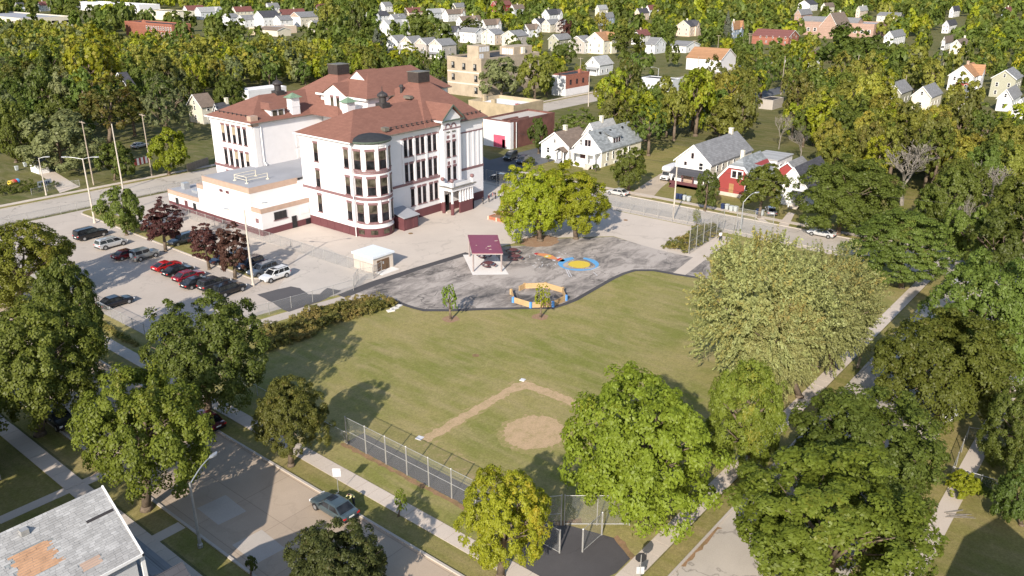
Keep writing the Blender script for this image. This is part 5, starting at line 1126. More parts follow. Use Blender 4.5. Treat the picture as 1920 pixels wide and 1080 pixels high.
for k in range(5):
    t0,t1=.12+.16*k,.12+.16*k+.09; mb.loft([[(d.x*t0-.03,d.y*t0-.03,.6),(d.x*t1-.03,d.y*t1-.03,.6),(d.x*t1-.03,d.y*t1-.03,1.15),(d.x*t0-.03,d.y*t0-.03,1.15)],[(d.x*t0,d.y*t0,.6),(d.x*t1,d.y*t1,.6),(d.x*t1,d.y*t1,1.15),(d.x*t0,d.y*t0,1.15)]])
link('lettering',mb.mesh('lettering',M['binblue']),e,(p.x-x,p.y-y,0))
x,y=G(24,346); e=thing('play_tunnel','striped toy tunnel of yellow, orange and blue rings on the grass at the left edge','toy',(x,y,0),.3)
for k,c in enumerate(('yellowp','orangep','redp','skyp')):
    mb=MB(); mb.lathe(0,0,[(.42,0),(.55,.12),(.55,.5),(.42,.62)],12); mb.xform(Matrix.Translation((.62*k-.9,0,.5))@Matrix.Rotation(PI/2,4,'Y')); link('ring',mb.mesh('ring',M[c]),e)
# ================================================================ PLAYGROUND
p=[G(*q) for q in ((886,516),(954,515),(930,478),(868,478))]
S2=Bld('picnic_shelter','open shelter with flat maroon roof on four posts over a white slab','shelter',(p[0][0],p[0][1],0))
sheet('concrete_pad',p,.044,M['padw'])
zr=3.05
rf=[G(885,476,zr),G(943,476,zr),G(933,442,zr+.45),G(877,442,zr+.45)]
z4=(zr,zr,zr+.45,zr+.45)
mb=MB(); mb.loft([[(rf[i][0],rf[i][1],z4[i]) for i in range(4)],[(rf[i][0],rf[i][1],z4[i]+.16) for i in range(4)]]); S2.part('shelter_roof',mb,M['shelterroof'])
cxr=sum(q[0] for q in rf)/4; cyr=sum(q[1] for q in rf)/4
for i in range(4):
    x=rf[i][0]+(cxr-rf[i][0])*.08; y=rf[i][1]+(cyr-rf[i][1])*.08; mb=MB(); mb.box(x-.1,y-.1,0,x+.1,y+.1,z4[i]); S2.part('post',mb,M['post'])
mb=MB(); a,c=rf[0],rf[1]; mb.tube((a[0],a[1],zr-.05),(c[0],c[1],zr-.05),.1,n=6); mb.tube((rf[3][0],rf[3][1],zr+.4),(rf[2][0],rf[2][1],zr+.4),.1,n=6); S2.part('beam',mb,M['post'])
for (u,v,w_) in ((.62,.35,.5),(.62,.18,.35),(.9,.65,.4),(.5,.25,.15),(.2,.4,.15)):
    a=Vector((*rf[0],z4[0])); bx=Vector((*rf[1],z4[1]))-a; by=Vector((*rf[3],z4[3]))-a; c=a+bx*u+by*v+Vector((0,0,.175)); mb=MB(); mb.box(c.x-w_*.6,c.y-w_*.18,c.z-.01,c.x+w_*.6,c.y+w_*.18,c.z+.03); mb.xform(Matrix.Translation((c.x,c.y,0))@Matrix.Rotation(-.5,4,'Z')@Matrix.Translation((-c.x,-c.y,0))); S2.part('litter',mb,M['paleconc'])
def picnic(label,p):
    x,y=G(*p); e=thing('picnic_table',label,'picnic table',(x,y,.045),0,'round picnic tables at the shelter')
    mb=MB(); mb.lathe(0,0,[(.72,.70),(.75,.72),(.75,.76),(.70,.77)],14); link('table_top',mb.mesh('table_top',M['maroon']),e)
    mb=MB(); mb.tube((0,0,0),(0,0,.7),.07,n=8); mb.lathe(0,0,[(.4,0),(.4,.04)],10); link('pedestal',mb.mesh('pedestal',M['darkmetal']),e)
    for k in range(4):
        a=k*PI/2+.4; mb=MB(); mb.path([(0,0,.25),(1.1*math.cos(a),1.1*math.sin(a),.3)],.03); pts=[]
        for i in range(7): t=a-.5+i/6; pts.append(t)
        mb.loft([[(rr_*math.cos(t),rr_*math.sin(t),z) for rr_,z in ((.98,.42),(1.28,.42),(1.28,.47),(.98,.47))] for t in pts]); link('bench_seat',mb.mesh('bench_seat',M['maroon']),e,)
picnic('dark maroon round picnic table in the sun at the front of the slab',(916,501)); picnic('dark round picnic table in the shade under the shelter roof',(908,484)); picnic('dark maroon round picnic table beyond the shelter, nearer the roof',(962,476)); picnic('dark maroon round picnic table beyond the shelter, nearer the painted rocket',(967,488))
# utility shed
q=[G(671,505),G(701,513),G(722,506)]
x0,y0=q[1]; x0-=0; U=Bld('utility_shed','small beige utility shed with pale flat roof and brown double door','shed',(x0,y0,0))
wx=4.1; wy=4.6; h=ZH(486,x0,y0)
mb=MB(); mb.box(x0,y0,0,x0+wx,y0+wy,h); U.part('wall',mb,M['shed'])
mb=MB(); mb.box(x0-.22,y0-.22,h,x0+wx+.22,y0+wy+.22,h+.28); U.part('roof',mb,M['shedroof'])
for k in (0,1): mb=MB(); mb.box(x0+.75+1.25*k,y0-.06,.1,x0+1.97+1.25*k,y0,h-.5); U.part('door',mb,M['door'])
mb=MB(); mb.box(x0+1.85,y0-.1,1.1,x0+2.1,y0-.06,1.5); U.part('door_handle',mb,M['steel'])
mb=MB(); mb.box(x0+.3,y0-1.6,0,x0+wx-.3,y0,.1); U.part('door_step',mb,M['padw'])
# ball pit of plywood walls
oct_=[(957,556),(984,542),(1000,541),(1032,541),(1058,551),(1062,566),(1037,581),(993,581),(962,571)]
oc=[(957,556),(961,572),(994,584),(1037,584),(1063,568),(1058,551),(1031,541),(1012,541),(999,541.5),(983,545)]
gp=[G(*q) for q in oc]; c=(sum(a[0] for a in gp)/len(gp),sum(a[1] for a in gp)/len(gp))
B2=Bld('gaga_ball_pit','eight sided ball pit of golden plywood walls with blue corner posts on the worn asphalt','ball pit',(c[0],c[1],0))
R8=[(c[0]+4.0*math.cos(t),c[1]+4.0*math.sin(t)) for t in (rad(22.5+45*i) for i in range(8))]
for i in range(8):
    a=Vector(R8[i]); b_=Vector(R8[(i+1)%8]); d=b_-a; nn=Vector((-d.y,d.x)).normalized()*.05
    if i==1: b_=a+d*.45
    for k in range(3):
        z0,z1=.03+.27*k,.03+.27*k+.255; mb=MB(); mb.loft([[(*(a+nn),z0),(*(b_+nn),z0),(*(b_+nn),z1),(*(a+nn),z1)],[(*(a-nn),z0),(*(b_-nn),z0),(*(b_-nn),z1),(*(a-nn),z1)]]); B2.part('plank',mb,M['ply'])
    t=rad(22.5+45*i); px_,py_=a.x+.08*math.cos(t),a.y+.08*math.sin(t); mb=MB(); mb.box(px_-.15,py_-.15,0,px_+.15,py_+.15,.86); B2.part('corner_post',mb,M['bluep'] if PX(px_,py_)[1]>PX(*c)[1]+3 else M['ply'])
# raised planter
x,y=G(915,411); e=thing('raised_planter','raised red cedar planter box full of straw coloured plants beside the locust trees','planter',(x,y,0),0)
mb=MB()
for (a0,b0,a1,b1) in ((0,-4.2,.16,0),(0,-.16,4.2,0),(4.04,-4.2,4.2,0),(0,-4.2,4.2,-4.04)): 
    for k in (0,1): mb=MB(); mb.box(a0,b0,.06+.3*k,a1,b1,.33+.3*k); link('plank',mb.mesh('plank',M['cedar']),e)
for q_ in ((0,-4.2),(0,-2.1),(0,-.1),(2.1,-.1),(4.1,-.1),(4.1,-4.2),(2.1,-4.2)): mb=MB(); mb.box(q_[0]-.12,q_[1]-.12,0,q_[0]+.12,q_[1]+.12,.7); link('corner_post',mb.mesh('corner_post',M['peach']),e)
mb=MB(); mb.box(.16,-4.04,.1,4.04,-.16,.5); link('soil',mb.mesh('soil',M['mulch']),e)
# grey block paving beside the portico
sheet('paved_corner',pix((901,386),(912,372),(950,366),(968,386),(945,397)),.024,M['lotgrey'])
# bins
def bin_(label,p,m,rz=0,group='wheeled bins along the back street'):
    x,y=G(*p); e=thing('wheeled_bin',label,'bin',(x,y,0),rz,group)
    mb=MB(); mb.loft([[(-.26,-.28,.08),(.26,-.28,.08),(.26,.28,.08),(-.26,.28,.08)],[(-.33,-.36,1.0),(.33,-.36,1.0),(.33,.36,1.0),(-.33,.36,1.0)]]); link('bin_body',mb.mesh('bin_body',M[m]),e)
    mb=MB(); mb.loft([[(-.36,-.39,1.0),(.38,-.39,1.0),(.38,.39,1.0),(-.36,.39,1.0)],[(-.3,-.33,1.1),(.34,-.33,1.12),(.34,.33,1.12),(-.3,.33,1.1)]]); link('lid',mb.mesh('lid',M[m]),e)
    for s in (-1,1): mb=MB(); mb.tube((.26,.3*s,.14),(.26,.37*s,.14),.14,n=10); link('wheel',mb.mesh('wheel',M['rubber']),e)
for l,p,m in (('navy bin at the left of the group by the maroon porch',(1269,373),'binblue'),('second navy bin in the group by the maroon porch',(1276,374),'binblue'),('grey bin in the middle of the group by the maroon porch',(1283,376),'bingrey'),('grey bin at the right of the group by the maroon porch',(1291,378),'bingrey'),('navy bin left of the grey ones in front of the red house',(1355,392),'binblue'),('first of three grey bins in front of the red house',(1363,393),'bingrey'),('middle one of three grey bins in front of the red house',(1371,396),'bingrey'),('last of three grey bins in front of the red house',(1379,397),'bingrey'),('navy bin behind the tree trunk by the wrecked car',(1420,402),'binblue'),('grey bin in front of the wrecked car',(1428,404),'bingrey'),('grey bin in the dark under the maple at the right end',(1513,421),'bingrey'),('pale bin left of the garden shed at the left edge',(32,320),'bingrey'),('pale bin right beside the garden shed at the left edge',(48,313),'bingrey')): bin_(l,p,m)
# ================================================================ CARS
CARG={}
def car_paint(n,c,metal=.3): 
    if n not in M: M[n]=mat(n,c,.28,.03,1,0,0,metal,.5,.6,True)
    return M[n]
SH={ # length, width, stations (x fraction from rear 0..1 front, belt z), cabin: rear base, rear top, front top, front base, roof z, belt z
 'sedan':dict(L=4.75,W=1.82,z0=.28,hood=.90,trunk=1.0,belt=.94,roof=1.45,cab=(.10,.26,.58,.74)),
 'coupe':dict(L=4.5,W=1.78,z0=.28,hood=.88,trunk=1.0,belt=.93,roof=1.38,cab=(.04,.30,.56,.72)),
 'suv':dict(L=4.75,W=1.9,z0=.34,hood=1.08,trunk=1.12,belt=1.12,roof=1.74,cab=(.0,.06,.60,.75)),
 'bigsuv':dict(L=5.5,W=2.02,z0=.36,hood=1.15,trunk=1.2,belt=1.2,roof=1.9,cab=(.0,.03,.62,.74)),
 'minivan':dict(L=5.05,W=1.95,z0=.3,hood=1.02,trunk=1.12,belt=1.08,roof=1.72,cab=(.0,.05,.66,.84)),
 'jeep':dict(L=4.2,W=1.84,z0=.45,hood=1.18,trunk=1.2,belt=1.2,roof=1.86,cab=(.0,.01,.60,.64))}
def car_meshes(kind,paint):
    k=(kind,paint.name)
    if k in CARG: return CARG[k]
    s=SH[kind]; L,W=s['L'],s['W']; hx=L/2; X=lambda f:-hx+f*L
    box=kind in('jeep',); e=.04 if box else .13
    out=[]
    # body: cross sections along the length
    st=[]
    cb=s['cab']
    prof=[(0,.62,s['trunk']-.12,.86 if not box else .97),(.025,.34,s['trunk'],.95),(max(.09,cb[0]+.02),s['z0'],s['belt'],1),(.3,s['z0'],s['belt'],1.0),(.62,s['z0'],s['belt'],1.0),(cb[3]+.01,s['z0'],s['belt']-.01,.99),(.90,s['z0'],s['hood']-.05 if not box else s['hood']-.02,.95),(.975,.33,s['hood']-.16 if not box else s['hood']-.05,.88 if not box else .9),(1,.5,s['hood']-.33 if not box else s['hood']-.1,.78 if not box else .88)]
    def sec(f,z0,zt,wk):
        w=W/2*wk; x=X(f); zm=z0+(zt-z0)*.45
        half=[(w*.86,z0),(w*.97,z0+.1),(w,zm),(w*.985,zt-.14),(w*.93,zt-.04),(w*.80,zt)]
        return [(x,a,b) for a,b in half]+[(x,-a,b) for a,b in reversed(half)]
    mb=MB(); mb.loft([sec(*p) for p in prof]); out.append(('body',mb.mesh('body',paint,smooth=False)))
    # greenhouse
    r0,r1,f1,f0=cb; zb,zr=s['belt']-.03,s['roof']; wb=W/2*.93; wt=W/2*(.80 if not box else .9)
    base=[(X(r0),zb),(X(f0),zb)]; mb=MB()
    lo=[(X(r0)+.03,-wb,zb),(X(f0),-wb,zb),(X(f0),wb,zb),(X(r0)+.03,wb,zb)]; mid=[(X(r1),-wt,zr-.07),(X(f1),-wt,zr-.07),(X(f1),wt,zr-.07),(X(r1),wt,zr-.07)]; top=[(X(r1)+.1,-wt+.12,zr),(X(f1)-.12,-wt+.12,zr),(X(f1)-.12,wt-.12,zr),(X(r1)+.1,wt-.12,zr)]
    mb.loft([lo,mid,top]); out.append(('cabin',mb.mesh('cabin',paint)))
    def pane(A,B,Cc,D,ins,n,push=.012,name='side_window'):
        A,B,Cc,D=map(Vector,(A,B,Cc,D)); c=(A+B+Cc+D)/4; q=[]
        nn=(B-A).cross(D-A).normalized()
        if nn.dot(Vector(n))<0: nn=-nn
        for p in (A,B,Cc,D): q.append(p+(c-p)*ins+nn*push)
        mb=MB(); mb.loft([q,[p-nn*.02 for p in q]]); out.append((name,mb.mesh(name,M['carglass'])))
    lerp=lambda a,b,t:tuple(a[i]+(b[i]-a[i])*t for i in range(3))
    for sg in (0,1):
        A,B,Cc,D=(lo[0],lo[1],mid[1],mid[0]) if sg==0 else (lo[3],lo[2],mid[2],mid[3])
        n=3 if kind in('suv','bigsuv','minivan') else 2
        for i in range(n): pane(lerp(A,B,.03+.94*i/n),lerp(A,B,.03+.94*(i+1)/n),lerp(D,Cc,.02+.96*(i+1)/n),lerp(D,Cc,.02+.96*i/n),.10,(0,-1 if sg==0 else 1,0))
    pane(lo[1],lo[2],mid[2],mid[1],.1,(1,0,.5),name='windscreen'); pane(lo[3],lo[0],mid[0],mid[3],.12,(-1,0,.5),name='rear_window')
    # wheels
    R=.34 if kind in('sedan','coupe') else .39
    for fx in (.19,.81):
        for sg in (-1,1):
            x=X(fx); y=sg*(W/2-.10); mb=MB(); mb.lathe(0,0,[(R*.62,-.11),(R*.95,-.11),(R,-.07),(R,.07),(R*.95,.11),(R*.62,.11)],18,0); rm=MB(); rm.lathe(0,0,[(R*.6,-.118),(R*.6,.118)],12)
            TM=Matrix.Translation((x,y,R))@Matrix.Rotation(PI/2,4,'X'); mb.xform(TM); rm.xform(TM); out.append(('wheel',mb.mesh('wheel',M['rubber']),('rim',rm.mesh('rim',M['alloy']))))
            mb=MB(); pts=[(x+(R+.05)*math.cos(t),R+(R+.05)*math.sin(t)) for t in (PI*i/10 for i in range(11))]
            mb.loft([[(p[0],sg*(W/2-.16),p[1]) for p in pts]+[(x,sg*(W/2-.16),R*.6)],[(p[0],sg*(W/2+.012),p[1]) for p in pts]+[(x,sg*(W/2+.012),R*.6)]]); out.append(('wheel_arch',mb.mesh('wheel_arch',M['black'])))
    for sg in (-1,1):
        zt=s['trunk']-.25; mb=MB(); mb.box(-hx-.015,sg*W*.40-.15,zt-.08,-hx+.10,sg*W*.40+.13,zt+.07); out.append(('taillight',mb.mesh('taillight',M['redlens'])))
        zh=s['hood']-.30; mb=MB(); mb.box(hx-.14,sg*W*.36-.17,zh-.08,hx-.01,sg*W*.36+.14,zh+.09); out.append(('headlight',mb.mesh('headlight',M['headl'])))
        mb=MB(); mb.box(X(f0)-.45,sg*(W/2+.12)-.09,s['belt']-.02,X(f0)-.3,sg*(W/2+.12)+.09,s['belt']+.14); out.append(('mirror',mb.mesh('mirror',paint)))
    mb=MB(); mb.box(-hx-.02,-.26,.66,-hx+.05,.26,.80); out.append(('number_plate',mb.mesh('number_plate',M['plate'])))
    mb=MB(); mb.box(hx-.06,-.5,.42,hx+.01,.5,.62); out.append(('grille',mb.mesh('grille',M['black'])))
    mb=MB(); mb.box(-hx-.03,-W*.42,.36,-hx+.06,W*.42,.5); out.append(('bumper',mb.mesh('bumper',M['black'] if kind!='jeep' else M['rail'])))
    if kind=='jeep': mb=MB(); mb.lathe(0,0,[(.2,-.1),(.37,-.1),(.37,.1),(.2,.1)],16); mb.xform(Matrix.Translation((-hx-.16,.05,1.1))@Matrix.Rotation(PI/2,4,'Y')); out.append(('spare_wheel',mb.mesh('spare_wheel',M['plate'])))
    if kind in('suv','bigsuv','minivan'):
        for sg in (-1,1): mb=MB(); mb.tube((X(r1)+.3,sg*(wt-.08),zr+.05),(X(f1)-.3,sg*(wt-.08),zr+.05),.03,n=5); out.append(('roof_rail',mb.mesh('roof_rail',M['black'])))
    CARG[k]=out; return out
def car(label,p,kind,col,rz,sunroof=False,group='cars in the parking lot',xy=None):
    x,y=xy or G(*p); e=thing('parked_car',label,'car',(x,y,.045 if not xy else .02),rz,group); pn='car paint '+'-'.join('%d'%(c*1000) for c in col)
    for q in car_meshes(kind,car_paint(pn,col)):
        o=link(q[0],q[1],e)
        for n2,m2 in q[2:]: link(n2,m2,o)
    if sunroof:
        s=SH[kind]; mb=MB(); mb.box(-.25,-.42,s['roof'],.5,.42,s['roof']+.012); link('sunroof',mb.mesh('sunroof',M['carglass']),e)
    return e
BLK=(.012,.012,.014)
car('long black SUV at the far end of the lot, nearest the cracked street',(172,446),'bigsuv',BLK,.05)
car('silver minivan parked between the long black SUV and the dark red sedan',(210,463),'minivan',(.50,.51,.52),.05)
car('dark red sedan half hidden behind the grey jeep',(240,483),'sedan',(.12,.008,.012),.05)
car('grey boxy jeep with a spare wheel on its tailgate',(273,485),'jeep',(.22,.23,.23),.05)
car('bright red coupe at the near row under the purple trees',(314,505),'coupe',(.46,.012,.012),.05)
car('black sedan with pale plate between the two red cars',(335,514),'sedan',BLK,.05)
car('crimson sedan parked right of the black sedan with pale plate',(355,524),'sedan',(.24,.010,.022),.05)
car('black sedan between the crimson sedan and the charcoal hatchback',(370,536),'sedan',(.014,.014,.016),.05)
car('charcoal hatchback SUV, second from the rounded island end',(403,540),'suv',(.045,.043,.045),.05)
car('black SUV parked nearest the rounded end of the island',(432,550),'suv',BLK,.05)
car('black sedan parked alone in the lot near the street trees',(218,573),'sedan',(.010,.011,.016),.02)
car('white SUV with sunroof facing the viewer behind the lamp pole',(516,524),'suv',(.78,.78,.77),PI+.05,True)
car('slate grey SUV next to the white one with sunroof',(493,514),'suv',(.10,.12,.15),PI+.05)
car('navy SUV hidden by the right purple tree',(468,503),'suv',(.02,.026,.045),PI+.05)
car('dark car mostly hidden between the two right purple trees',(418,492),'sedan',(.02,.03,.06),PI+.05)
car('dark grey hatchback behind the left purple tree',(343,457),'suv',(.06,.07,.08),PI+.05)
SG='cars on the streets'
car('blue grey sedan with sunroof parked at the kerb of the concrete road',(627,961),'sedan',(.075,.105,.118),PI/2,True,SG)
car('dark red car at the kerb hidden under the big green tree',(388,797),'sedan',(.10,.012,.014),PI/2,False,SG)
car('dark car in the shade at the left kerb behind the maples',(112,795),'suv',(.03,.03,.035),-PI/2,False,SG)
car('silver sedan parked across the back street left of the gravel drive',(1158,366),'sedan',(.62,.60,.57),PI/2,False,SG)
car('silver sedan in the shade of the big maple on the back street',(1540,443),'sedan',(.55,.55,.55),PI/2,False,SG)
car('battered silver car standing in the yard under the round tree',(1445,401),'sedan',(.42,.43,.45),.5,False,SG)
car('dark green SUV parked before the brown brick wall',(957,299),'bigsuv',(.03,.035,.025),PI+.3,False,SG)
car('dark grey pickup like SUV right of the dark green one',(980,306),'suv',(.07,.07,.08),PI+.3,False,SG)
car('dark sedan in the shaded street beside the school corner',(938,337),'sedan',(.03,.035,.045),PI/2+.2,False,SG)
car('silver car parked among the trees beyond the cracked street',(262,277),'sedan',(.45,.46,.48),.3,False,SG)
car('white car at the far right edge beyond the woods',(1905,250),'sedan',(.6,.6,.58),.3,False,SG)
for i,(p,c) in enumerate((((560,80),(.08,.1,.16)),((570,78),(.6,.6,.6)),((580,84),(.5,.5,.52)),((548,86),(.65,.65,.63)),((592,76),(.1,.1,.1)),((536,82),(.05,.06,.08)))):
    car(('navy','white','silver','pale','black','dark blue')[i]+' car in the crowded yard right of the beige metal garage',p,'sedan',c,.4*i,False,'cars beside the metal garage')
# box van in the drive
x,y=G(1256,336); e=thing('camper_van','white camper van with overhanging cab roof on the gravel drive','van',(x,y,.02),PI); Wt=M['white']
mb=MB(); mb.box(-3.2,-1.1,.5,.9,1.1,3.1); link('body',mb.mesh('body',Wt),e)
mb=MB(); mb.loft([[(.9,-1.1,2.0),(.9,1.1,2.0),(.9,1.1,3.1),(.9,-1.1,3.1)],[(2.1,-1.0,2.3),(2.1,1.0,2.3),(2.0,1.0,3.0),(2.0,-1.0,3.0)]]); link('cab_bunk',mb.mesh('cab_bunk',Wt),e)
mb=MB(); mb.loft([[(.9,-1.0,.5),(.9,1.0,.5),(.9,1.0,2.0),(.9,-1.0,2.0)],[(2.1,-.95,.5),(2.1,.95,.5),(1.8,.9,2.1),(1.8,-.9,2.1)]]); mb.loft([[(1.9,-.95,.5),(1.9,.95,.5),(1.9,.95,1.25),(1.9,-.95,1.25)],[(3.0,-.9,.5),(3.0,.9,.5),(3.0,.85,1.05),(3.0,-.85,1.05)]]); link('cab',mb.mesh('cab',Wt),e)
mb=MB(); mb.loft([[(2.12,-.82,1.3),(2.12,.82,1.3),(1.9,.78,2.05),(1.9,-.78,2.05)],[(2.16,-.82,1.3),(2.16,.82,1.3),(1.94,.78,2.05),(1.94,-.78,2.05)]]); link('windscreen',mb.mesh('windscreen',M['carglass']),e)
mb=MB(); mb.box(3.0,-.6,.6,3.04,.6,.9); link('grille',mb.mesh('grille',M['black']),e)
for sx in (-2.2,2.2):
    for sy in (-.95,.95): mb=MB(); mb.tube((sx,sy-.12,.38),(sx,sy+.12,.38),.38,n=14); link('wheel',mb.mesh('wheel',M['rubber']),e)
# ================================================================ PEOPLE
def person_mesh(name,shirt,legs,pose='stand'):
    J=dict(pel=(0,0,.95),sp=(0,0,1.18),ch=(.01,0,1.38),nk=(.02,0,1.52),hd=(.04,0,1.63),tp=(.03,0,1.75))
    if pose=='lean':
        J.update(sp=(.14,0,1.12),ch=(.34,0,1.26),nk=(.48,0,1.34),hd=(.58,0,1.42),tp=(.62,0,1.52))
    v=[];ed=[];rad_=[]
    def add(p,r,pa=None):
        v.append(p); rad_.append(r); 
        if pa is not None: ed.append((pa,len(v)-1))
        return len(v)-1
    pe=add(J['pel'],.15); s_=add(J['sp'],.14,pe); c_=add(J['ch'],.16,s_); n_=add(J['nk'],.06,c_); h_=add(J['hd'],.10,n_); add(J['tp'],.07,h_)
    for sg in (-1,1):
        hp=add((0,.10*sg,.9),.11,pe); kn=add((.03+.05*sg*(pose!='stand'),.11*sg,.49),.075,hp); an=add((-.02+.12*sg*(pose=='walk'),.11*sg,.09),.05,kn); add((.16+.12*sg*(pose=='walk'),.12*sg,.04),.045,an)
        cx,cy,cz=J['ch']; sh=add((cx,.2*sg,cz+.05),.075,c_)
        if pose=='lean': el=add((cx+.22,.24*sg,cz-.14),.05,sh); wr=add((cx+.42,.2*sg,cz-.12),.038,el); add((cx+.52,.19*sg,cz-.12),.04,wr)
        else: el=add((cx+.02,.27*sg,cz-.24),.05,sh); wr=add((cx+.12,.28*sg,cz-.47),.036,el); add((cx+.16,.28*sg,cz-.56),.042,wr)
    me=bpy.data.meshes.new('tmp'); me.from_pydata(v,ed,[]); o=bpy.data.objects.new('tmp',me); C.objects.link(o)
    mo=o.modifiers.new('s','SKIN'); sv=me.skin_vertices[0].data
    for i,r_ in enumerate(rad_): sv[i].radius=(r_,r_); 
    sv[0].use_root=True; o.modifiers.new('d','SUBSURF').levels=1
    dg=bpy.context.evaluated_depsgraph_get(); m2=bpy.data.meshes.new_from_object(o.evaluated_get(dg)); m2.name=name; bpy.data.objects.remove(o)
    m2.materials.clear()
    for m in (M['skin'],shirt,legs,M['black'],M['hair']): m2.materials.append(m)
    hz=J['hd'][2]; hxx=J['hd'][0]
    for p in m2.polygons:
        c=p.center; i=0
        if c.z<.12: i=3
        elif c.z<.98: i=2 if abs(c.y)<.24 else (0 if c.z<.95 else 1)
        elif c.z<J['nk'][2]-.02 and not (abs(c.y)>.245 and c.z<1.2): i=1
        if (Vector(c)-Vector(J['hd'])).length<.2 and (c.x<hxx-.01 or c.z>hz+.07) and c.z>J['nk'][2]: i=4
        p.material_index=i; p.use_smooth=True
    return m2
cl={}
def cloth(n,c): 
    if n not in cl: cl[n]=mat(n,c,.8,.08,3)
    return cl[n]
def person(label,p,shirt,legs,rz,sc=1.0,pose='stand',xy=None):
    x,y=xy or G(*p); o=link('person',person_mesh('person',cloth('cloth '+'%g-%g-%g'%shirt,shirt),cloth('cloth '+'%g-%g-%g'%legs,legs),pose),None,(x,y,.03),rz,(sc,sc,sc)); tag(o,label,'person','people outdoors')
person('person in pale yellow top leaning at the far side of the blue grey sedan',None,(.70,.66,.30),(.05,.05,.06),PI,1.0,'lean',(37.75,49.0))
person('person in white top and black trousers walking through the ball cage',(1350,453),(.75,.74,.76),(.02,.02,.022),1.0,1.05,'walk')
for l,p,s_,g_,rz in (('person in black standing nearest the school corner',(906,383),(.02,.02,.025),(.03,.03,.035),2),('person in dark maroon standing second from the school corner',(917,379),(.07,.012,.02),(.02,.02,.022),3),('person in faded pink standing in the middle of the small group',(924,374),(.45,.2,.2),(.3,.28,.27),2.5),('person in dark clothes standing third from the locust tree',(929,373),(.03,.025,.03),(.025,.02,.02),2.8),('person in white top and black trousers next to the locust tree',(938,374),(.74,.73,.72),(.02,.02,.02),3.3)):
    person(l,p,s_,g_,rz,.88)
# brush pile, loose slabs
e=thing('branch_pile','small pile of cut branches lying on the dry grass at lower right','branches',(*G(1795,966),0)); r=random.Random(4)
for k in range(9): mb=MB(); a=r.uniform(-.4,.4); y=r.uniform(-.4,.4); mb.tube((-1+r.uniform(-.3,.3),y,.06),(1+r.uniform(-.4,.3),y+a,.12),.035,.02,n=5); link('branch',mb.mesh('branch',M['deadwood']),e,(0,0,0),RV)
e=thing('loose_slabs','three loose pale slabs lying at the end of the weed strip','slabs',(*G(742,578),0))
for k in range(3): mb=MB(); mb.box(-.55,-.35,0,.5,.35,.12); link('slab',mb.mesh('slab',M['padw']),e,(k*.9-1.1,.2*k-.2,.01),.3*k-.4)
e=thing('white_box','white folded box lying on the path under the right hand trees','box',(*G(1774,783),0),.4); mb=MB(); mb.box(-.7,-.5,0,.7,.5,.5); mb.poly([(-.7,-.5,.5),(.7,-.5,.5),(.9,-1.0,.75),(-.5,-1.0,.75)]); link('box_body',mb.mesh('box_body',M['whitep']),e)
# wires along the back street
def wire(label,a,b,sag=.8):
    e=thing('overhead_wire',label,'wire',a,0); a=Vector(a); b=Vector(b); pts=[]
    for i in range(13):
        t=i/12; p=a.lerp(b,t); p.z-=sag*4*t*(1-t); pts.append(p-a)
    mb=MB(); mb.path(pts,.022,4); link('cable',mb.mesh('cable',M['darkmetal']),e)
wx,wy,wh=base_top((1262,412),300)
wire('overhead wire from the pale back street pole towards the locust trees',(wx,wy,wh-.6),(144.5,118,9.3)); wire('overhead wire from the pale back street pole past the red house',(wx,wy,wh-.6),(143.5,24,9.0)); wire('lower overhead wire past the trees before the red house',(wx,wy,wh-3.6),(144.5,24,6.0))
wx,wy,wh=base_top((176,347),227); wx2,wy2,wh2=base_top((285,330),212); wire('overhead wire between the poles beyond the cracked street',(wx,wy,wh-.4),(wx2,wy2,wh2-.4))
# ================================================================ TREES
def leaf_arrays(cen,dirs,cr,n_per,leaf,rng,style,ctone,cturn,out=None):
    """leaves (diamond quads) on clumps; returns verts (n,4,3), tone, turn"""
    k=len(cen); idx=np.repeat(np.arange(k),n_per); n=len(idx)
    d=rng.normal(size=(n,3)); d/=np.linalg.norm(d,axis=1)[:,None]
    o=dirs[idx]; d=d+o*.6+np.array([0,0,.45]); d/=np.linalg.norm(d,axis=1)[:,None]
    rad_=cr[idx]*(.45+.62*rng.random(n)**.6)
    if style=='spray':      # branchlets: long tufts pointing outwards
        t=rng.random(n); side=rng.normal(size=(n,3)); p=cen[idx]+o*(cr[idx]*2.0*(t-.3))[:,None]+side*(cr[idx]*.26*(1.1-t))[:,None]
    elif style=='layer':
        p=cen[idx]+d*rad_[:,None]*np.array([1.35,1.35,.42])
    else: p=cen[idx]+d*rad_[:,None]
    nrm=d*.85+o*.25+rng.normal(size=(n,3))*.40+np.array([0,0,.35]); nrm/=np.linalg.norm(nrm,axis=1)[:,None]
    a=rng.normal(size=(n,3))+ (o*1.6 if style=='spray' else 0); a-=nrm*(a*nrm).sum(1)[:,None]; a/=np.linalg.norm(a,axis=1)[:,None]; b=np.cross(nrm,a)
    l=leaf*(.65+.7*rng.random(n)); wd=l*(.38 if style=='spray' else .62)
    q=np.stack([p-a*l[:,None],p+b*wd[:,None]-nrm*(l*.12)[:,None],p+a*l[:,None],p-b*wd[:,None]-nrm*(l*.12)[:,None]],1)
    tone=np.clip(.35*rng.random(n)+.55*ctone[idx]+.1,0,1); turn=np.clip(.72*cturn[idx]+.28*rng.random(n),0,1)
    return q,tone,turn
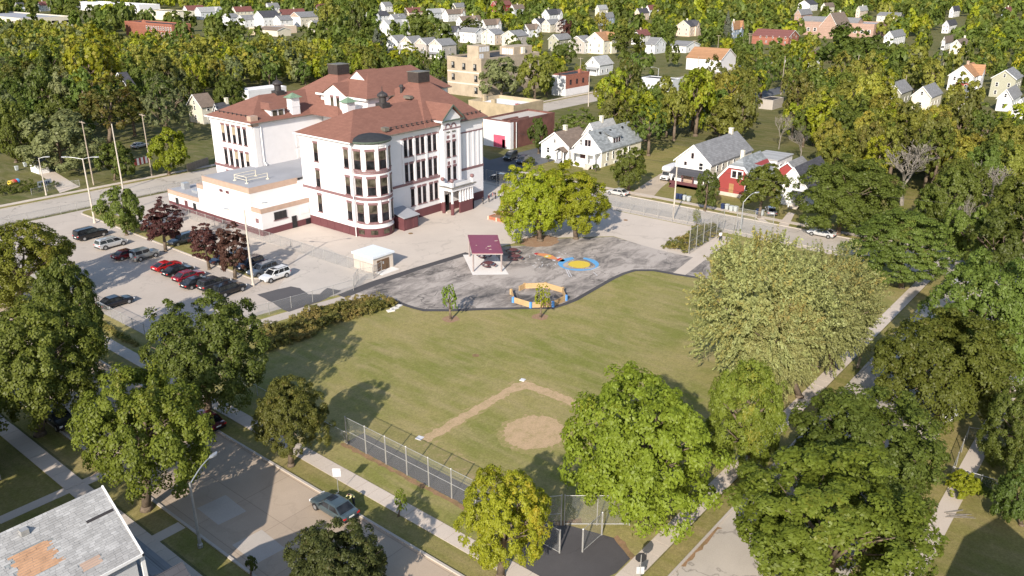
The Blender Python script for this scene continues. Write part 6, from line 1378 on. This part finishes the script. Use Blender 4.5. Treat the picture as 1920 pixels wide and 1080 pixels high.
def crown_arrays(seed,ncl,nleaf,leaf,style='round',cr=(.17,.30)):
    rng=np.random.default_rng(seed)
    u=rng.random(ncl); z=-.72+1.72*u**.85; ph=rng.random(ncl)*2*PI
    if style=='cone':
        h=rng.random(ncl)**1.25; ph=rng.random(ncl)*2*PI; rr_=(1-h)*.95+.04; fr=.55+.45*rng.random(ncl)
        cen=np.stack([rr_*fr*np.cos(ph),rr_*fr*np.sin(ph),h*2-1],1); dirs=np.stack([np.cos(ph),np.sin(ph),-.25+0*ph],1); c_r=.10+.16*(1-h)
    else:
        s=np.sqrt(np.clip(1-z*z,0,1)); dirs=np.stack([s*np.cos(ph),s*np.sin(ph),z],1)
        l=rng.normal(size=(5,3))*1.7; lp=rng.random(5)*6; lob=1+.095*np.sin(dirs@l.T*1.6+lp).sum(1)
        f=(.40+.52*rng.random(ncl)**.45)*lob
        cen=dirs*f[:,None]
        if style in('round','column','spray') and ncl>20:      # boughs carry the clumps
            nb=max(9,ncl//13) if style!='spray' else 34; i=np.arange(nb)+.5; zz=-.80+1.74*i/nb; pp_=i*2.39996+rng.random(nb)*.7; ss=np.sqrt(np.clip(1-zz*zz,0,1))
            bd=np.stack([ss*np.cos(pp_),ss*np.sin(pp_),zz],1); bl=1+.11*np.sin(bd@l.T*1.6+lp).sum(1); bc=bd*(.60*bl*(.88+.24*rng.random(nb)))[:,None]
            bi=rng.integers(0,nb,ncl); br=(.31+.12*rng.random(nb))*(24/nb)**.33; dd=rng.normal(size=(ncl,3)); dd/=np.linalg.norm(dd,axis=1)[:,None]; dd=dd+bd[bi]*.75+np.array([0,0,.35]); dd/=np.linalg.norm(dd,axis=1)[:,None]
            cen=bc[bi]+dd*(br[bi]*(.45+.55*rng.random(ncl)**.7))[:,None]; core=rng.random(ncl)<.16; cen[core]*=.6
            dirs=dd*.7+bd[bi]*.5; dirs/=np.linalg.norm(dirs,axis=1)[:,None]
        if style=='column': cen*=np.array([.92,.92,1])
        c_r=cr[0]+(cr[1]-cr[0])*rng.random(ncl)
        if style=='airy': cen=cen*np.array([1.08,1.08,1.0])
    k=rng.normal(size=(3,3))*1.3; sm=.5+.5*np.sin((cen@k.T)+rng.random(3)*6).mean(1)
    ctone=np.clip(.5*rng.random(ncl)+.5*sm,0,1); k2=rng.normal(size=(3,3))*1.6; sm2=.5+.5*np.sin((cen@k2.T)+rng.random(3)*6).mean(1)
    cturn=np.clip(.45*rng.random(ncl)+.55*sm2+.12*cen[:,2],0,1)
    q,t,u=leaf_arrays(cen,dirs,c_r,max(1,nleaf//ncl),leaf,rng,style,ctone,cturn)
    c=q.mean(1); q=q/np.array([np.quantile(np.hypot(c[:,0],c[:,1]),.985)]*2+[np.quantile(np.abs(c[:,2]),.985)]); return q,t,u
def quads_mesh(name,q,tone,turn,mats,mi=None):
    n=len(q); me=bpy.data.meshes.new(name); me.vertices.add(4*n); me.vertices.foreach_set('co',q.reshape(-1).astype(np.float32))
    me.loops.add(4*n); me.loops.foreach_set('vertex_index',np.arange(4*n,dtype=np.int32)); me.polygons.add(n); me.polygons.foreach_set('loop_start',np.arange(0,4*n,4,dtype=np.int32))
    for m in mats: me.materials.append(m)
    if mi is not None: me.polygons.foreach_set('material_index',mi.astype(np.int32))
    for nm,val in (('tone',tone),('turn',turn)):
        a=me.attributes.new(nm,'FLOAT','FACE'); a.data.foreach_set('value',val.astype(np.float32))
    me.update(calc_edges=True); return me
CR={}
LOD={'near':(470,46000,.0225),'mid':(180,11000,.047),'far':(80,3000,.083),'vfar':(44,900,.145),'speck':(26,380,.21),'dot':(18,150,.33)}
def crown_proto(style,lod,seed):
    k=(style,lod,seed)
    if k not in CR:
        ncl,nl,lf=LOD[lod]; sd=seed*17+hash(style)%1 + len(style)*101+len(lod)*7
        if style=='spray': ncl*=3; lf*=1.0
        if style=='airy': nl=int(nl*.42); ncl=int(ncl*.8)
        if style=='cone': ncl=int(ncl*1.6)
        c_r={'near':(.075,.135),'mid':(.10,.18),'far':(.14,.25),'vfar':(.18,.32),'speck':(.24,.38),'dot':(.3,.46)}[lod]
        if style=='spray': c_r=(.07,.14); nl=int(nl*1.25)
        if style=='airy': c_r=(c_r[0]*.7,c_r[1]*.7)
        CR[k]=crown_arrays(sd,ncl,nl,lf,style,c_r)
    return CR[k]
CM={}
def crown_mesh(style,lod,seed):
    k=(style,lod,seed)
    if k not in CM: q,t,u=crown_proto(*k); CM[k]=quads_mesh('crown',q,t,u,[L['maple']])
    return CM[k]
def set_mat(o,m):
    o.material_slots[0].link='OBJECT'; o.material_slots[0].material=m
def limbs(mb,h,zc,r,rv,rt,seed,n=7,sides=6):
    rg=random.Random(seed); top=(rg.uniform(-.06,.06)*r,rg.uniform(-.06,.06)*r,zc+.25*rv)
    fork=max(h*.5,zc-rv*.75); pts=[(0,0,0),(0,0,.12*fork),(top[0]*.3,top[1]*.3,fork),top]; mb.path(pts,[rt*1.5,rt*1.05,rt*.85,rt*.3],sides+2)
    for i in range(n):
        a=2*PI*i/n+rg.uniform(-.4,.4); z0=fork+(zc-fork)*rg.uniform(0,.9); e=rg.uniform(.45,.8); zt=zc+rv*rg.uniform(-.3,.55)
        p0=(top[0]*.4,top[1]*.4,z0); p1=(r*e*.5*math.cos(a),r*e*.5*math.sin(a),z0+(zt-z0)*.6); p2=(r*e*math.cos(a+.2),r*e*math.sin(a+.2),zt)
        mb.path([p0,p1,p2],[rt*.5,rt*.28,rt*.08],sides)
        for s in (-.5,.5): mb.path([p1,(p1[0]+r*.3*math.cos(a+s*1.6),p1[1]+r*.3*math.sin(a+s*1.6),p1[2]+rv*.25)],[rt*.25,rt*.08],4)
SPEC={}
TREES=[]
def add_tree(label,x,y,zc,r,rv,kind,style='round',lod='near',seed=0,off=(0,0),rt=None,group=None,name='tree',bark='bark',trunk=True):
    e=thing(name,label,'tree',(x,y,0),0,group); TREES.append((x,y,r))
    o=link('crown',crown_mesh(style,lod,seed),e,(off[0],off[1],zc),random.Random(int(x*31+y*17)).uniform(0,6.28) if style!='spray' else .3,(r*.95,r*.95,rv*.95)); set_mat(o,L[kind])
    if trunk:
        rt=rt or max(.08,.035*(zc+rv)*.9); mb=MB(); limbs(mb,zc,zc,r,rv,rt,seed+int(x),7 if lod=='near' else 4,6 if lod=='near' else 4)
        if off!=(0,0): mb.v=[(p[0]+off[0]*min(1,p[2]/zc),p[1]+off[1]*min(1,p[2]/zc),p[2]) for p in mb.v]
        link('trunk',mb.mesh('trunk',M[bark],(0,0,0),True),e)
    return e
def ptree(label,bb,base,kind,style='round',lod='near',seed=0,group=None,sq=1.0,bark='bark',name='tree'):
    """tree from its crown box and trunk foot in the photograph"""
    x0,x1,yt,yb=bb; x,y=G(*base); cx,cy=(x0+x1)/2,(yt+yb)/2
    zc=max(1.2,ZH(cy,x,y)); D=math.hypot(math.hypot(x,y),CAMH-zc); dep=math.atan2(CAMH-zc,math.hypot(x,y))
    px=PX(x,y,zc); r=(x1-x0)/2*D/FPX; hh=(yb-yt)/2*D/FPX
    v=hh*hh-(r*math.sin(dep))**2; rv=math.sqrt(max(v,(.62*r)**2))/max(.6,math.cos(dep))*sq
    rv=min(rv,zc*.97); s=(cx-px[0])*D/FPX; off=(_rt[0]*s,_rt[1]*s)
    return add_tree(label,x,y,zc,r,rv,kind,style,lod,seed,off,group=group,bark=bark,name=name)
# --- trees one can single out, from the front backwards ------------------------
ptree('dense maple with upright trunk between the grey house and the concrete road',(150,386,705,930),(275,955),'fresh',seed=1)
ptree('large dark green tree at the lower left corner of the parking lot',(272,500,565,770),(392,785),'green','round',seed=6)
ptree('rounded maple turning brown between kerb and pavement near the backstop',(467,616,712,852),(546,873),'rustleaf',seed=3)
ptree('small yellow green tree with a bare dead side at the front pavement',(860,1032,878,1058),(938,1082),'locust',seed=4)
ptree('dark coppery tree cut by the bottom edge below the concrete road',(530,736,1016,1128),(640,1142),'copper',seed=3)
ptree('huge bright yellow green maple over the tarmac apron by the right street',(1050,1352,698,1005),(1205,985),'bright',seed=5)
ptree('slimmer green tree right behind the huge bright maple',(1322,1482,668,900),(1412,885),'fresh','round',seed=4)
ptree('great pale silvery tree with feathery branches at the right of the lawn',(1292,1560,440,735),(1465,720),'silver','spray',seed=7,bark='bark')
ptree('right half of the silvery feathery trees, leaning over the right street',(1450,1645,470,700),(1560,690),'silver','spray',seed=8,bark='bark')
ptree('small silvery tree top in front of the great pale feathery tree',(1390,1540,560,740),(1500,745),'silver','spray',seed=8,bark='bark')
ptree('massive dark maple across the right street at the right edge',(1655,1890,590,795),(1757,790),'maple',seed=1)
ptree('dark dense tree behind the massive maple at the right edge',(1765,1975,480,740),(1890,735),'green',seed=5)
ptree('broad dark maple across the right street above the olive one',(1490,1780,742,970),(1660,955),'maple',seed=3)
ptree('broad olive green tree with a yellow branch at the lower right',(1372,1735,885,1120),(1560,1125),'fresh','round',seed=2)
ptree('leafy green tree cut by the right edge above the side yard',(1862,1990,720,900),(1935,890),'dark',seed=4)
ptree('small bright bush by the fence in the right hand yard',(1872,1945,880,985),(1915,985),'green',lod='mid',seed=2)
ptree('dark glossy tree beyond the silvery tree along the right street',(1600,1782,395,545),(1690,540),'green','layer',seed=9)
ptree('big dark spreading maple at the right end of the back street',(1495,1682,292,445),(1570,440),'dark',seed=5)
ptree('round clipped looking maple in front of the red house',(1383,1482,310,392),(1423,408),'maple',lod='mid',seed=1)
ptree('small dark tree by the maroon porch on the back street',(1302,1350,320,388),(1321,396),'dark',lod='mid',seed=2)
ptree('dark rounded tree on the lawn left of the gravel drive',(1141,1219,276,352),(1178,358),'maple',lod='mid',seed=3)
ptree('yellow green locust over the mulch bed in the schoolyard, left of the pair',(934,1072,312,450),(1013,452),'locust','round',seed=4)
ptree('yellow green locust in the schoolyard, right of the pair',(1000,1146,308,450),(1080,448),'locust','round',seed=2)
ptree('small green maple on the lot island nearest the two armed lamp',(184,271,356,432),(238,441),'green',lod='mid',seed=4)
ptree('leftmost of the three dark purple trees on the lot island',(266,342,379,464),(311,471),'purple','layer',lod='mid',seed=5)
ptree('middle one of the three dark purple trees on the lot island',(352,412,421,498),(393,505),'purple','layer',lod='mid',seed=6)
ptree('rightmost of the three dark purple trees, beside the lamp pole',(405,468,424,520),(441,523),'purple','layer',lod='mid',seed=7)
ptree('left of two young saplings at the edge of the worn asphalt',(824,861,533,586),(845,600),'bright','airy',lod='mid',seed=3,name='sapling')
ptree('right sapling growing in front of the plywood ball pit',(999,1034,533,585),(1013,596),'locust','airy',lod='mid',seed=4,name='sapling')
ptree('tiny sapling in the verge by the front pavement right of the sedan',(738,766,918,962),(747,968),'bright','airy',lod='mid',seed=5,name='sapling')
ptree('slim young street tree beside the ball cage fence',(1298,1316,392,420),(1305,424),'olive','airy',lod='mid',seed=5,name='sapling')
ptree('yellow green street tree left of the left school wing',(279,354,246,322),(317,328),'locust',lod='mid',seed=2)
ptree('yellow tinged tree cut by the left edge above the big maples',(-40,122,425,560),(36,566),'fresh','round',seed=4)
ptree('tall dark maple at the left edge, upper of two, in front of the lot',(55,190,500,690),(128,700),'maple',seed=5)
ptree('large dark maple at the left edge, lower of two, over the pavement',(-40,182,575,795),(75,815),'maple',seed=1)
for bb,b,k,s,l,lab in (((35,180,205,325),(120,322),'greygreen','round',3,'grey green bushy tree behind the shed at the left'),((180,250,268,336),(215,338),'dark','round',2,'dark low tree between the poles beyond the cracked street'),((265,355,150,262),(310,272),'greygreen','airy',6,'pale airy tree left of the beige house by the school wing'),((140,270,150,260),(205,275),'rustleaf','airy',6,'russet spreading tree in front of the dark blue roof'),((0,70,215,300),(30,305),'dark','round',4,'dark tree at the left edge above the yard'),((125,215,68,190),(170,215),'locust','round',2,'dark stemmed tree with bright yellow green top in the left woods'),((395,465,150,215),(430,225),'dark','round',3,'dense rounded tree left of the patchy white roof'),((335,375,108,160),(355,165),'dark','round',2,'dark rounded tree in the left woods'),
  ((895,985,110,180),(940,188),'greygreen','round',3,'green tree in front of the tan ruin wall'),((965,1038,103,182),(1003,190),'olive','round',4,'tall yellowing tree between the tan ruin and the corner shop'),((1030,1085,76,130),(1058,138),'dark','round',2,'perfectly round dark tree below the olive beige house'),((988,1030,222,282),(1010,288),'dark','round',2,'dark upright tree in front of the brown brick wall'),((1040,1130,203,262),(1085,270),'green','airy',6,'loose green tree behind the brown roofed cottage'),((725,790,85,135),(758,142),'locust','round',2,'yellow green tree in front of the townhouse row'),((640,725,90,140),(680,146),'olive','round',3,'olive tree row left of the yellow green tree'),((690,722,55,105),(706,110),'spruce','cone',1,'tall grey spruce at the left end of the townhouse row'),((1353,1375,22,72),(1364,75),'spruce','cone',2,'tall grey spruce beside the blue grey house'),((1748,1773,97,150),(1760,155),'spruce','cone',1,'spruce in the dark trees left of the big white house'),((1635,1655,108,140),(1644,143),'spruce','cone',2,'small blue spruce at the edge of the open grass'),((1470,1530,75,155),(1498,165),'locust','airy',6,'tall yellow green tree with open crown in front of the maroon roof'),((1395,1465,95,150),(1430,160),'olive','airy',6,'sparse olive tree in front of the white building with orange roof'),((1540,1650,55,150),(1595,160),'green','round',1,'large fresh green tree right of the maroon roof'),((590,640,0,60),(612,75),'olive','round',4,'tall tree in front of the orange gabled house'),((650,690,2,80),(670,92),'dark','round',3,'tall green tree left of the long charcoal roof'),((780,820,42,70),(800,76),'olive','round',4,'broad tree clump behind the townhouse row'),((862,905,38,58),(884,64),'dark','round',2,'dark domed tree behind the plain white house'),((1046,1085,38,70),(1065,74),'purple','round',2,'dark purple domed tree right of the small taupe gable'),((1140,1210,55,100),(1172,110),'dark','round',3,'large dark tree right of the tall cream house'),((1228,1258,46,76),(1243,80),'dark','round',2,'rounded dark tree beside the grey gabled house'),((1112,1140,25,60),(1122,64),'gold','column',2,'slim golden tree among the green ones, upper right of centre'),((893,925,25,42),(908,46),'rustleaf','round',2,'orange tree behind the tan roofed house')):
    ptree(lab,bb,b,k,s,'mid' if bb[3]>200 else 'far',l)
add_tree('tree beyond the left edge shading the near pavement, in front of the driveway',7,61,8.5,5.2,5.5,'maple','round','mid',1)
add_tree('tree beyond the left edge shading the pavement, behind the driveway house',8,73,9,5.2,5.5,'maple','round','mid',2)
# vine covered bush at the right-hand fence, low hedges
for lab,bb,b,k in (('vine covered bush on the fence corner of the right hand yard',(1780,1838,885,935),(1808,930),'locust'),('clipped green hedge beside the cottage porch',(1022,1034,296,304),(1028,304),'green'),('dark shrub beside the street corner left of the hedge',(985,1005,294,310),(995,311),'dark'),('small round shrub by the dormered house porch',(1110,1124,312,322),(1117,322),'green'),('low shrub by the pavement at the bottom of the concrete road',(460,482,1050,1078),(470,1080),'dark')):
    ptree(lab,bb,b,k,'round','mid',2,name='shrub')
ptree('broad dark tree by the right street at the right edge, above the massive maple',(1820,1945,395,530),(1885,540),'dark',seed=3,lod='mid')
ptree('deep green tree at the right edge below the bare trees',(1850,1980,340,470),(1925,480),'maple',seed=4,lod='mid')
ptree('dark green tree between the crosswalk and the bare trees',(1770,1860,390,490),(1815,500),'green',seed=1,lod='mid')
# bare trees
BARE={}
def bare_mesh(seed,depth=6):
    if seed in BARE: return BARE[seed]
    rg=random.Random(seed); mb=MB()
    def grow(p,d,l,r,n):
        q=p+d*l; mb.tube(p,q,r,max(r*.72,.0024),n=5 if n>3 else 3,cap=False)
        if n==0: return
        for i in range(3 if n>2 else 2):
            ax=Vector((rg.uniform(-1,1),rg.uniform(-1,1),rg.uniform(-.5,.7))).normalized(); nd=(d+ax*rg.uniform(.5,.95)+Vector((0,0,.12))).normalized(); grow(q if i else p+d*l*.75,nd,l*rg.uniform(.62,.84),r*.6,n-1)
    grow(Vector((0,0,0)),Vector((.05,.02,1)).normalized(),.25,.019,depth); BARE[seed]=mb.mesh('branches',M['deadwood']); return BARE[seed]
def bare(label,p,ty,seed=1,spread=1.0,depth=6):
    x,y=G(*p); h=ZH(ty,x,y); e=thing('bare_tree',label,'tree',(x,y,0),0); link('branches',bare_mesh(seed,depth),e,(0,0,0),seed,(h*spread,h*spread,h)); TREES.append((x,y,3)); FOOT.append((x,y,4)); return e
bare('leafless grey tree with fine spreading twigs in the right hand woods',(1690,385),240,1,1.5); bare('leafless tree at the right edge in the woods',(1885,425),262,2,1.5); bare('two stemmed dead tree beyond the right street',(1800,470),350,3,.7); bare('dead branching tree behind the red house',(1500,300),222,4,.9); bare('thin leafless tree between yellow trees behind the back street',(1460,280),195,5,.7); bare('grey leafless tree left of the maroon roof',(1540,120),72,2,1.1)
x,y=G(1000,1030); e=thing('dead_branches','grey dead branches on the right side of the small yellow green tree','branches',(x,y,0)); o=link('branches',bare_mesh(6,5),e,(-1.4,-.2,3.2),0,(4.4,4.4,4.4)); o.rotation_euler=(.5,.75,-.4)
# --- woods: individual trees in the areas the photograph shows wooded ----------
def inside(p,poly):
    c=False; j=len(poly)-1
    for i in range(len(poly)):
        if (poly[i][1]>p[1])!=(poly[j][1]>p[1]) and p[0]<(poly[j][0]-poly[i][0])*(p[1]-poly[i][1])/(poly[j][1]-poly[i][1])+poly[i][0]: c=not c
        j=i
    return c
def blocked(x,y,r,rg,strict=True):
    if 134-1<x<143.5 and y>22 and y<166: return True
    if 12<y<25 and x<560 and x>30: return True
    if 163<y<177 and x<330: return True
    if 121<y<130 and 140<x<260: return True
    for (a,b,s) in FOOT:
        d=math.hypot(x-a,y-b)
        if d<s*.85+r*.55: return True
        da=math.hypot(a,b); ux,uy=a/da,b/da; al=x*ux+y*uy; lat=abs(-x*uy+y*ux); gap=da-al
        if 0<gap<max(34,da*.24) and lat<s*.9+r*.55 and (gap<max(26,da*.15) or rg.random()<.6): return True
    for (a,b,c) in TREES:
        if (x-a)**2+(y-b)**2<((c+r)*.52)**2: return True
    return False
CAND=[]
def wood(poly_px,spacing,kinds,size,where,seed,styles=('round','round','airy','column')):
    P=[G(*p) for p in poly_px]; rg=random.Random(seed); xs=[p[0] for p in P]; ys=[p[1] for p in P]
    y=min(ys)
    while y<max(ys):
        x=min(xs)
        while x<max(xs):
            px,py=x+rg.uniform(-.45,.45)*spacing,y+rg.uniform(-.45,.45)*spacing; x+=spacing
            if not inside((px,py),P): continue
            r=rg.uniform(*size)
            if blocked(px,py,r,rg): continue
            TREES.append((px,py,r)); CAND.append((math.hypot(px,py),px,py,r,rg.choice(kinds),rg.choice(styles),rg.randrange(1,5),where,rg.random()))
        y+=spacing
wood([(-60,300),(40,300),(150,285),(250,270),(360,225),(360,190),(200,165),(-60,165)],7.2,['dark','dark','green','maple','rustleaf','greygreen'],(3.8,5.6),'in the dark left woods',11)
wood([(-60,165),(200,165),(380,190),(470,165),(600,160),(600,112),(450,108),(330,95),(100,72),(-60,72)],7.2,['gold','olive','locust','olive','gold','greygreen','green','olive'],(3.2,4.7),'in the upper left yellow woods',12,('round','airy','round','round'))
wood([(430,240),(400,225),(470,165),(600,168),(850,165),(850,120),(600,112),(470,150)],7.2,['green','locust','olive','dark'],(3.2,4.6),'in the belt behind the school',13)
wood([(1120,285),(1215,300),(1300,262),(1400,290),(1520,330),(1560,380),(1640,390),(1920,400),(1920,230),(1650,192),(1430,195),(1180,205),(1110,222)],6.9,['olive','olive','gold','rustleaf','maple','green','locust'],(3.6,5.6),'in the back street woods',14,('round','airy','round','column'))
wood([(1600,430),(1700,420),(1790,480),(1850,540),(1960,560),(1980,400),(1640,395)],6.8,['maple','maple','olive','green','dark'],(3.8,5.5),'beyond the right street',15)
wood([(1110,220),(1180,205),(1250,205),(1250,170),(1190,175),(1110,165),(1000,160),(960,195)],8,['greygreen','olive','green'],(2.6,4.2),'by the corner shop',16)
wood([(-60,72),(100,72),(330,95),(450,108),(850,125),(850,60),(600,40),(-60,20)],15,['dark','green','dark','maple'],(4.5,6.5),'among upper left houses',17)
wood([(850,160),(1110,160),(1250,170),(1420,190),(1640,190),(1960,230),(1960,60),(1300,50),(850,50)],12.5,['green','dark','olive','maple','locust','green'],(3.0,4.9),'among right hand houses',18)
wood([(-80,60),(2000,60),(2000,-2),(-80,-2)],17.5,['green','dark','green','olive','maple','locust'],(3.8,6.2),'in the far distance',19)
CAND.sort()
colw={'dark':'dark green','green':'mid green','maple':'deep green','olive':'olive yellow','gold':'golden olive','locust':'bright yellow green','rustleaf':'russet tinged','greygreen':'grey green'}
stw={'round':'rounded','airy':'thin crowned','column':'upright'}
for k in range(16):
    for yy in (7.2,28.3):
        x=150+k*10.5; CAND.append((x,x+random.Random(k).uniform(-3,3),yy,4.6,('dark','maple','green')[k%3],'round',1+k%4,'beyond the right street',.4))
CAND.sort()
NI=262; BYL={}
for i,(d,x,y,r,k,s,sd,where,u) in enumerate(CAND[:NI]):
    rv=r*(1.05+.45*u); zc=rv*.95+1.5+1.5*u; q=PX(x,y,zc)
    if q[0]<-80 or q[0]>2000: continue
    lab=f'{"tall" if u>.66 else "low" if u<.25 else "broad" if r>5 else "middling"} {colw[k]} {stw[s]} tree {where}'
    e=add_tree(lab,x,y,zc,r,rv,k,s,'mid' if d<215 else 'far',sd,group=f'{colw[k]} trees {where}',trunk=True)
    BYL.setdefault(lab,[]).append((q[0],e))
ORD=('first','second','third','fourth','fifth','sixth','seventh','eighth','ninth','tenth','eleventh','twelfth')
for lab,v in BYL.items():
    v.sort(key=lambda a:a[0])
    if len(v)>1:
        for i,(_,e) in enumerate(v): e['label']=lab+f', {ORD[min(i,11)]} from left'
# the rest, too many and too small to single out
Q=[];T=[];U=[];MI=[]; ks=list(L)
rg=np.random.default_rng(5)
for (d,x,y,r,k,s,sd,where,u) in CAND[NI:]:
    rv=r*(1.0+.4*u); zc=rv*.95+1.5; q,t,tu=crown_proto(s if s!='airy' else 'round','vfar' if d<300 else 'speck' if d<560 else 'dot',sd)
    a=rg.random()*6.28; c_,s_=math.cos(a),math.sin(a); R=np.array([[c_,-s_,0],[s_,c_,0],[0,0,1]]); Q.append((q.reshape(-1,3)@R.T*np.array([r,r,rv])+np.array([x,y,zc])).reshape(-1,4,3)); T.append(np.clip(t+rg.uniform(-.2,.2),0,1)); U.append(np.clip(tu+rg.uniform(-.15,.1),0,1)); MI.append(np.full(len(q),ks.index(k)))
if Q:
    o=link('far_woods',quads_mesh('far_woods',np.concatenate(Q),np.concatenate(T),np.concatenate(U),[L[k] for k in ks],np.concatenate(MI))); o['kind']='stuff'
print('trees',len(CAND),'far quads',sum(len(q) for q in Q))
# weeds
def weeds(name,poly,n,h,seed,kind='weed'):
    P=[G(*p) for p in poly]; rg=np.random.default_rng(seed); xs=[p[0] for p in P]; ys=[p[1] for p in P]; cen=[]
    while len(cen)<n:
        p=(rg.uniform(min(xs),max(xs)),rg.uniform(min(ys),max(ys)))
        if inside(p,P): cen.append((p[0],p[1],rg.uniform(.1,1)*h*(.5+.5*math.sin(p[0]*.9)*math.sin(p[1]*1.3)+.25)))
    cen=np.array(cen); dirs=np.tile(np.array([[0,0,1.0]]),(n,1))+rg.normal(size=(n,3))*.3; cr=.22+.3*rg.random(n); sm=.5+.5*np.sin(cen[:,0]*.8)*np.sin(cen[:,1]*.9+1)
    q,t,u=leaf_arrays(cen,dirs,cr,26,.13,rg,'round',rg.random(n)*.6+.4*sm,np.clip(.5*rg.random(n)+.6*(1-sm),0,1)); o=link(name,quads_mesh(name,q,t,u,[L[kind]])); o['kind']='stuff'
weeds('weeds',[(478,640),(520,615),(600,583),(680,566),(735,566),(744,574),(700,590),(640,605),(590,632),(540,650),(490,665)],1100,1.3,3)
weeds('weeds',[(1238,466),(1262,470),(1290,478),(1330,452),(1352,436),(1316,424),(1305,428),(1285,445),(1262,455)],420,1.2,4)
weeds('weeds',[(-20,372),(60,362),(110,352),(112,345),(60,345),(-20,352)],260,1.0,6,'dark')
weeds('planter_plants',[(925,405),(940,410),(960,415),(965,402),(945,398)],90,.9,7)
weeds('weeds',[(1782,905),(1840,900),(1900,935),(1890,945),(1800,915)],160,.6,8,'green')
weeds('weeds',[(190,605),(225,628),(262,648),(258,652),(220,634),(186,610)],90,.35,9)
